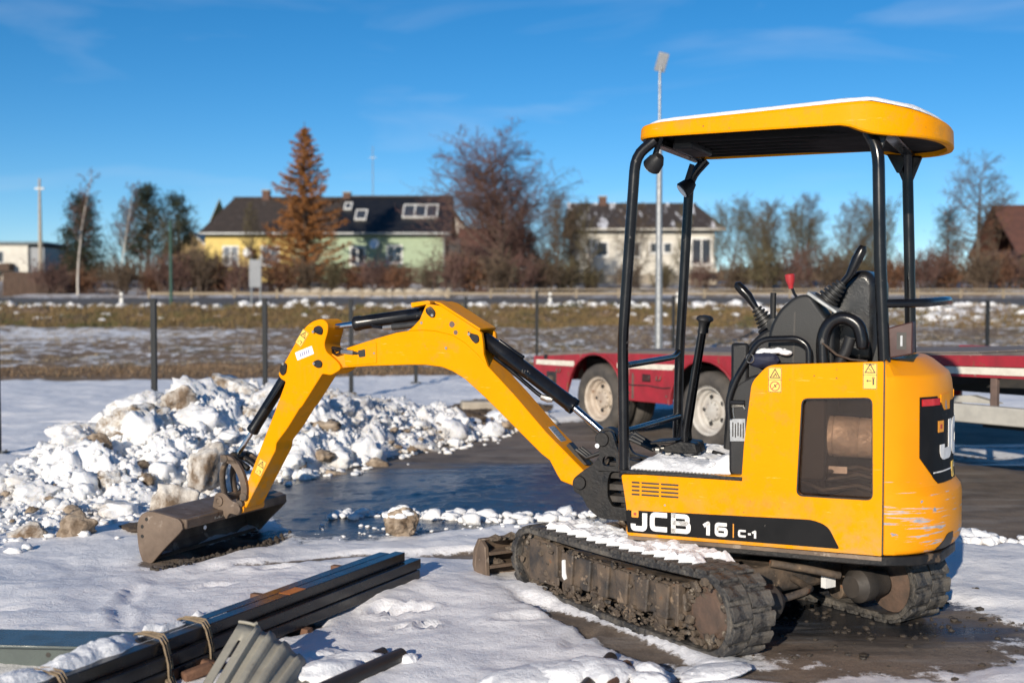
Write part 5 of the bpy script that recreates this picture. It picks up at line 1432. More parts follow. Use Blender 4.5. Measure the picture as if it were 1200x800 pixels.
def draw2(ln, b, red, cx, z0, z1, w):
    zm = (z0+z1)/2 + .006; ln([(cx-w/2, zm), (cx+w/2, zm)], .0015)
    tri(ln, cx, zm+.026, .020); ln([(cx-.007, zm+.016), (cx+.006, zm+.028)], .003)
    ln([(cx-.018, z1-.006), (cx+.018, z1-.006)], .0026)
    ln([(cx+.014, zm-.026), (cx-.006, zm-.026)], .003); ln([(cx+.008, zm-.031), (cx+.014, zm-.026), (cx+.008, zm-.021)], .0025)
    ln(circ(cx-.014, zm-.014, .004, 8), .003, True); ln([(cx-.014, zm-.018), (cx-.014, zm-.043)], .007)
sticker(SP, 'warning_sticker', -.433, -.374, 1.086, 1.197, YS, draw1)
sticker(SP, 'warning_sticker', -.840, -.781, 1.112, 1.224, YS, draw2)
MB().cyl((.10,.49,.607-.06), (.10,.4915,.547), .005, 10).build('rivet', MAT['bolt_steel'], SP)

# --- counterweight
base = [(-.872,.49),(-.93,.474),(-.99,.440),(-1.045,.390),(-1.092,.318),(-1.125,.225),(-1.148,.115),(-1.156,0)]
base = base + [(x, -y) for x, y in base[-2::-1]]
def cw_out(inset, k=None):
    c = []
    for (x, y) in base:
        t = max(0, min(1, (-.872-x)/.16))
        c.append((x + inset*t*1.0, y*(1-inset*.55*t) if abs(y) > .3 else y*(1-.25*inset)))
    return c
lv_ = [(.398,.035),(.412,.012),(.45,.0),(.625,.0),(.650,.006),(.685,.034),(.72,.042),(1.08,.044),(1.13,.050),(1.165,.060),(1.225,.135),(1.238,.160)]
cv = []; cf = []; nB = len(base)
for z, ins in lv_:
    tilt = .0
    for (x, y) in cw_out(ins): cv.append((x, y, z))
for i in range(len(lv_)-1):
    for j in range(nB-1): cf.append((i*nB+j, i*nB+j+1, (i+1)*nB+j+1, (i+1)*nB+j))
top_i = (len(lv_)-1)*nB
cf.append(tuple(range(top_i, top_i+nB))); cf.append(tuple(range(nB-1, -1, -1)))
for i in range(len(lv_)-1): cf.append((i*nB, (i+1)*nB, (i+1)*nB+nB-1, i*nB+nB-1))
CW = MB().add(cv, cf).build('counterweight', MAT['scraped'], EX, smooth=21)
bv = CW.modifiers.new('bevel', 'BEVEL'); bv.width = .008; bv.segments = 2; bv.limit_method = 'ANGLE'; bv.angle_limit = R(28)
MB().box(-.8715, -.8665, .40, .488, .40, 1.232).build('panel_gap', MAT['ink'], EX)
# surface of the rear at height z, u = arc length from the middle, + towards the photo
def ins_at(z): return float(np.interp(z, [a for a, b in lv_], [b for a, b in lv_]))
def cw_map(off):
    def f(u, z):
        pts = cw_out(ins_at(z)); P = [Vector(p) for p in pts]
        mid = nB//2; d = 0; i = mid; s = -1 if u > 0 else 1
        rem = abs(u)
        while True:
            j = i+s
            if j < 0 or j >= nB: p = P[i]; t = (P[i]-P[i-s]).normalized(); p = p + t*rem; break
            L_ = (P[j]-P[i]).length
            if rem <= L_: t = (P[j]-P[i]).normalized(); p = P[i]+t*rem; break
            rem -= L_; i = j
        nrm = Vector((t.y, -t.x)) if s < 0 else Vector((-t.y, t.x))
        if nrm.dot(Vector((p.x+.7, p.y))) < 0: nrm = -nrm
        n3 = Vector((nrm.x, nrm.y, 0)); return (Vector((p.x, p.y, z)) + n3*off, n3)
    return f
def cw_patch(name, outline_fn, us, mat, off, parent, thick=.006):
    """strip over the rear: outline_fn(u) -> (zlo, zhi)"""
    f = cw_map(off); b = MB(); n = len(us)
    vs = []; rows = 7
    for u in us:
        lo, hi = outline_fn(u)
        for r_ in range(rows):
            p, nn = f(u, lo+(hi-lo)*r_/(rows-1)); vs.append(p)
    for u in us:
        lo, hi = outline_fn(u)
        for r_ in range(rows):
            p, nn = f(u, lo+(hi-lo)*r_/(rows-1)); vs.append(p - nn*thick)
    fs = []; o = n*rows
    for i in range(n-1):
        for r_ in range(rows-1):
            a = i*rows+r_; fs.append((a, a+1, a+rows+1, a+rows)); fs.append((o+a, o+a+rows, o+a+rows+1, o+a+1))
        fs.append((i*rows, (i+1)*rows, o+(i+1)*rows, o+i*rows)); fs.append((i*rows+rows-1, o+i*rows+rows-1, o+(i+1)*rows+rows-1, (i+1)*rows+rows-1))
    for i in (0, n-1):
        for r_ in range(rows-1): a = i*rows+r_; fs.append((a, o+a, o+a+1, a+1))
    return b.add(vs, fs).build(name, mat, parent, smooth=30)
us = [(-.40+.8*i/32) for i in range(33)]
RP = cw_patch('rear_panel', lambda u: (.692+max(0, abs(u)-.28)*1.0, 1.075 if abs(u) > .25 else 1.045), us, MAT['decal_black'], .004, CW)
for s in (1, -1):
    uu = [s*(.255+.135*i/6) for i in range(7)]
    cw_patch('red_reflector', lambda u: (1.036, 1.066), uu, MAT['red_lens'], .0075, RP)
    cw_patch('yellow_lug', lambda u: (1.010 if abs(u) < .21 else 1.010+(abs(u)-.21)*1.2, 1.080), [s*(.12+.12*i/6) for i in range(7)], MAT['scraped'], .0045, CW, .03)
    cw_patch('tie_down_slot', lambda u: (.402, .475-max(0, abs(u)-.26)*.7), [s*(.20+.14*i/6) for i in range(7)], MAT['ink'], .0035, CW)
G = cw_map(.0055)
def rear_map(u, z): return G(-u, z)            # reader's right is -u at the back
for ch, x0, nm in (('J', -.245, 'letter_j'), ('C', -.075, 'letter_c'), ('B', .095, 'letter_b')):
    letter(nm, ch, x0, .80, .145, .165, .050, RP, MAT['decal_white'], rear_map, .0025)
e = cw_patch('orange_emblem', lambda u: (.915, .965), [.215+.055*i/3 for i in range(4)], MAT['decal_orange'], .0068, RP, .002)
cw_patch('emblem_mark', lambda u: (.93, .95), [.232+.02*i/2 for i in range(3)], MAT['red_ink'], .0078, RP, .002)
cw_patch('white_line', lambda u: (.738, .744), [(-.31+.62*i/24) for i in range(25)], MAT['decal_white'], .0062, RP, .002)
cw_patch('gold_label', lambda u: (.70, .77), [.03+.055*i/3 for i in range(4)], MAT['sticker'], .0075, RP, .002)

# --- floor with tread plate, edge and snow
MB().box(-.262, .318, -.47, .475, .676, .694).build('floor_plate', MAT['black_iron'], EX, bevel=.003)
fe = MB().box(-.26, .318, .4755, .494, .682, .700).build('floor_edge', MAT['black_iron'], EX, bevel=.003)
tp_ = MB()
for k in range(26):
    x = -.20 + k*.0185
    for j in range(2): tp_.box(x, x+.010, .425+j*.024, .440+j*.024, .694, .699)
tp_.build('tread_pattern', MAT['bolt_steel'], EX)
# --- canopy
can = [(.262,.41),(.262,-.41),(.18,-.50),(-.70,-.515),(-.84,-.50),(-1.00,-.40),(-1.085,-.22),(-1.105,0),(-1.085,.22),(-1.00,.40),(-.84,.50),(-.70,.515),(.18,.50)]
can = rpoly(can, [.09,.09,.08,.1,.08,.1,.1,.1,.1,.1,.08,.1,.08], 3)
cb_ = MB(); nC = len(can)
def zb_(x): return float(np.interp(x, [-1.1, -.88, -.80, -.70, .26], [2.185, 2.195, 2.205, 2.245, 2.242]))
def zt_(x): return float(np.interp(x, [-1.1, -.95, -.80, .26], [2.275, 2.315, 2.345, 2.305]))
def ring(s, z): return [(x*s + (-.42)*(1-s), y*s, z(x)) for x, y in can]
rings = [ring(.994, zb_), ring(1.0, lambda x: zb_(x)+.008), ring(.996, lambda x: zt_(x)-.014), ring(.986, lambda x: zt_(x)-.003), ring(.93, lambda x: zt_(x)+.006), ring(.5, lambda x: zt_(x)+.012)]
vs = [p for r_ in rings for p in r_]; fs = []
for i in range(len(rings)-1):
    for j in range(nC): fs.append((i*nC+j, i*nC+(j+1) % nC, (i+1)*nC+(j+1) % nC, (i+1)*nC+j))
fs.append(tuple(range((len(rings)-1)*nC, len(rings)*nC)))
# inner lip closes the shell underneath
inn = ring(.955, zb_); inn2 = ring(.95, lambda x: zb_(x)+.05)
o = len(vs); vs += inn + inn2
for j in range(nC):
    fs.append((j, o+j, o+(j+1) % nC, (j+1) % nC)); fs.append((o+j, o+nC+j, o+nC+(j+1) % nC, o+(j+1) % nC))
CN = MB().add(vs, fs).build('canopy', MAT['yellow'], EX, smooth=22)
un = ring(.954, lambda x: zb_(x)+.022); un2 = ring(.954, lambda x: zb_(x)+.045)
b = MB(); b.add(un+un2, [tuple(range(nC)), tuple(range(2*nC-1, nC-1, -1))] + [(j, (j+1) % nC, nC+(j+1) % nC, nC+j) for j in range(nC)])
U_ = b.build('underside', MAT['underside'], CN, smooth=0)
for y in (-.30,-.18,-.06,.06,.18,.30): MB().box(-.82, .12, y-.018, y+.018, 2.232, 2.268).build('underside_rib', MAT['underside'], CN, bevel=.006)
for x in (-.86, .20): MB().box(x-.03, x+.03, -.44, .44, 2.205 if x < 0 else 2.222, 2.255).build('canopy_beam', MAT['black_gloss'], CN, bevel=.006)
# posts
def post(name, pts, r=.028):
    q = [Vector(p) for p in pts]
    # round the bends a little
    out = [q[0]]
    for i in range(1, len(q)-1):
        A = q[i].lerp(q[i-1], min(.45, .07/(q[i]-q[i-1]).length)); B = q[i].lerp(q[i+1], min(.45, .07/(q[i]-q[i+1]).length))
        for j in range(5): t_ = j/4; out.append((1-t_)**2*A + 2*t_*(1-t_)*q[i] + t_*t_*B)
    out.append(q[-1])
    return MB().tube(out, r, 14).build(name, MAT['black_gloss'], EX, smooth=60)
post('canopy_post', [(.312,.45,.66),(.322,.45,1.30),(.262,.45,2.165),(.17,.44,2.235)], .0255)
post('canopy_post', [(.312,-.42,.66),(.300,-.42,1.20),(.250,-.42,2.14),(.16,-.42,2.232)], .0255)
post('canopy_post', [(-.862,.425,1.20),(-.838,.425,1.68),(-.826,.42,2.14),(-.78,.40,2.225)], .0265)
post('canopy_post', [(-.884,-.42,1.20),(-.872,-.42,1.68),(-.858,-.42,2.13),(-.86,-.40,2.215)], .0265)
post('cross_bar', [(.302,.45,1.188),(.302,-.34,1.192),(.300,-.42,1.225)], .0155)
post('cross_bar', [(.300,.45,.876),(.300,-.42,.872)], .0165)
post('rear_rail', [(-.850,.425,1.478),(-1.02,.36,1.482),(-1.085,.10,1.492),(-1.085,-.10,1.492),(-1.02,-.36,1.486),(-.876,-.42,1.478)], .019)
for y in (.36,-.36):      # gussets between rear posts and roof
    MB().prism([(-.81,2.12),(-.83,2.12),(-.86,2.205),(-.76,2.215)], y+(.03 if y > 0 else -.045), y+(.045 if y > 0 else -.03)).build('gusset', MAT['black_gloss'], EX, bevel=.004)
MB().prism([(-.843,2.06),(-.876,2.06),(-.93,2.20),(-.78,2.21)], -.436, -.404).build('post_bracket', MAT['black_gloss'], EX, bevel=.01)
# work lamps at the front post heads
for (y, x, z) in ((.385, .190, 2.135), (-.345, .245, 2.085)):
    l = MB().lathe([(.0,-.050),(.022,-.046),(.040,-.015),(.046,.025),(.042,.030),(0,.030)], (x, y, z), (.62,-.35 if y > 0 else .35,-.55), 18).build('work_lamp', MAT['black_plastic'], EX, smooth=40)
    MB().lathe([(.038,.031),(.038,.034),(0,.036)], (x, y, z), (.62,-.35 if y > 0 else .35,-.55), 18).build('lens', MAT['lamp_glass'], l)
    MB().tube([(x, y, z+.03), (x-.02, y, z+.09), (x-.03, y, z+.12)], .014, 8).build('lamp_bracket', MAT['black_plastic'], l)
MB().box(.03, .13, -.06, .30, 2.205, 2.245).build('interior_lamp', MAT['dark_grey_plastic'], CN, bevel=.012)

# --- operator station
CON = MB().prism(rpoly([(-.34,1.12),(-.352,1.36),(-.40,1.455),(-.475,1.515),(-.535,1.520),(-.60,1.425),(-.640,1.385),(-.640,1.12)], [.02,.12,.12,.08,.03,.05,.03,.02]), .19, .395).build('control_console', MAT['dark_grey_plastic'], EX, bevel=.018, seg=3)
MB().prism([(-.460,1.20),(-.466,1.44),(-.474,1.44),(-.468,1.20)], .394, .397).build('console_seam', MAT['ink'], CON)
MB().prism(rpoly([(-.525,1.535),(-.655,1.445),(-.648,1.430),(-.515,1.520)], .01), .20, .385).build('top_plate', MAT['galv'], CON, bevel=.004)
for (x, z) in ((-.425,1.265),): MB().cyl((x,.394,z), (x,.399,z), .012, 12).build('white_button', MAT['white_plate'], CON)
# far console
MB().prism(rpoly([(.005,.70),(-.02,1.06),(-.10,1.24),(-.19,1.335),(-.27,1.37),(-.42,1.36),(-.46,1.12),(-.46,.70)], .05), -.40, -.18).build('control_console', MAT['black_plastic'], EX, bevel=.018, seg=3)
# seat pedestal with rating plate
PD = MB().prism(rpoly([(-.185,.694),(-.185,1.02),(-.215,1.115),(-.30,1.16),(-.62,1.16),(-.62,.694)], .03), -.38, .440).build('seat_pedestal', MAT['black_plastic'], EX, bevel=.012)
MB().prism([(-.190,.955),(-.260,.958),(-.262,.857),(-.192,.853)], .441, .4425).build('rating_plate', MAT['silver_plate'], PD)
b = MB(); [b.box(-.255+.012*k, -.249+.012*k, .4425, .4430, .87+.004*(k % 3), .94-.006*(k % 2)) for k in range(5)]; b.build('plate_print', MAT['ink'], PD)
MB().tube([(-.195,.446,1.01),(-.25,.446,1.015),(-.26,.447,1.0)], .004, 6).build('latch_wire', MAT['bolt_steel'], PD)
MB().tube([(-.205,.446,1.03),(-.205,.446,.985),(-.210,.446,.96)], .003, 6).build('latch_wire', MAT['bolt_steel'], PD)
def gaiter_stick(name, base, d, bend, hand, rr_):
    base = Vector(base); d = Vector(d).normalized()
    t = []
    prof = []
    for k in range(6):
        prof += [(.056-.0055*k, .0+.020*k), (.056-.0055*k, .008+.020*k), (.038-.0045*k, .011+.020*k), (.038-.0045*k, .017+.020*k)]
    g = MB().lathe(prof, base, d, 18).build(name, MAT['rubber_boot'], EX, smooth=25)
    p0 = base + d*.115; pts = [p0, p0 + d*.04] + [p0 + d*.04 + Vector(h) for h in hand]
    MB().tube(pts, rr_, 12).build('grip', MAT['black_gloss'], g, smooth=70)
    MB().lathe([(.062,-.006),(.060,.006),(.045,.008)], base, d, 18).build('collar', MAT['black_plastic'], g)
    return g
gaiter_stick('joystick', (-.585,.29,1.485), (-.62,.0,.70), 0, [(-.015,0,.03),(-.035,0,.075),(-.055,0,.115),(-.060,0,.135)], [.014,.016,.020,.024,.022,.014])
gaiter_stick('joystick', (-.205,-.29,1.36), (.42,0,.60), 0, [(.015,0,.025),(.045,0,.055),(.070,0,.080),(.085,0,.083)], [.016,.020,.023,.025,.024,.015])
g = MB().tube([(-.425,-.02,1.40),(-.41,-.02,1.49),(-.385,-.02,1.525),(-.372,-.02,1.56)], .007, 8).build('blade_lever', MAT['black_gloss'], EX)
MB().lathe([(0,-.040),(.011,-.040),(.015,-.02),(.023,.0),(.025,.026),(.020,.031),(0,.031)], (-.366,-.02,1.588), (.1,0,1), 16).build('red_knob', MAT['red_knob'], g, smooth=40)
MB().tube([(-.26,-.13,1.36),(-.262,-.13,1.53)], .0145, 10).build('throttle_lever', MAT['black_plastic'], EX)
MB().lathe([(.034,-.03),(.034,.03),(.0,.035)], (-.27,-.13,1.37), (0,1,0), 16).build('lever_boss', MAT['dark_grey_plastic'], EX)
# seat
S_ = MB().prism(rpoly([(-.58,1.21),(-.575,1.30),(-.60,1.47),(-.655,1.585),(-.70,1.625),(-.76,1.63),(-.80,1.58),(-.80,1.21)], .05), -.24, .22).build('seat_back', MAT['seat_vinyl'], EX, bevel=.045, seg=4)
MB().prism(rpoly([(-.595,1.32),(-.612,1.46),(-.660,1.570),(-.672,1.565),(-.625,1.45),(-.610,1.32)], .01), -.16, .14).build('back_cushion', MAT['seat_vinyl'], S_, bevel=.008)
MB().tube([(-.60,.222,1.46),(-.655,.222,1.575),(-.71,.222,1.618)], .006, 6).build('piping', MAT['dark_grey_plastic'], S_)
MB().prism(rpoly([(-.26,1.165),(-.26,1.23),(-.30,1.275),(-.60,1.255),(-.66,1.165)], .04), -.23, .20).build('seat_cushion', MAT['seat_vinyl'], EX, bevel=.03, seg=3)
# arm rest hoop beside the seat
MB().tube(smooth3([(-.60,.41,1.19),(-.597,.41,1.32),(-.63,.41,1.395),(-.69,.41,1.415),(-.745,.41,1.385),(-.765,.41,1.32),(-.765,.41,1.28)]), [.029]*27+[.027,.026,.024,.021], 14).build('arm_rest', MAT['black_gloss'], EX, smooth=70)
MB().tube([(-.66,.405,1.20),(-.70,.41,1.28),(-.715,.41,1.33)], .026, 12).build('arm_rest_stay', MAT['black_plastic'], EX, smooth=70)
MB().tube([(-.60,.425,1.305),(-.66,.428,1.255),(-.72,.426,1.235),(-.79,.42,1.228)], .020, 8, flat=.25).build('seat_belt', MAT['belt_web'], EX)
MB().prism([(-.80,1.225),(-.848,1.225),(-.845,1.40)], .33, .34).build('guard_plate', MAT['dark_grey_plastic'], EX)
# grab rail
def rail3(pts, r): return MB().tube([Vector((p[0], y_, p[1])) for p, y_ in pts], r, 10)
rp = rline([(-.190,.955),(-.182,1.035),(-.217,1.135),(-.325,1.318),(-.495,1.325),(-.543,1.29),(-.545,1.20)], .05, 5)
MB().tube([(x, .452, z) for x, z in rp], .0145, 10).build('grab_rail', MAT['black_gloss'], EX, smooth=60)
MB().tube([(-.195,.452,1.03),(-.26,.452,1.03)], .012, 8).build('rail_stay', MAT['black_gloss'], EX)
MB().box(-.27, -.19, .40, .438, 1.0, 1.30, Matrix.Translation((0,0,0))).build('front_cowl', MAT['black_plastic'], EX, bevel=.015)
MB().lump((-.335,.43,1.225), .05, 3, 4, .15, (1.5,.6,.75)).build('seat_edge', MAT['navy'], EX, smooth=180)
MB().tube([(-.285+.017*math.cos(q*math.pi/6),.462,1.232+.020*math.sin(q*math.pi/6)) for q in range(12)], .0035, 6, closed=True).build('ring_pull', MAT['bolt_steel'], EX, smooth=60)
# maroon tool box between rear posts
BX = MB().prism([(-.870,1.240),(-.975,1.262),(-.975,1.402),(-.870,1.374)], .30, .415).build('manual_box', MAT['maroon'], EX, bevel=.006)
MB().box(-.934, -.925, .4155, .4175, 1.296, 1.342).build('box_label', MAT['silver_plate'], BX)
MB().box(-.950, -.910, .4152, .4165, 1.282, 1.356).build('label_back', MAT['ink'], BX)
# travel levers and pedals
LV = None
for y, q in ((.040, 0), (-.045, .006)):
    l = MB().tube([(.135+q,y,.74),(.138+q,y,.84),(.10+q,y,1.08),(.055+q,y,1.36)], [.019,.018,.015,.013], 12).build('travel_lever', MAT['black_gloss'], EX, smooth=60)
    MB().lathe([(.0,.032),(.020,.032),(.033,.022),(.035,.010),(.022,.0),(.017,-.03),(.020,-.055),(0,-.055)], (.048+q,y,1.385), (-.15,0,1), 18).build('knob', MAT['black_plastic'], l, smooth=50)
    MB().prism(rpoly([(.235,.735),(.235,.765),(.15,.795),(.075,.79),(.06,.735)], .012), y-.035, y+.035).build('lever_bracket', MAT['black_iron'], l, bevel=.006)
    pd = MB().prism([(.30,.772),(.305,.784),(.17,.800),(.17,.788)], y-.045, y+.045).build('foot_pedal', MAT['black_iron'], EX, bevel=.004)
    MB().cyl((.275,y+.03,.745), (.255,y+.03,.745), .016, 10).build('pedal_bolt', MAT['bolt_steel'], pd)
MB().tube([(.01,-.02,.735),(-.03,-.05,.72),(-.05,-.10,.705)], .014, 8).build('lever_hose', MAT['rubber_boot'], EX)

# --- kingpost (swing bracket)
KPp = rpoly([(.500,.835),(.545,.825),(.585,.785),(.560,.712),(.592,.664),(.655,.622),(.712,.575),(.706,.515),(.660,.495),(.625,.430),(.560,.385),(.320,.382),(.320,.68),(.45,.70),(.475,.76)], [.03,.03,.03,.02,.03,.03,.03,.03,.02,.06,.03,.01,.01,.05,.02])
hole1 = rpoly([(.545,.705),(.475,.705),(.470,.655),(.550,.655)], .022)
hole2 = rpoly([(.505,.630),(.42,.630),(.42,.450),(.495,.450),(.520,.50),(.520,.58)], .02)
for y0, y1 in ((.072,.104), (-.104,-.072)):
    MB().prism(KPp, y0, y1, holes=[hole1, hole2]).build('swing_bracket', MAT['black_iron'], EX, bevel=.006)
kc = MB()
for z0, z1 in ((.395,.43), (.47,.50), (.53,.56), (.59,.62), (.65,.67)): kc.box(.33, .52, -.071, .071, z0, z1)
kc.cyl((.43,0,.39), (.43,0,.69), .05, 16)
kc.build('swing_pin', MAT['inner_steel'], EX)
MB().box(.29, .40, -.16, .16, .40, .66).build('swing_mount', MAT['black_iron'], EX, bevel=.012)
def pin(x, z, y0, y1, r, boss=.0):
    b = MB().cyl((x, y0, z), (x, y1, z), r, 20)
    return b.build('pivot_pin', MAT['black_iron'], EX, bevel=.003)
pin(.548,.790,-.118,.118,.036); pin(.668,.562,-.122,.122,.034)
MB().cyl((.570,.119,.757),(.570,.1215,.757),.012,12).build('white_dot', MAT['white_plate'], EX)
hz_ = MB()
for k, y in enumerate((.03,-.01,-.05)):
    hz_.tube([(.30,y,.74),(.42,y+.01,.79+.01*k),(.56,y+.01,.72),(.66,y,.68),(.72,y,.72)], .011, 8)
hz_.build('boom_hoses', MAT['rubber_boot'], EX, smooth=60)

# --- boom
BOOM = [(.633,.583),(.650,.548),(.708,.540),(.779,.562),(.800,.592),(.842,.665),(.886,.694),(1.213,.978),(1.331,1.072),(1.406,1.112),(1.47,1.133),(1.571,1.142),(1.677,1.140),(1.936,1.127),(2.06,1.116)]
BTOP = [(2.07,1.226),(1.881,1.281),(1.750,1.315),(1.676,1.326),(1.587,1.331),(1.508,1.327),(1.405,1.306),(1.329,1.266),(1.253,1.204),(1.193,1.141),(1.045,1.000),(.860,.808),(.640,.612)]
BM = MB().prism(BOOM+BTOP, -.095, .095).build('boom', MAT['yellow'], EX, bevel=.006, smooth=24)
# cheek plates carrying the cylinder pins
HUMP = [(1.193,1.139),(1.253,1.202),(1.329,1.264),(1.405,1.304),(1.508,1.325),(1.587,1.329),(1.676,1.324),(1.640,1.352),(1.602,1.389),(1.573,1.449),(1.560,1.474),(1.472,1.462),(1.243,1.330),(1.230,1.315),(1.222,1.265),(1.218,1.207)]
for y0, y1 in ((.070,.0985), (-.0985,-.070)):
    MB().prism(HUMP, y0, y1).build('cheek_plate', MAT['yellow'], BM, bevel=.005, smooth=24)
MB().prism([(1.240,1.331),(1.472,1.463),(1.508,1.476),(1.512,1.486),(1.470,1.476),(1.236,1.343)], -.100, .100).build('top_cover', MAT['yellow'], BM, bevel=.003)
MB().prism([(1.535,1.474),(1.652,1.452),(1.656,1.478),(1.555,1.491),(1.540,1.488)], -.100, .100).build('top_cover', MAT['yellow'], BM, bevel=.003)
MB().prism([(1.66,1.455),(1.656,1.470),(1.648,1.476),(1.640,1.470)], -.02, .02).build('rubber_stop', MAT['rubber_boot'], BM)
def pin_plate(pts, y, mat='black_iron', bolt=None, par=None):
    p = MB().prism(rpoly(pts, .016), y-.002, y+.010).build('pin_plate', MAT[mat], par or BM, bevel=.003)
    if bolt: MB().cyl((bolt[0], y+.009, bolt[1]), (bolt[0], y+.017, bolt[1]), .008, 10).build('pin_bolt', MAT['bolt_steel'], p)
    return p
pin_plate([(1.563,1.444),(1.533,1.462),(1.502,1.430),(1.506,1.402),(1.528,1.398),(1.558,1.422)], .0985, bolt=(1.517,1.411))
pin_plate([(1.310,1.330),(1.294,1.318),(1.246,1.308),(1.240,1.276),(1.262,1.262),(1.288,1.284)], .0985, bolt=(1.296,1.313))
for (x, z, r_) in ((1.405,1.363,.0165), (1.383,1.320,.0125)):
    MB().cyl((x,.0975,z), (x,.0992,z), r_, 16).build('cheek_hole', MAT['rusty'], BM)
for (x, z) in ((1.441,1.236),(1.590,1.370)): MB().cyl((x,.094,z), (x,.101,z), .0075, 10).build('grease_bolt', MAT['bolt_steel'], BM)
PL = MB().prism(rpoly([(2.085,1.205),(1.875,1.262),(1.872,1.146),(2.075,1.124)], .010), .0945, .0985).build('end_plate', MAT['yellow'], BM, bevel=.002)
MB().prism(rpoly([(1.992,1.212),(1.945,1.222),(1.943,1.180),(1.985,1.175)], .008), .0980, .0995).build('hose_port', MAT['ink'], PL)
MB().cyl((1.888,.098,1.20),(1.888,.1005,1.20),.006,8).build('plate_bolt', MAT['bolt_steel'], PL)
MB().prism([(2.06,1.116),(2.26,1.095),(2.285,1.133),(2.255,1.170),(2.07,1.226)], -.060, .060).build('boom_tip', MAT['yellow_dull'], BM, bevel=.008)
lb = Matrix.Translation((.833,0,.811)) @ Matrix.Rotation(-math.atan2(.192,.185), 4, 'Y')
LB = MB().box(-.055, .055, -.045, .030, -.001, .0015, Matrix.Translation((.836,0,.7895)) @ Matrix.Rotation(-math.atan2(.192,.185), 4, 'Y')).build('boom_label', MAT['silver_plate'], BM)
b = MB()
for k in range(6):
    for j in range(3): b.box(-.046+.016*k, -.036+.016*k, -.038+.021*j, -.026+.021*j-.004*(k % 2), .0015, .0022, Matrix.Translation((.836,0,.7895)) @ Matrix.Rotation(-math.atan2(.192,.185), 4, 'Y'))
b.build('label_print', MAT['greygreen'], LB)
MB().prism([(.66,.645),(.76,.752),(.775,.738),(.68,.640)], -.028, .030).build('foot_slot', MAT['ink'], BM)
for y in (.0985, ): pin_plate([(.700,.585),(.655,.590),(.648,.560),(.662,.540),(.698,.545)], .0975, bolt=(.690,.572))
# boom cylinder
cyl_b = MB().lathe([(.0,.0),(.036,.0),(.040,.02),(.0405,.60),(.044,.605),(.044,.635),(.030,.64),(0,.64)], (1.268,0,1.290), Vector((.770-1.268,0,.957-1.290)), 24)
CB = cyl_b.build('boom_cylinder', MAT['black_gloss'], EX, smooth=40)
MB().cyl((.765,0,.953), (.575,0,.806), .0185, 18).build('cylinder_rod', MAT['chrome'], CB)
MB().lathe([(.052,-.035),(.052,.035)], (.548,0,.790), (0,1,0), 20).build('rod_eye', MAT['black_iron'], CB)
MB().tube([(1.20,.0,1.185),(1.10,.01,1.12),(.95,.015,1.008),(.90,.015,.975)], .0115, 8).build('cylinder_pipe', MAT['black_gloss'], CB, smooth=60)
f_ = MB().tube([(.92,.015,.985),(.885,.015,.975),(.86,.01,.972)], [.016,.018,.014], 8); f_.tube([(.86,.01,.972),(.84,.0,.985),(.835,0,.995)], .010, 8)
f_.build('hose_fitting', MAT['bolt_steel'], CB)
MB().tube([(1.17,.0,1.275),(1.08,-.01,1.215),(1.03,0,1.19)], .010, 8).build('cylinder_pipe', MAT['black_gloss'], CB, smooth=60)
# arm cylinder
ca = MB().lathe([(0,-.05),(.034,-.05),(.038,-.02),(.0385,.46),(.042,.465),(.042,.495),(.028,.50),(0,.50)], (1.575,0,1.424), Vector((2.264-1.575,0,1.333-1.424)), 24)
CA = ca.build('arm_cylinder', MAT['black_gloss'], EX, smooth=40)
MB().cyl((2.07,0,1.358), (2.254,0,1.334), .0165, 18).build('cylinder_rod', MAT['chrome'], CA)
MB().tube([(1.62,.045,1.365),(1.72,.045,1.352),(1.80,.043,1.345)], .020, 10).build('hose', MAT['rubber_boot'], CA, smooth=60)
MB().tube([(1.80,.043,1.345),(1.86,.043,1.340)], [.015,.013], 10).build('hose_fitting', MAT['bolt_steel'], CA)
MB().tube([(1.86,.043,1.340),(1.93,.035,1.345),(1.96,.02,1.36)], .010, 8).build('cylinder_pipe', MAT['black_gloss'], CA)
# arm
ARM = [(2.234,1.389),(2.297,1.374),(2.343,1.345),(2.378,1.306),(2.538,1.068),(2.52,1.039),(2.485,1.025),(2.557,.861),(2.753,.443),(2.816,.328),(2.822,.288),(2.773,.271),(2.730,.344),(2.56,.624),(2.553,.668),(2.476,.756),(2.393,.872),(2.375,.887),(2.236,1.076),(2.179,1.068),(2.106,1.108),(2.139,1.151),(2.212,1.202),(2.224,1.245),(2.198,1.318),(2.197,1.361)]
AR = MB().prism(rpoly(ARM, [.03,.02,.03,.03,.03,.02,.01,.02,.01,.02,.015,.015,.02,.01,.01,.03,.01,.01,.01,.02,.03,.03,.03,.03,.03,.03], 3), -.085, .085).build('arm', MAT['yellow'], EX, bevel=.006, smooth=24)
pin_plate([(2.285,1.338),(2.252,1.352),(2.225,1.330),(2.232,1.296),(2.262,1.300),(2.290,1.318)], .085, bolt=(2.286,1.314), par=AR)
pin_plate([(2.292,1.145),(2.258,1.158),(2.232,1.142),(2.235,1.115),(2.262,1.108),(2.290,1.122)], .085, bolt=(2.282,1.134), par=AR)
pin_plate([(2.498,1.140),(2.470,1.125),(2.478,1.075),(2.502,1.058),(2.520,1.075),(2.515,1.115)], .085, bolt=(2.492,1.128), par=AR)
al = math.atan2(1.345-1.068, 2.343-2.538)
def rot_sticker(parent, cx, cz, w, h, ang, y, draw):
    M = Matrix.Translation((cx, 0, cz)) @ Matrix.Rotation(-ang, 4, 'Y')
    sticker(parent, 'warning_sticker', -w/2, w/2, -h/2, h/2, y, draw, M)
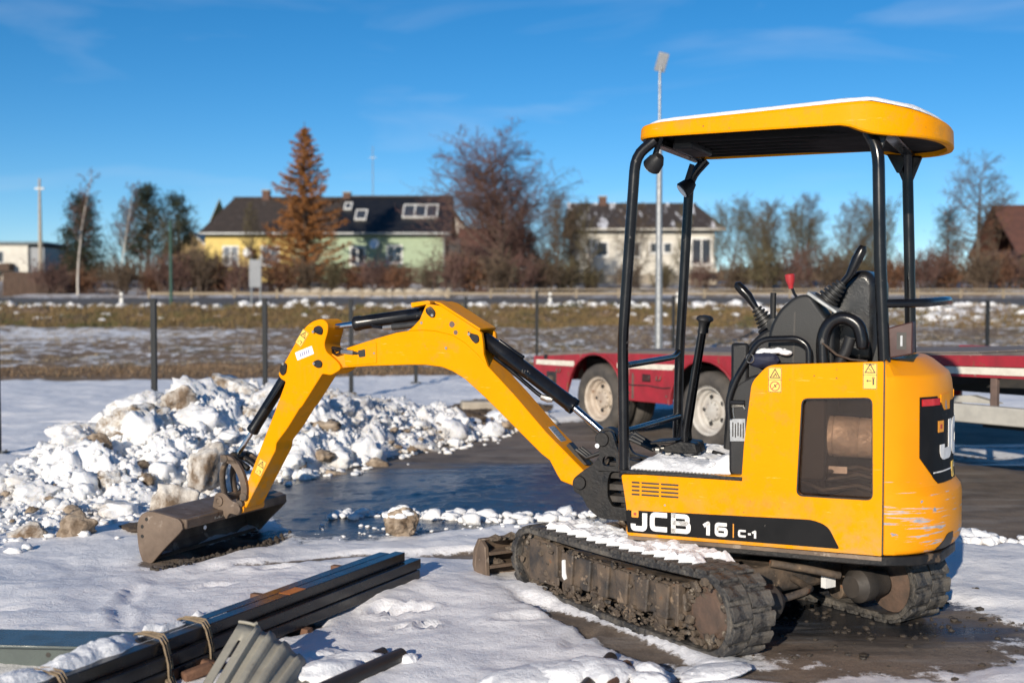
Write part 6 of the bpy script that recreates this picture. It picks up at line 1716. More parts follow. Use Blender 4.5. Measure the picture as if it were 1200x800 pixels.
def draw3(ln, b, red, cx, z0, z1, w):
    tri(ln, cx, z1-w*.52, w*.34); ln([(cx-.004, z1-w*.6), (cx+.004, z1-w*.48)], .004)
    ln([(cx-.012, z0+.012), (cx-.012, z0+.030), (cx+.004, z0+.030)], .0035); ln([(cx+.010, z0+.014), (cx+.010, z0+.022)], .0035)
rot_sticker(AR, 2.370, 1.277, .050, .098, R(35), .085, draw3)
rot_sticker(AR, 2.664, .520, .054, .098, R(26), .085, draw3)
pm = Matrix.Translation((2.353, 0, 1.191)) @ Matrix.Rotation(R(20), 4, 'Y')
NP = MB().prism(rrect(-.060,.060,-.024,.024,.003,2), .0845, .0875, M=pm).build('number_plate', MAT['white_plate'], AR)
b = MB(); b2_ = MB()
for k in range(5): b.prism(rrect(-.034+.0145*k, -.025+.0145*k, -.012, .012, .002, 1), .0875, .0881, M=pm)
b.build('blurred_print', MAT['blue_ink'], NP)
MB().prism([(-.052,.016),(.052,.016),(.052,.018),(-.052,.018)], .0875, .088, M=pm).build('plate_line', MAT['red_ink'], NP)
# hoses from boom end to arm
hh_ = MB().tube([(1.97,.085,1.195),(2.03,.095,1.200),(2.09,.09,1.205),(2.14,.06,1.215),(2.20,.03,1.22)], [.012,.012,.014,.013,.011], 8)
hh_.build('arm_hose', MAT['black_iron'], EX, smooth=60)
MB().tube([(2.02,.097,1.200),(2.06,.097,1.203),(2.10,.09,1.205)], .0145, 8).build('hose_fitting', MAT['bolt_steel'], EX)
MB().tube([(2.11,.085,1.20),(2.15,.07,1.185),(2.185,.05,1.195),(2.20,.03,1.21)], .008, 8).build('arm_hose', MAT['black_gloss'], EX, smooth=60)
# bucket cylinder
cc = MB().lathe([(0,-.02),(.030,-.02),(.0335,.0),(.034,.425),(.037,.43),(.037,.455),(.025,.46),(0,.46)], (2.512,0,1.085), Vector((2.900-2.512,0,.560-1.085)), 22)
CC = cc.build('bucket_cylinder', MAT['black_gloss'], EX, smooth=40)
MB().cyl((2.78,0,.722), (2.885,0,.580), .015, 16).build('cylinder_rod', MAT['chrome'], CC)
MB().lathe([(.032,-.03),(.032,.03)], (2.900,0,.560), (0,1,0), 18).build('rod_eye', MAT['black_iron'], CC)
MB().tube([(2.53,.03,1.03),(2.60,.033,.935),(2.66,.033,.86)], .009, 8).build('cylinder_pipe', MAT['black_gloss'], CC)
# links
LK = rline([(2.935,.560),(2.875,.560),(2.825,.530),(2.785,.465),(2.765,.395),(2.772,.335)], .05, 4)
for y in (.095,-.095):
    b = MB()
    for q in stroke2d(LK, .042): b.prism(q, y-.012, y+.012)
    b.build('tipping_link', MAT['brown_steel'], EX, smooth=50)
for y in (.05,-.05):
    MB().tube(smooth3([(2.905,y,.560),(2.955,y,.50),(2.965,y,.42),(2.945,y,.325)]), .024, 8, flat=.6).build('bucket_link', MAT['muddy_steel'], EX, smooth=60)
    MB().tube([(2.90,y*.9,.560),(2.84,y*.9,.535),(2.78,y*.9,.50)], .018, 8).build('guide_link', MAT['black_iron'], EX, smooth=60)
for (x, z, w) in ((2.905,.560,.115),(2.772,.345,.112),(2.800,.300,.112),(2.945,.320,.085)):
    MB().cyl((x,-w,z), (x,w,z), .024, 16).build('link_pin', MAT['muddy_steel'], EX, bevel=.003)
# bucket
BK = [(3.205,-.012),(3.235,.060),(3.247,.151),(3.244,.220),(3.222,.262),(3.185,.285),(3.140,.291),(3.060,.281),(2.950,.262),(2.925,.240),(2.920,.214)]
bk = MB()
inner = [(x*.0+x-.012*(1 if i < 5 else .5), z-.012*(0 if i < 3 else 1)) for i, (x, z) in enumerate(BK)]
for i in range(len(BK)-1):
    a, c = BK[i], BK[i+1]; ai, ci = inner[i], inner[i+1]
    bk.add([(a[0],-.52,a[1]),(c[0],-.52,c[1]),(c[0],.45,c[1]),(a[0],.45,a[1]),(ai[0],-.52,ai[1]),(ci[0],-.52,ci[1]),(ci[0],.45,ci[1]),(ai[0],.45,ai[1])],
           [(0,1,2,3),(7,6,5,4),(0,4,5,1),(3,2,6,7)] + ([(0,3,7,4)] if i == 0 else []) + ([(1,5,6,2)] if i == len(BK)-2 else []))
BKO = bk.build('bucket', MAT['brown_steel'], EX, smooth=30)
side_p = rpoly(BK + [(2.918,.208),(2.945,.178),(3.050,.084),(3.140,-.006)], [.0,.02,.02,.02,.02,.02,.02,.02,.01,.01,.01,.01,.01,.02,.008], 2)
for y0, y1 in ((.4505,.468), (-.538,-.5205)):
    s = MB().prism(side_p, y0, y1).build('bucket_side', MAT['brown_steel'], BKO, bevel=.003)
    if y0 > 0:
        for (x, z) in ((3.175,.243),(3.207,.199),(3.207,.143)): MB().cyl((x,.4675,z), (x,.4692,z), .011, 14).build('bolt_hole', MAT['ink'], s)
MB().box(2.905, 2.955, -.519, .449, .2035, .2600).build('bucket_lip', MAT['brown_steel'], BKO, bevel=.008)
MB().prism([(3.235,-.004),(3.205,-.016),(3.130,.012),(3.150,.026)], -.519, .449).build('cutting_edge', MAT['brown_steel'], BKO, bevel=.003)
sc_ = MB()
for k in range(9): sc_.prism(rrect(2.935+.002*k, 2.938+.0035*k, .2605, .262, .0005, 1), .10+.013*k, .108+.013*k)
MB().lathe([(.0,.0),(.012,.0),(.012,.004),(0,.005)], (2.93,.26,.18), (-1,0,0), 12).build('pale_spot', MAT['white_plate'], BKO)
b = MB()
for k in range(6): b.box(2.9035, 2.905, .10+.018*k, .112+.018*k, .220, .226+.008*(k % 2))
b.build('stamped_marks', MAT['bolt_steel'], BKO)
EARp = rpoly([(2.985,.272),(2.965,.355),(2.905,.365),(2.850,.318),(2.795,.305),(2.775,.262),(2.800,.235),(2.865,.245),(2.885,.205),(2.930,.255)], [.01,.02,.03,.02,.03,.03,.02,.02,.01,.01])
for y in (.105,-.118):
    e = MB().prism(EARp, y, y+.016).build('bucket_ear', MAT['brown_steel'], BKO, bevel=.004)
    MB().lathe([(.030,0),(.030,.010),(.016,.012),(.012,.006),(0,.006)], (2.935,y+.016,.312), (0,1,0), 18).build('pin_boss', MAT['brown_steel'], e)
    MB().lathe([(.026,0),(.026,.008),(0,.010)], (2.805,y+.016,.272), (0,1,0), 18).build('pin_boss', MAT['brown_steel'], e)
MB().cyl((2.800,-.10,.272), (2.800,.10,.272), .028, 16).build('arm_end_boss', MAT['yellow_dull'], EX)

# --- undercarriage (turned 33.7 degrees against the upper works)
URZ = R(122-155.7)
def un(ob): ob.rotation_euler.z = URZ; ob.location = UO; return ob
UO = Vector((0,0,0))
_d = Matrix.Rotation(-R(155.7), 3, 'Z') @ Vector((0, -.07, 0)); UO = _d
TW = .23; YO = .665
xf, xr, rf, rr2 = .66, -.665, .150, .165
def belt_path(off, n=14):
    """closed side profile of the belt, offset outwards by off"""
    pts = []
    zc_f, zc_r = rf+.024, rr2+.024
    a0 = math.degrees(math.asin((rr2-rf)/(xf-xr)))
    for i in range(n+1):
        a = R(90-a0*-1 - (180)*i/n); pts.append((xf+(rf+off)*math.cos(a), zc_f+(rf+off)*math.sin(a)))
    for i in range(9): pts.append((xf+(xr-xf)*(i+1)/10, zc_f-(rf+off)+(zc_r-rr2-zc_f+rf)*(i+1)/10))
    for i in range(n+1):
        a = R(-90 - 180*i/n); pts.append((xr+(rr2+off)*math.cos(a), zc_r+(rr2+off)*math.sin(a)))
    for i in range(9):
        t = (i+1)/10; sag = -.012*math.sin(t*math.pi); pts.append((xr+(xf-xr)*t, zc_r+rr2+off+(zc_f+rf-zc_r-rr2)*t+sag))
    return pts
P_out = belt_path(.012); P_in = belt_path(-.016); nP = len(P_out)
def path_len(P): return [ (Vector(P[(i+1) % len(P)])-Vector(P[i])).length for i in range(len(P)) ]
def path_at(P, s):
    L_ = path_len(P); tot = sum(L_); s %= tot
    for i in range(len(P)):
        if s <= L_[i]: 
            a, b = Vector(P[i]), Vector(P[(i+1) % len(P)]); t = (b-a).normalized(); return a+(b-a)*(s/L_[i]), t
        s -= L_[i]
    return Vector(P[0]), Vector((1,0))
TOT = sum(path_len(P_out))
lug_src = None
rl = random.Random(12)
for side in (1, -1):
    yo = YO*side; yi = (YO-TW)*side
    y0, y1 = min(yo, yi), max(yo, yi)
    b = MB()
    vs = [(x, y0, z) for x, z in P_out]+[(x, y1, z) for x, z in P_out]+[(x, y0, z) for x, z in P_in]+[(x, y1, z) for x, z in P_in]
    fs = []
    for i in range(nP):
        j = (i+1) % nP
        fs += [(i, j, nP+j, nP+i), (2*nP+i, 3*nP+i, 3*nP+j, 2*nP+j), (i, 2*nP+i, 2*nP+j, j), (nP+i, nP+j, 3*nP+j, 3*nP+i)]
    T = b.add(vs, fs).build('track', MAT['track_rubber'], EX, bevel=.006, smooth=50); un(T)
    # tread lugs: two staggered rows across the belt
    nl = 44
    for k in range(nl):
        for row in (0, 1):
            s = (k + .5*row)*TOT/nl; p, t = path_at(P_out, s)
            nrm = Vector((-t.y, t.x)) if True else None
            if lug_src is None:
                lb_ = MB().prism(rpoly([(-.037,-.004),(-.029,.013),(.029,.013),(.037,-.004)], .004, 2), -.057, .057)
                lug_src = lb_.build('tread_lug', MAT['track_rubber'], T, bevel=.004); lg = lug_src
            else:
                lg = lug_src.copy(); COL.objects.link(lg); lg.parent = T
            yc = (y0+y1)/2 + (.060 if row else -.060)
            ang = math.atan2(t.y, t.x)
            cpt = Vector(((xf+xr)/2, .18)); out = Vector((nrm.x, nrm.y))
            if out.dot(p-cpt) < 0 : out = -out; ang += math.pi
            lg.location = (p.x, yc, p.y)
            lg.rotation_euler = (0, -ang, .10*(1 if row else -1))
            lg.scale = (rl.uniform(.92, 1.05), 1, rl.uniform(.85, 1.0))
    # inside: track frame, idler, sprocket, rollers
    fr_ = MB().prism(rpoly([(.52,.235),(.30,.262),(-.46,.270),(-.52,.235),(-.52,.115),(.50,.105)], .03), y0+.045, y1-.030).build('track_frame', MAT['muddy_steel'], T, bevel=.01)
    q = MB()
    for k in range(6):
        x = .34 - k*.145
        q.prism(rpoly([(x+.050,.262),(x+.034,.11),(x-.034,.11),(x-.050,.262)], .01), min(yo-.012*side, yo-.05*side), max(yo-.012*side, yo-.05*side))
    q.build('frame_rib', MAT['muddy_steel'], T, bevel=.010)
    rb_ = MB()
    for k in range(4):
        x = .36 - k*.235
        rb_.lathe([(.045,-.085),(.052,-.08),(.052,-.03),(.036,-.025),(.036,.025),(.052,.03),(.052,.08),(.045,.085)], (x, (y0+y1)/2, .088), (0,1,0), 18)
    rb_.build('track_roller', MAT['muddy_steel'], T)
    sd_ = (0, side, 0); yc_ = (y0+y1)/2
    MB().lathe([(.0,.088),(.055,.088),(.062,.078),(.098,.075),(.112,.085),(.130,.080),(.132,.0),(.130,-.08),(0,-.08)], (xf-.01, yc_, rf+.024), sd_, 28).build('idler_wheel', MAT['mud'], T, smooth=35)
    MB().lathe([(0,.092),(.085,.090),(.095,.078),(.112,.076),(.118,.066),(.144,.060),(.146,-.06),(0,-.08)], (xr, yc_, rr2+.024), sd_, 28).build('sprocket', MAT['rust_hub'], T, smooth=35)
    st_ = MB()
    for k in range(14):
        a = 2*math.pi*k/14
        st_.cyl((xr+.128*math.cos(a), yc_-.02, rr2+.024+.128*math.sin(a)), (xr+.128*math.cos(a), yc_+.095*side, rr2+.024+.128*math.sin(a)), .014, 8)
    st_.build('sprocket_teeth', MAT['mud'], T)
    fp_ = MB().prism(rpoly([(xf+.03,.285),(xf-.235,.290),(xf-.235,.075),(xf+.03,.07)], .02), min(yo-.020*side, yo-.034*side), max(yo-.020*side, yo-.034*side)).build('idler_guard', MAT['muddy_steel'], T, bevel=.008)
    MB().box(xf-.245, xf-.215, min(yo-.006*side, yo-.05*side), max(yo-.006*side, yo-.05*side), .13, .285).build('guard_edge', MAT['muddy_steel'], T, bevel=.005)
    gp = MB().box(-.505, -.482, min(yo-.004*side, yo-.05*side), max(yo-.004*side, yo-.05*side), .10, .285).build('guard_edge', MAT['muddy_steel'], T, bevel=.005)
    MB().prism(rpoly([(.372,.225),(.350,.232),(.345,.165),(.335,.140),(.352,.130),(.370,.145)], .006), min(yo-.005*side, yo-.012*side), max(yo-.005*side, yo-.012*side)).build('white_mark', MAT['white_plate'], T)
    md = MB()
    for k in range(320):
        x = rl.uniform(xr+.02, xf-.05); z = rl.choice((rl.uniform(.035,.075), rl.uniform(.05,.10), rl.uniform(.255,.285), rl.uniform(.06,.27)))
        md.lump((x, yo-side*rl.uniform(.004,.045), z), rl.uniform(.004,.015), k, 1, .6, (1.6, .6, .8), 1.6)
    for k in range(40):
        a = rl.uniform(0, 6.28); rad = rl.uniform(.09, .15); cx_, cz_ = (xr, rr2+.024) if k % 2 else (xf, rf+.024)
        md.lump((cx_+rad*math.cos(a), yo-side*rl.uniform(.0,.04), cz_+rad*math.sin(a)), rl.uniform(.006,.018), k, 1, .6, (1.5, .6, 1.3), 1.6)
    md.build('caked_mud', MAT['mud'], T, smooth=0, kind='stuff')
# centre frame, slew ring, hydraulics
cf_ = MB().box(-.42, .40, -.44, .44, .14, .27)
CF = cf_.build('centre_frame', MAT['muddy_steel'], EX, bevel=.02); un(CF)
for s in (-1, 1):
    MB().tube([(.30, .30*s, .22), (.30, .46*s, .20)], .055, 10).build('cross_tube', MAT['muddy_steel'], CF); MB().tube([(-.32, .30*s, .22), (-.32, .46*s, .20)], .055, 10).build('cross_tube', MAT['muddy_steel'], CF)
MB().lathe([(.30,.27),(.32,.29),(.32,.345),(0,.345)], (0,0,0), (0,0,1), 40).build('slew_ring', MAT['black_iron'], EX)
for k, (y, x0) in enumerate(((.12,-.42),(-.10,-.42))):
    un(MB().tube([(x0, y, .20), (-.58, y+.05, .19), (-.64, y+.16, .20), (-.60, y+.27, .17)], .017, 8).build('travel_hose', MAT['muddy_steel'], EX, smooth=60))
un(MB().lathe([(.0,-.10),(.060,-.10),(.066,-.02),(.078,.0),(.078,.06),(.05,.10),(0,.10)], (-.655,.33,.19), (0,-1,0), 22).build('travel_motor', MAT['inner_steel'], EX))  # muddy motors; the shade under the body is painted in with darker steel
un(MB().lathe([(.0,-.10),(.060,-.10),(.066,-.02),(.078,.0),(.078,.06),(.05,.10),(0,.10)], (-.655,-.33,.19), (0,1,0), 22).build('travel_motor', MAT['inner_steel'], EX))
un(MB().box(-.50, -.47, -.30, -.235, .15, .215).build('white_tag', MAT['white_plate'], EX))
un(MB().tube([(-.43,.05,.29),(-.50,-.10,.26),(-.56,-.26,.22)], .018, 10).build('frame_stay', MAT['muddy_steel'], EX, smooth=60))
# dozer blade
BZ = Matrix.Diagonal((1, 1, .68, 1))
BL = MB().prism([(1.075,.02),(1.105,.02),(1.135,.10),(1.125,.22),(1.075,.325),(1.050,.318),(1.090,.215),(1.100,.11)], -.725, .725, M=BZ).build('dozer_blade', MAT['brown_steel'], EX, bevel=.006); un(BL)
for y0, y1 in ((.700,.7245), (-.7245,-.700), (.26,.28), (-.28,-.26)):
    MB().prism([(.985,.04),(1.10,.025),(1.10,.11),(1.085,.22),(1.045,.315),(1.0,.27)], y0, y1, M=BZ).build('blade_rib', MAT['brown_steel'], BL, bevel=.004)
for z in (.068,.139): MB().box(.99, 1.085, -.699, .699, z, z+.016).build('blade_stiffener', MAT['brown_steel'], BL)
for y in (.33,-.33): MB().prism([(.35,.13),(1.07,.06),(1.07,.15),(.35,.20)], y-.03, y+.03).build('blade_arm', MAT['muddy_steel'], BL, bevel=.008)
mb_ = MB()
for k in range(50): mb_.lump((rl.uniform(1.0,1.08), rl.uniform(-.69,.69), rl.choice((.086,.157,.205))+rl.uniform(0,.02)), rl.uniform(.012,.035), k, 1, .5, (1,1.4,.7))
mb_.build('caked_mud', MAT['mud'], BL, smooth=0, kind='stuff')

# --- snow lying on the machine (rests there: its own things)
ROOT = Matrix.Translation((1.0, 5.9, 0)) @ Matrix.Rotation(R(155.7), 4, 'Z')
UNM = ROOT @ Matrix.Translation(UO) @ Matrix.Rotation(URZ, 4, 'Z')
def world_mb(b, M): b.v = [tuple(M @ Vector(p)) for p in b.v]; return b
b = MB(); n1, n2 = 60, 40; vs = []; 
def snow_top(x, y): return .013*(1+.6*mnoise.noise(Vector((x*5, y*5, 0))) + .3*mnoise.noise(Vector((x*14, y*14, 2))))
canr = [(x*.955+(-.42)*.045, y*.95) for x, y in can]
cxm = -.42; rings_ = []
for i, s in enumerate((1.0, .985, .95, .85, .7, .5, .3, .1)):
    rg_ = []
    for x, y in canr:
        X, Y = cxm+(x-cxm)*s, y*s
        rg_.append((X, Y, zt_(X) + (.002 if i == 0 else (.013 if i == 1 else snow_top(X, Y)+.008))))
    rings_.append(rg_)
vs = [p for r_ in rings_ for p in r_]; fs = []
for i in range(len(rings_)-1):
    for j in range(nC): fs.append((i*nC+j, i*nC+(j+1) % nC, (i+1)*nC+(j+1) % nC, (i+1)*nC+j))
fs.append(tuple(range((len(rings_)-1)*nC, len(rings_)*nC)))
o = world_mb(b.add(vs, fs), ROOT).build('snow_layer', MAT['snow'], kind='stuff', smooth=60); tag(o, 'thin even layer of snow on top of the yellow canopy', 'snow')
b = MB(); N1, N2 = 44, 60; vs = []
for i in range(N1+1):
    for j in range(N2+1):
        x = -.20 + .50*i/N1; y = -.46 + .885*j/N2
        e = min(1, (i/N1)*12, (1-i/N1)*9, (j/N2)*14, (1-j/N2)*12); e = max(0, e)**.5
        h_ = .036 + .075*max(0, 1-(x+.20)/.16)**1.3 + .024*mnoise.noise(Vector((x*8, y*8, 3))) + .008*mnoise.noise(Vector((x*24, y*24, 1))) + .004*mnoise.noise(Vector((x*60, y*60, 1)))
        if ((x-.14)/.13)**2 + (y/.13)**2 < 1: h_ *= .45
        vs.append((x, y + .02*mnoise.noise(Vector((x*15, 4, j*.1))), .693 + max(.004, h_)*e))
fs = [(i*(N2+1)+j, (i+1)*(N2+1)+j, (i+1)*(N2+1)+j+1, i*(N2+1)+j+1) for i in range(N1) for j in range(N2)]
b.add(vs, fs)
for k in range(26):
    x = rl.uniform(-.19,.26); y = rl.uniform(-.44,.40); 
    b.lump((x, y, .716+rl.uniform(0,.012)+.03*max(0, -x*4)), rl.uniform(.008,.020) if k % 7 else .03, k, 2, .5, (1.4,1.3,.7))
o = world_mb(b, ROOT).build('snow_layer', MAT['snow'], kind='stuff', smooth=60); tag(o, 'lumpy snow covering the cab floor round the travel levers', 'snow')
for side, lab in ((1, 'scalloped snow lying between the treads on top of the near track'), (-1, 'snow lying between the treads on top of the far track')):
    b = MB()
    zt0 = rr2*2+.024+.012
    nx_, ny_ = 210, 34; pit = TOT/44
    vs = []; fs = []
    for i in range(nx_+1):
        x = -.585 + 1.23*i/nx_
        zz = float(np.interp(x, [xr, 0, xf], [rr2*2+.036, .332, rf*2+.036]))
        if x > xf-.05: zz -= .22*(x-xf+.05)**1.6*4
        for j in range(ny_+1):
            v = j/ny_; y = YO - .004 - v*(TW+.05)         # from the outer edge inwards
            ph = ((x + .25*v*pit + .012*mnoise.noise(Vector((x*9, side, 1))))/pit) % 1.0
            tooth = (.012 + .068*abs(2*ph-1)**.8)*(.85 + .35*mnoise.noise(Vector((math.floor((x)/pit)*1.7, side*3, 5)))) + .012*mnoise.noise(Vector((x*30, y*30, side)))
            d = (v*(TW+.05) - tooth)/.032
            gap = mnoise.noise(Vector((x*7, y*9, side*7+2)))*.8 + .66 - .8*max(0, -(x+.30))*2 - (.55*max(0, 1-abs(ph-.5)*5) if v > .3 else 0)*(.5+.8*mnoise.noise(Vector((x*5, y*5, 9))))
            e = max(0, min(1, d, gap*2.2, (x+.585)*10, (1.23-(x+.585))*14)); e = e*e*(3-2*e)
            h_ = .034 + .016*mnoise.noise(Vector((x*16, y*16, 4))) + .006*mnoise.noise(Vector((x*50, y*50, 4))) + .010*(1-abs(2*ph-1))
            vs.append((x, side*y, zz - .012 + e*(.010+h_)))
    for i in range(nx_):
        for j in range(ny_):
            q_ = i*(ny_+1)+j; fs.append((q_, q_+ny_+1, q_+ny_+2, q_+1))
    b.add(vs, fs)
    o = world_mb(b, UNM).build('snow_layer', MAT['snow'], kind='stuff', smooth=60); tag(o, lab, 'snow')
b = MB()
for k in range(8): b.lump((-.30-.02*k, .425+rl.gauss(0,.008), 1.262+rl.gauss(0,.004)), .022, k, 2, .3, (1.3,.8,.6))
o = world_mb(b, ROOT).build('snow_layer', MAT['snow'], kind='stuff', smooth=60); tag(o, 'small strip of snow on the dark blue seat edge behind the grab rail', 'snow')
# ------------------------------------------------------------------ foreground: stack of black posts, sheet, pipes
SA = math.atan2(.899, .438)          # local x runs along the posts, away from the camera
def flat_thing(name, label, cat, x, y, z, rz, group=None): return thing(name, label, cat, (x, y, z), rz, group)
OX, OY = -.50, 6.18                  # far end of the stack
def square_post(u1, L, v, z, w=.058, h=.050, label='', dark=True):
    """one hollow square section lying along the stack: far end at u1, lateral offset v (+ is towards the left of the photo)"""
    cx = OX + .438*u1 - .899*v; cy = OY + .899*u1 + .438*v
    t = flat_thing('steel_post', label, 'steel post', cx, cy, z, SA, 'black square posts lying in a strapped stack')
    a = .004
    b = MB().prism([(-w/2, 0), (w/2, 0), (w/2, h), (-w/2, h)], -L, 0, 'yz', holes=[[(-w/2+a, a), (w/2-a, a), (w/2-a, h-a), (-w/2+a, h-a)]])
    b.build('tube', MAT['black_tube'], t, bevel=.003)
    return t
Z0 = .045
stk = [(-.01, 2.95, .000, 0), (-.09, 2.9, .063, 0), (.03, 2.9, .126, 0),
       (.02, 2.95, .012, 1), (-.06, 2.9, .075, 1), (-.12, 2.9, .138, 1),
       (-.09, 2.9, .042, 2), (-.14, 2.9, .105, 2)]
ln = ['bottom row, rightmost', 'bottom row, middle one', 'bottom row, far left one',
      'middle row, rightmost and longest', 'middle row, middle one', 'middle row, far left one',
      'top row, right one', 'top row, left one under snow']
for (u, L, v, row), lb in zip(stk, ln):
    square_post(u, L, v, Z0 + row*.0515, label='black square steel post of the strapped stack, ' + lb)
o = MB().box(-.98, -.86, -.0300, .0300, .0490, .0512).build('orange_reflection', MAT['orange_gloss'], None)  # thin orange strip painting a gloss reflection onto the post top
tp = [x for x in scene.objects if x.name.startswith('steel_post') and x['label'].endswith('top row, right one')][0]; o.parent = tp; o.name = 'orange_glint'
for k, (u, lb) in enumerate(((-.30, 'brown timber spacer under the far end of the post stack'), (-1.02, 'brown timber spacer under the middle of the post stack'), (-1.75, 'brown timber spacer under the strapped part of the stack'), (-2.5, 'brown timber spacer under the near end of the post stack'))):
    cx = OX + .438*u - .899*.09; cy = OY + .899*u + .438*.09
    o = MB().box(-.022, .022, -.15, .13, 0, .034).build('timber_spacer', MAT['wood_spacer'], bevel=.004); o.location = (cx, cy, .010); o.rotation_euler.z = SA
    tag(o, lb, 'spacer', 'timber spacers under the stack')
# short stubs of timber poking out over the far side of the stack
for u, lb in ((-.42, 'short brown timber end showing over the far side of the stack, farther one'), (-1.05, 'short brown timber end showing over the far side of the stack, middle one'), (-1.62, 'short brown timber end poking out beside the straps')):
    cx = OX + .438*u - .899*.185; cy = OY + .899*u + .438*.185
    o = MB().box(-.016, .016, -.03, .05, 0, .028).build('timber_end', MAT['wood_spacer'], bevel=.003); o.location = (cx, cy, .150); o.rotation_euler.z = SA
    tag(o, lb, 'timber end')
    o = MB().box(-.014, .014, .0, .03, 0, .10).build('timber_prop', MAT['wood_spacer'], bevel=.003); o.location = (cx, cy, .045); o.rotation_euler.z = SA
    tag(o, 'dark timber upright holding the edge of the post stack', 'timber prop', 'timber props beside the stack')
# straps
def strap(u, label, tail):
    cx = OX + .438*u; cy = OY + .899*u
    t = flat_thing('strap', label, 'strap', cx, cy, 0, SA)
    pts = [(0, .185, .08), (.005, .150, .205), (.0, .125, .214), (.004, .08, .214), (.0, .022, .212), (-.004, -.001, .190), (-.008, -.026, .120), (-.016, -.036, .07), (-.05, -.09, .04)]
    for k in range(3):
        MB().tube([(p[0]+.016*k-.016, p[1]+.004*k, p[2]+.003*math.sin(k*2+i)) for i, p in enumerate(pts)], .0052, 6, flat=.6).build('strand', MAT['strap'], t)
    MB().tube([(-.03, -.02, .062), (-.06, -.07, .05), (-.10, -.10, .035), (-.15, -.12, .03)], [.008, .010, .012, .010], 6).build('loose_end', MAT['strap'], t)
    return t
strap(-1.62, 'brown webbing strap tied round the stack, farther of the two by the corrugated sheet', 0)
strap(-1.86, 'brown webbing strap tied round the stack just left of the corrugated sheet top', 1)
strap(-2.36, 'pale strap round the near end of the stack under thick snow', 2)
# snow left on the stack
sn = MB(); rr = random.Random(31)
n1, n2 = 190, 26; vs = []; fs = []
for i in range(n1+1):
    u = -1.42 - 1.52*i/n1
    for j in range(n2+1):
        v = .028 + .130*j/n2
        x = OX + .438*u - .899*v; y = OY + .899*u + .438*v
        cover = min(1, max(0, (-1.80-u)/.25))
        patchy = mnoise.noise(Vector((u*6.5, v*7, 2)))*1.2 - .10 + .5*(v-.09)/.06*.5
        edge = min((v-.028 - .05*(1-cover) - .018 - .014*mnoise.noise(Vector((u*11, 3, 1))))/.03, (.158-v)/.02)
        e = max(0, min(1, edge, cover*1.3 + patchy*(1-cover)*2.2)); e = e*e*(3-2*e)
        h_ = .030 + .026*mnoise.noise(Vector((u*7, v*9, 4))) + .010*mnoise.noise(Vector((u*21, v*21, 4))) + .004*mnoise.noise(Vector((u*60, v*60, 4)))
        if abs(u+1.62) < .03 or abs(u+1.86) < .03: h_ *= .5
        vs.append((x, y, .196 + e*(.006+h_)))
for i in range(n1):
    for j in range(n2):
        q_ = i*(n2+1)+j; fs.append((q_, q_+n2+1, q_+n2+2, q_+1))
sn.add(vs, fs)
o = sn.build('snow_patch', MAT['snow'], kind='stuff', smooth=60); tag(o, 'white snow lying along the near end of the black post stack', 'snow')
# corrugated sheet leaning against the stack
t = thing('corrugated_sheet', 'bent pale grey corrugated sheet leaning on the stack at the bottom edge', 'sheet', (-1.00, 4.60, -.03))
n = 66; m = 12
def sheet_pt(a, b):
    """a across the ribs 0..1, b down 0..1"""
    w = .40; prof = .010*max(-1, min(1, 2.2*math.sin(a*2*math.pi*6.5))) if a > .22 else (.012 if a > .17 else 0)
    x = -.085 + a*w; drop = .25*a*a*1.1
    top = Vector((x, .10 - .10*a, .245 - drop)); bot = Vector((x - .10 + .02*a, -.46 + .05*a, .02 - .02*a))
    p = top.lerp(bot, b); nrm = Vector((.15, -.5, .85)).normalized()
    return p + nrm*(prof + .035*math.sin(a*3.0)*math.sin(b*2))
vs = [sheet_pt(i/n, j/m) for i in range(n+1) for j in range(m+1)]
fs = []
for i in range(n):
    for j in range(m):
        if 6 <= i <= 7 and 2 <= j <= 7: continue       # the slot
        a = i*(m+1)+j; fs.append((a, a+1, a+m+2, a+m+1))
o = MB().add(vs, fs).build('sheet', MAT['corrugated'], t, smooth=50)
sm = o.modifiers.new('thickness', 'SOLIDIFY'); sm.thickness = .004
MB().tube([sheet_pt(i/n, 0) + Vector((0, .004, .004)) for i in range(0, 13)], .007, 6).build('folded_edge', MAT['corrugated'], t)
# brown offcuts beside the sheet
for k, (x, y, z, rz, lb) in enumerate(((-1.20, 4.55, .07, .6, 'rounded brown timber offcut left of the corrugated sheet'), (-1.24, 4.42, .03, 1.0, 'small brown timber offcut at the bottom edge by the sheet'), (-1.16, 4.66, .05, .2, 'brown timber offcut tucked behind the corrugated sheet'))):
    o = MB().box(-.07, .05, -.022, .022, -.02, .02, Matrix.Rotation(.25*k-.2, 4, 'Y')).build('timber_offcut', MAT['wood_spacer'], bevel=.010, seg=3); o.location = (x, y, z); o.rotation_euler.z = rz; tag(o, lb, 'offcut')
# grey green beam at the bottom left corner
t = thing('steel_beam', 'grey green steel beam with a smooth blue reflecting top in the bottom left corner', 'steel beam', (-1.98, 4.73, 0), R(-4))
ch = MB().prism([(-.11,.002),(.11,.002),(.11,.014),(.03,.014),(.03,.138),(.11,.138),(.11,.150),(-.11,.150),(-.11,.138),(.02,.138),(.02,.014),(-.11,.014)], -.95, .50, 'yz').build('beam', MAT['greygreen'], t, bevel=.003)
for x in (.21, .12, -.2, -.5): MB().cyl((x, .0195, .075), (x, .0185, .075), .010, 12).build('bolt_hole', MAT['ink'], t)
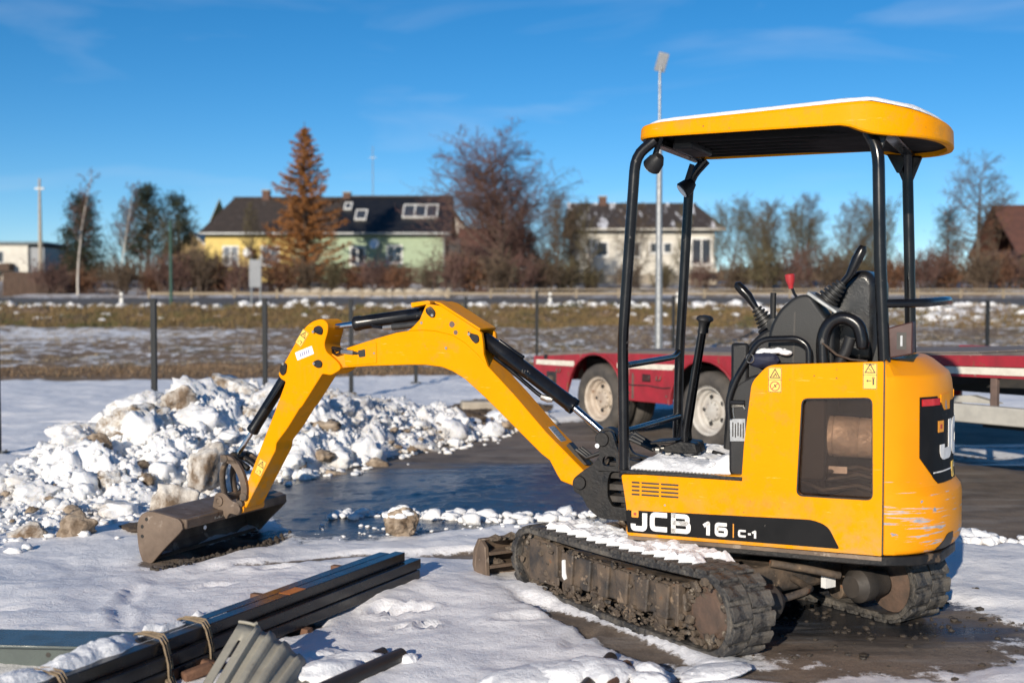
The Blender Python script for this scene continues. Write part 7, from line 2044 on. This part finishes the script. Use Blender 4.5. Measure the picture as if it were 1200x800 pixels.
# pipes in the right foreground
def pipe(name, label, p0, p1, r, m, snow=None):
    p0, p1 = Vector(p0), Vector(p1); t = thing(name, label, 'pipe', p0)
    d = (p1-p0)
    b = MB().lathe([(r*.86,0),(r,0),(r,d.length),(r*.86,d.length),(r*.86,0)], (0,0,0), d, 20); b.build('pipe', MAT[m], t, smooth=40)
    MB().cyl(d*.06, d*.065, r*.87, 20).build('inside', MAT['ink'], t)
    MB().cyl(d*.94, d*.945, r*.87, 20).build('inside', MAT['ink'], t)
pipe('black_pipe', 'black pipe end in the bottom foreground, right of the corrugated sheet', (-.455, 4.86, .035), (-.72, 4.42, .03), .034, 'rubber_black')
pipe('black_pipe', 'thin black pipe end next to the snow right of the corrugated sheet', (-.535, 4.93, .028), (-.74, 4.62, .025), .024, 'rubber_black')
pipe('black_pipe', 'black pipe end under snow at the bottom edge, left one near the track', (.405, 4.84, .030), (.22, 4.3, .03), .028, 'rubber_black')
pipe('brown_pipe', 'brown pipe end under snow at the bottom edge, between two others', (.462, 4.76, .026), (.30, 4.25, .026), .024, 'wood_spacer')
pipe('brown_rod', 'rusty rod half under snow at the bottom edge near the track', (.56, 4.74, .02), (.42, 4.3, .02), .014, 'wood_spacer')
sn = MB()
for k, (x, y, r_, sc) in enumerate(((.33,4.66,.10,(1.4,1.5,.55)),(.20,4.62,.11,(1.5,1.2,.45)),(.55,4.62,.055,(.8,1.9,.8)),(.53,4.52,.06,(.9,1.9,.7)),(-.66,4.78,.09,(1.7,1.0,.45)),(-.80,4.86,.08,(1.4,1,.4)),(-.72,4.62,.10,(1.5,1.0,.5)),(-.42,4.83,.03,(1.2,1,.8)),(.8,4.66,.08,(2.0,1,.3)),(.05,4.56,.11,(1.6,1.1,.35)),(-.9,4.7,.1,(1.3,1,.5)))):
    sn.lump((x, y, .03), r_, 5+k, 4, .22, sc, 1.2, rot=.5)
o = sn.build('snow_mound', MAT['snow'], kind='stuff', smooth=60); tag(o, 'low soft snow mounds half covering the pipes along the bottom edge', 'snow')
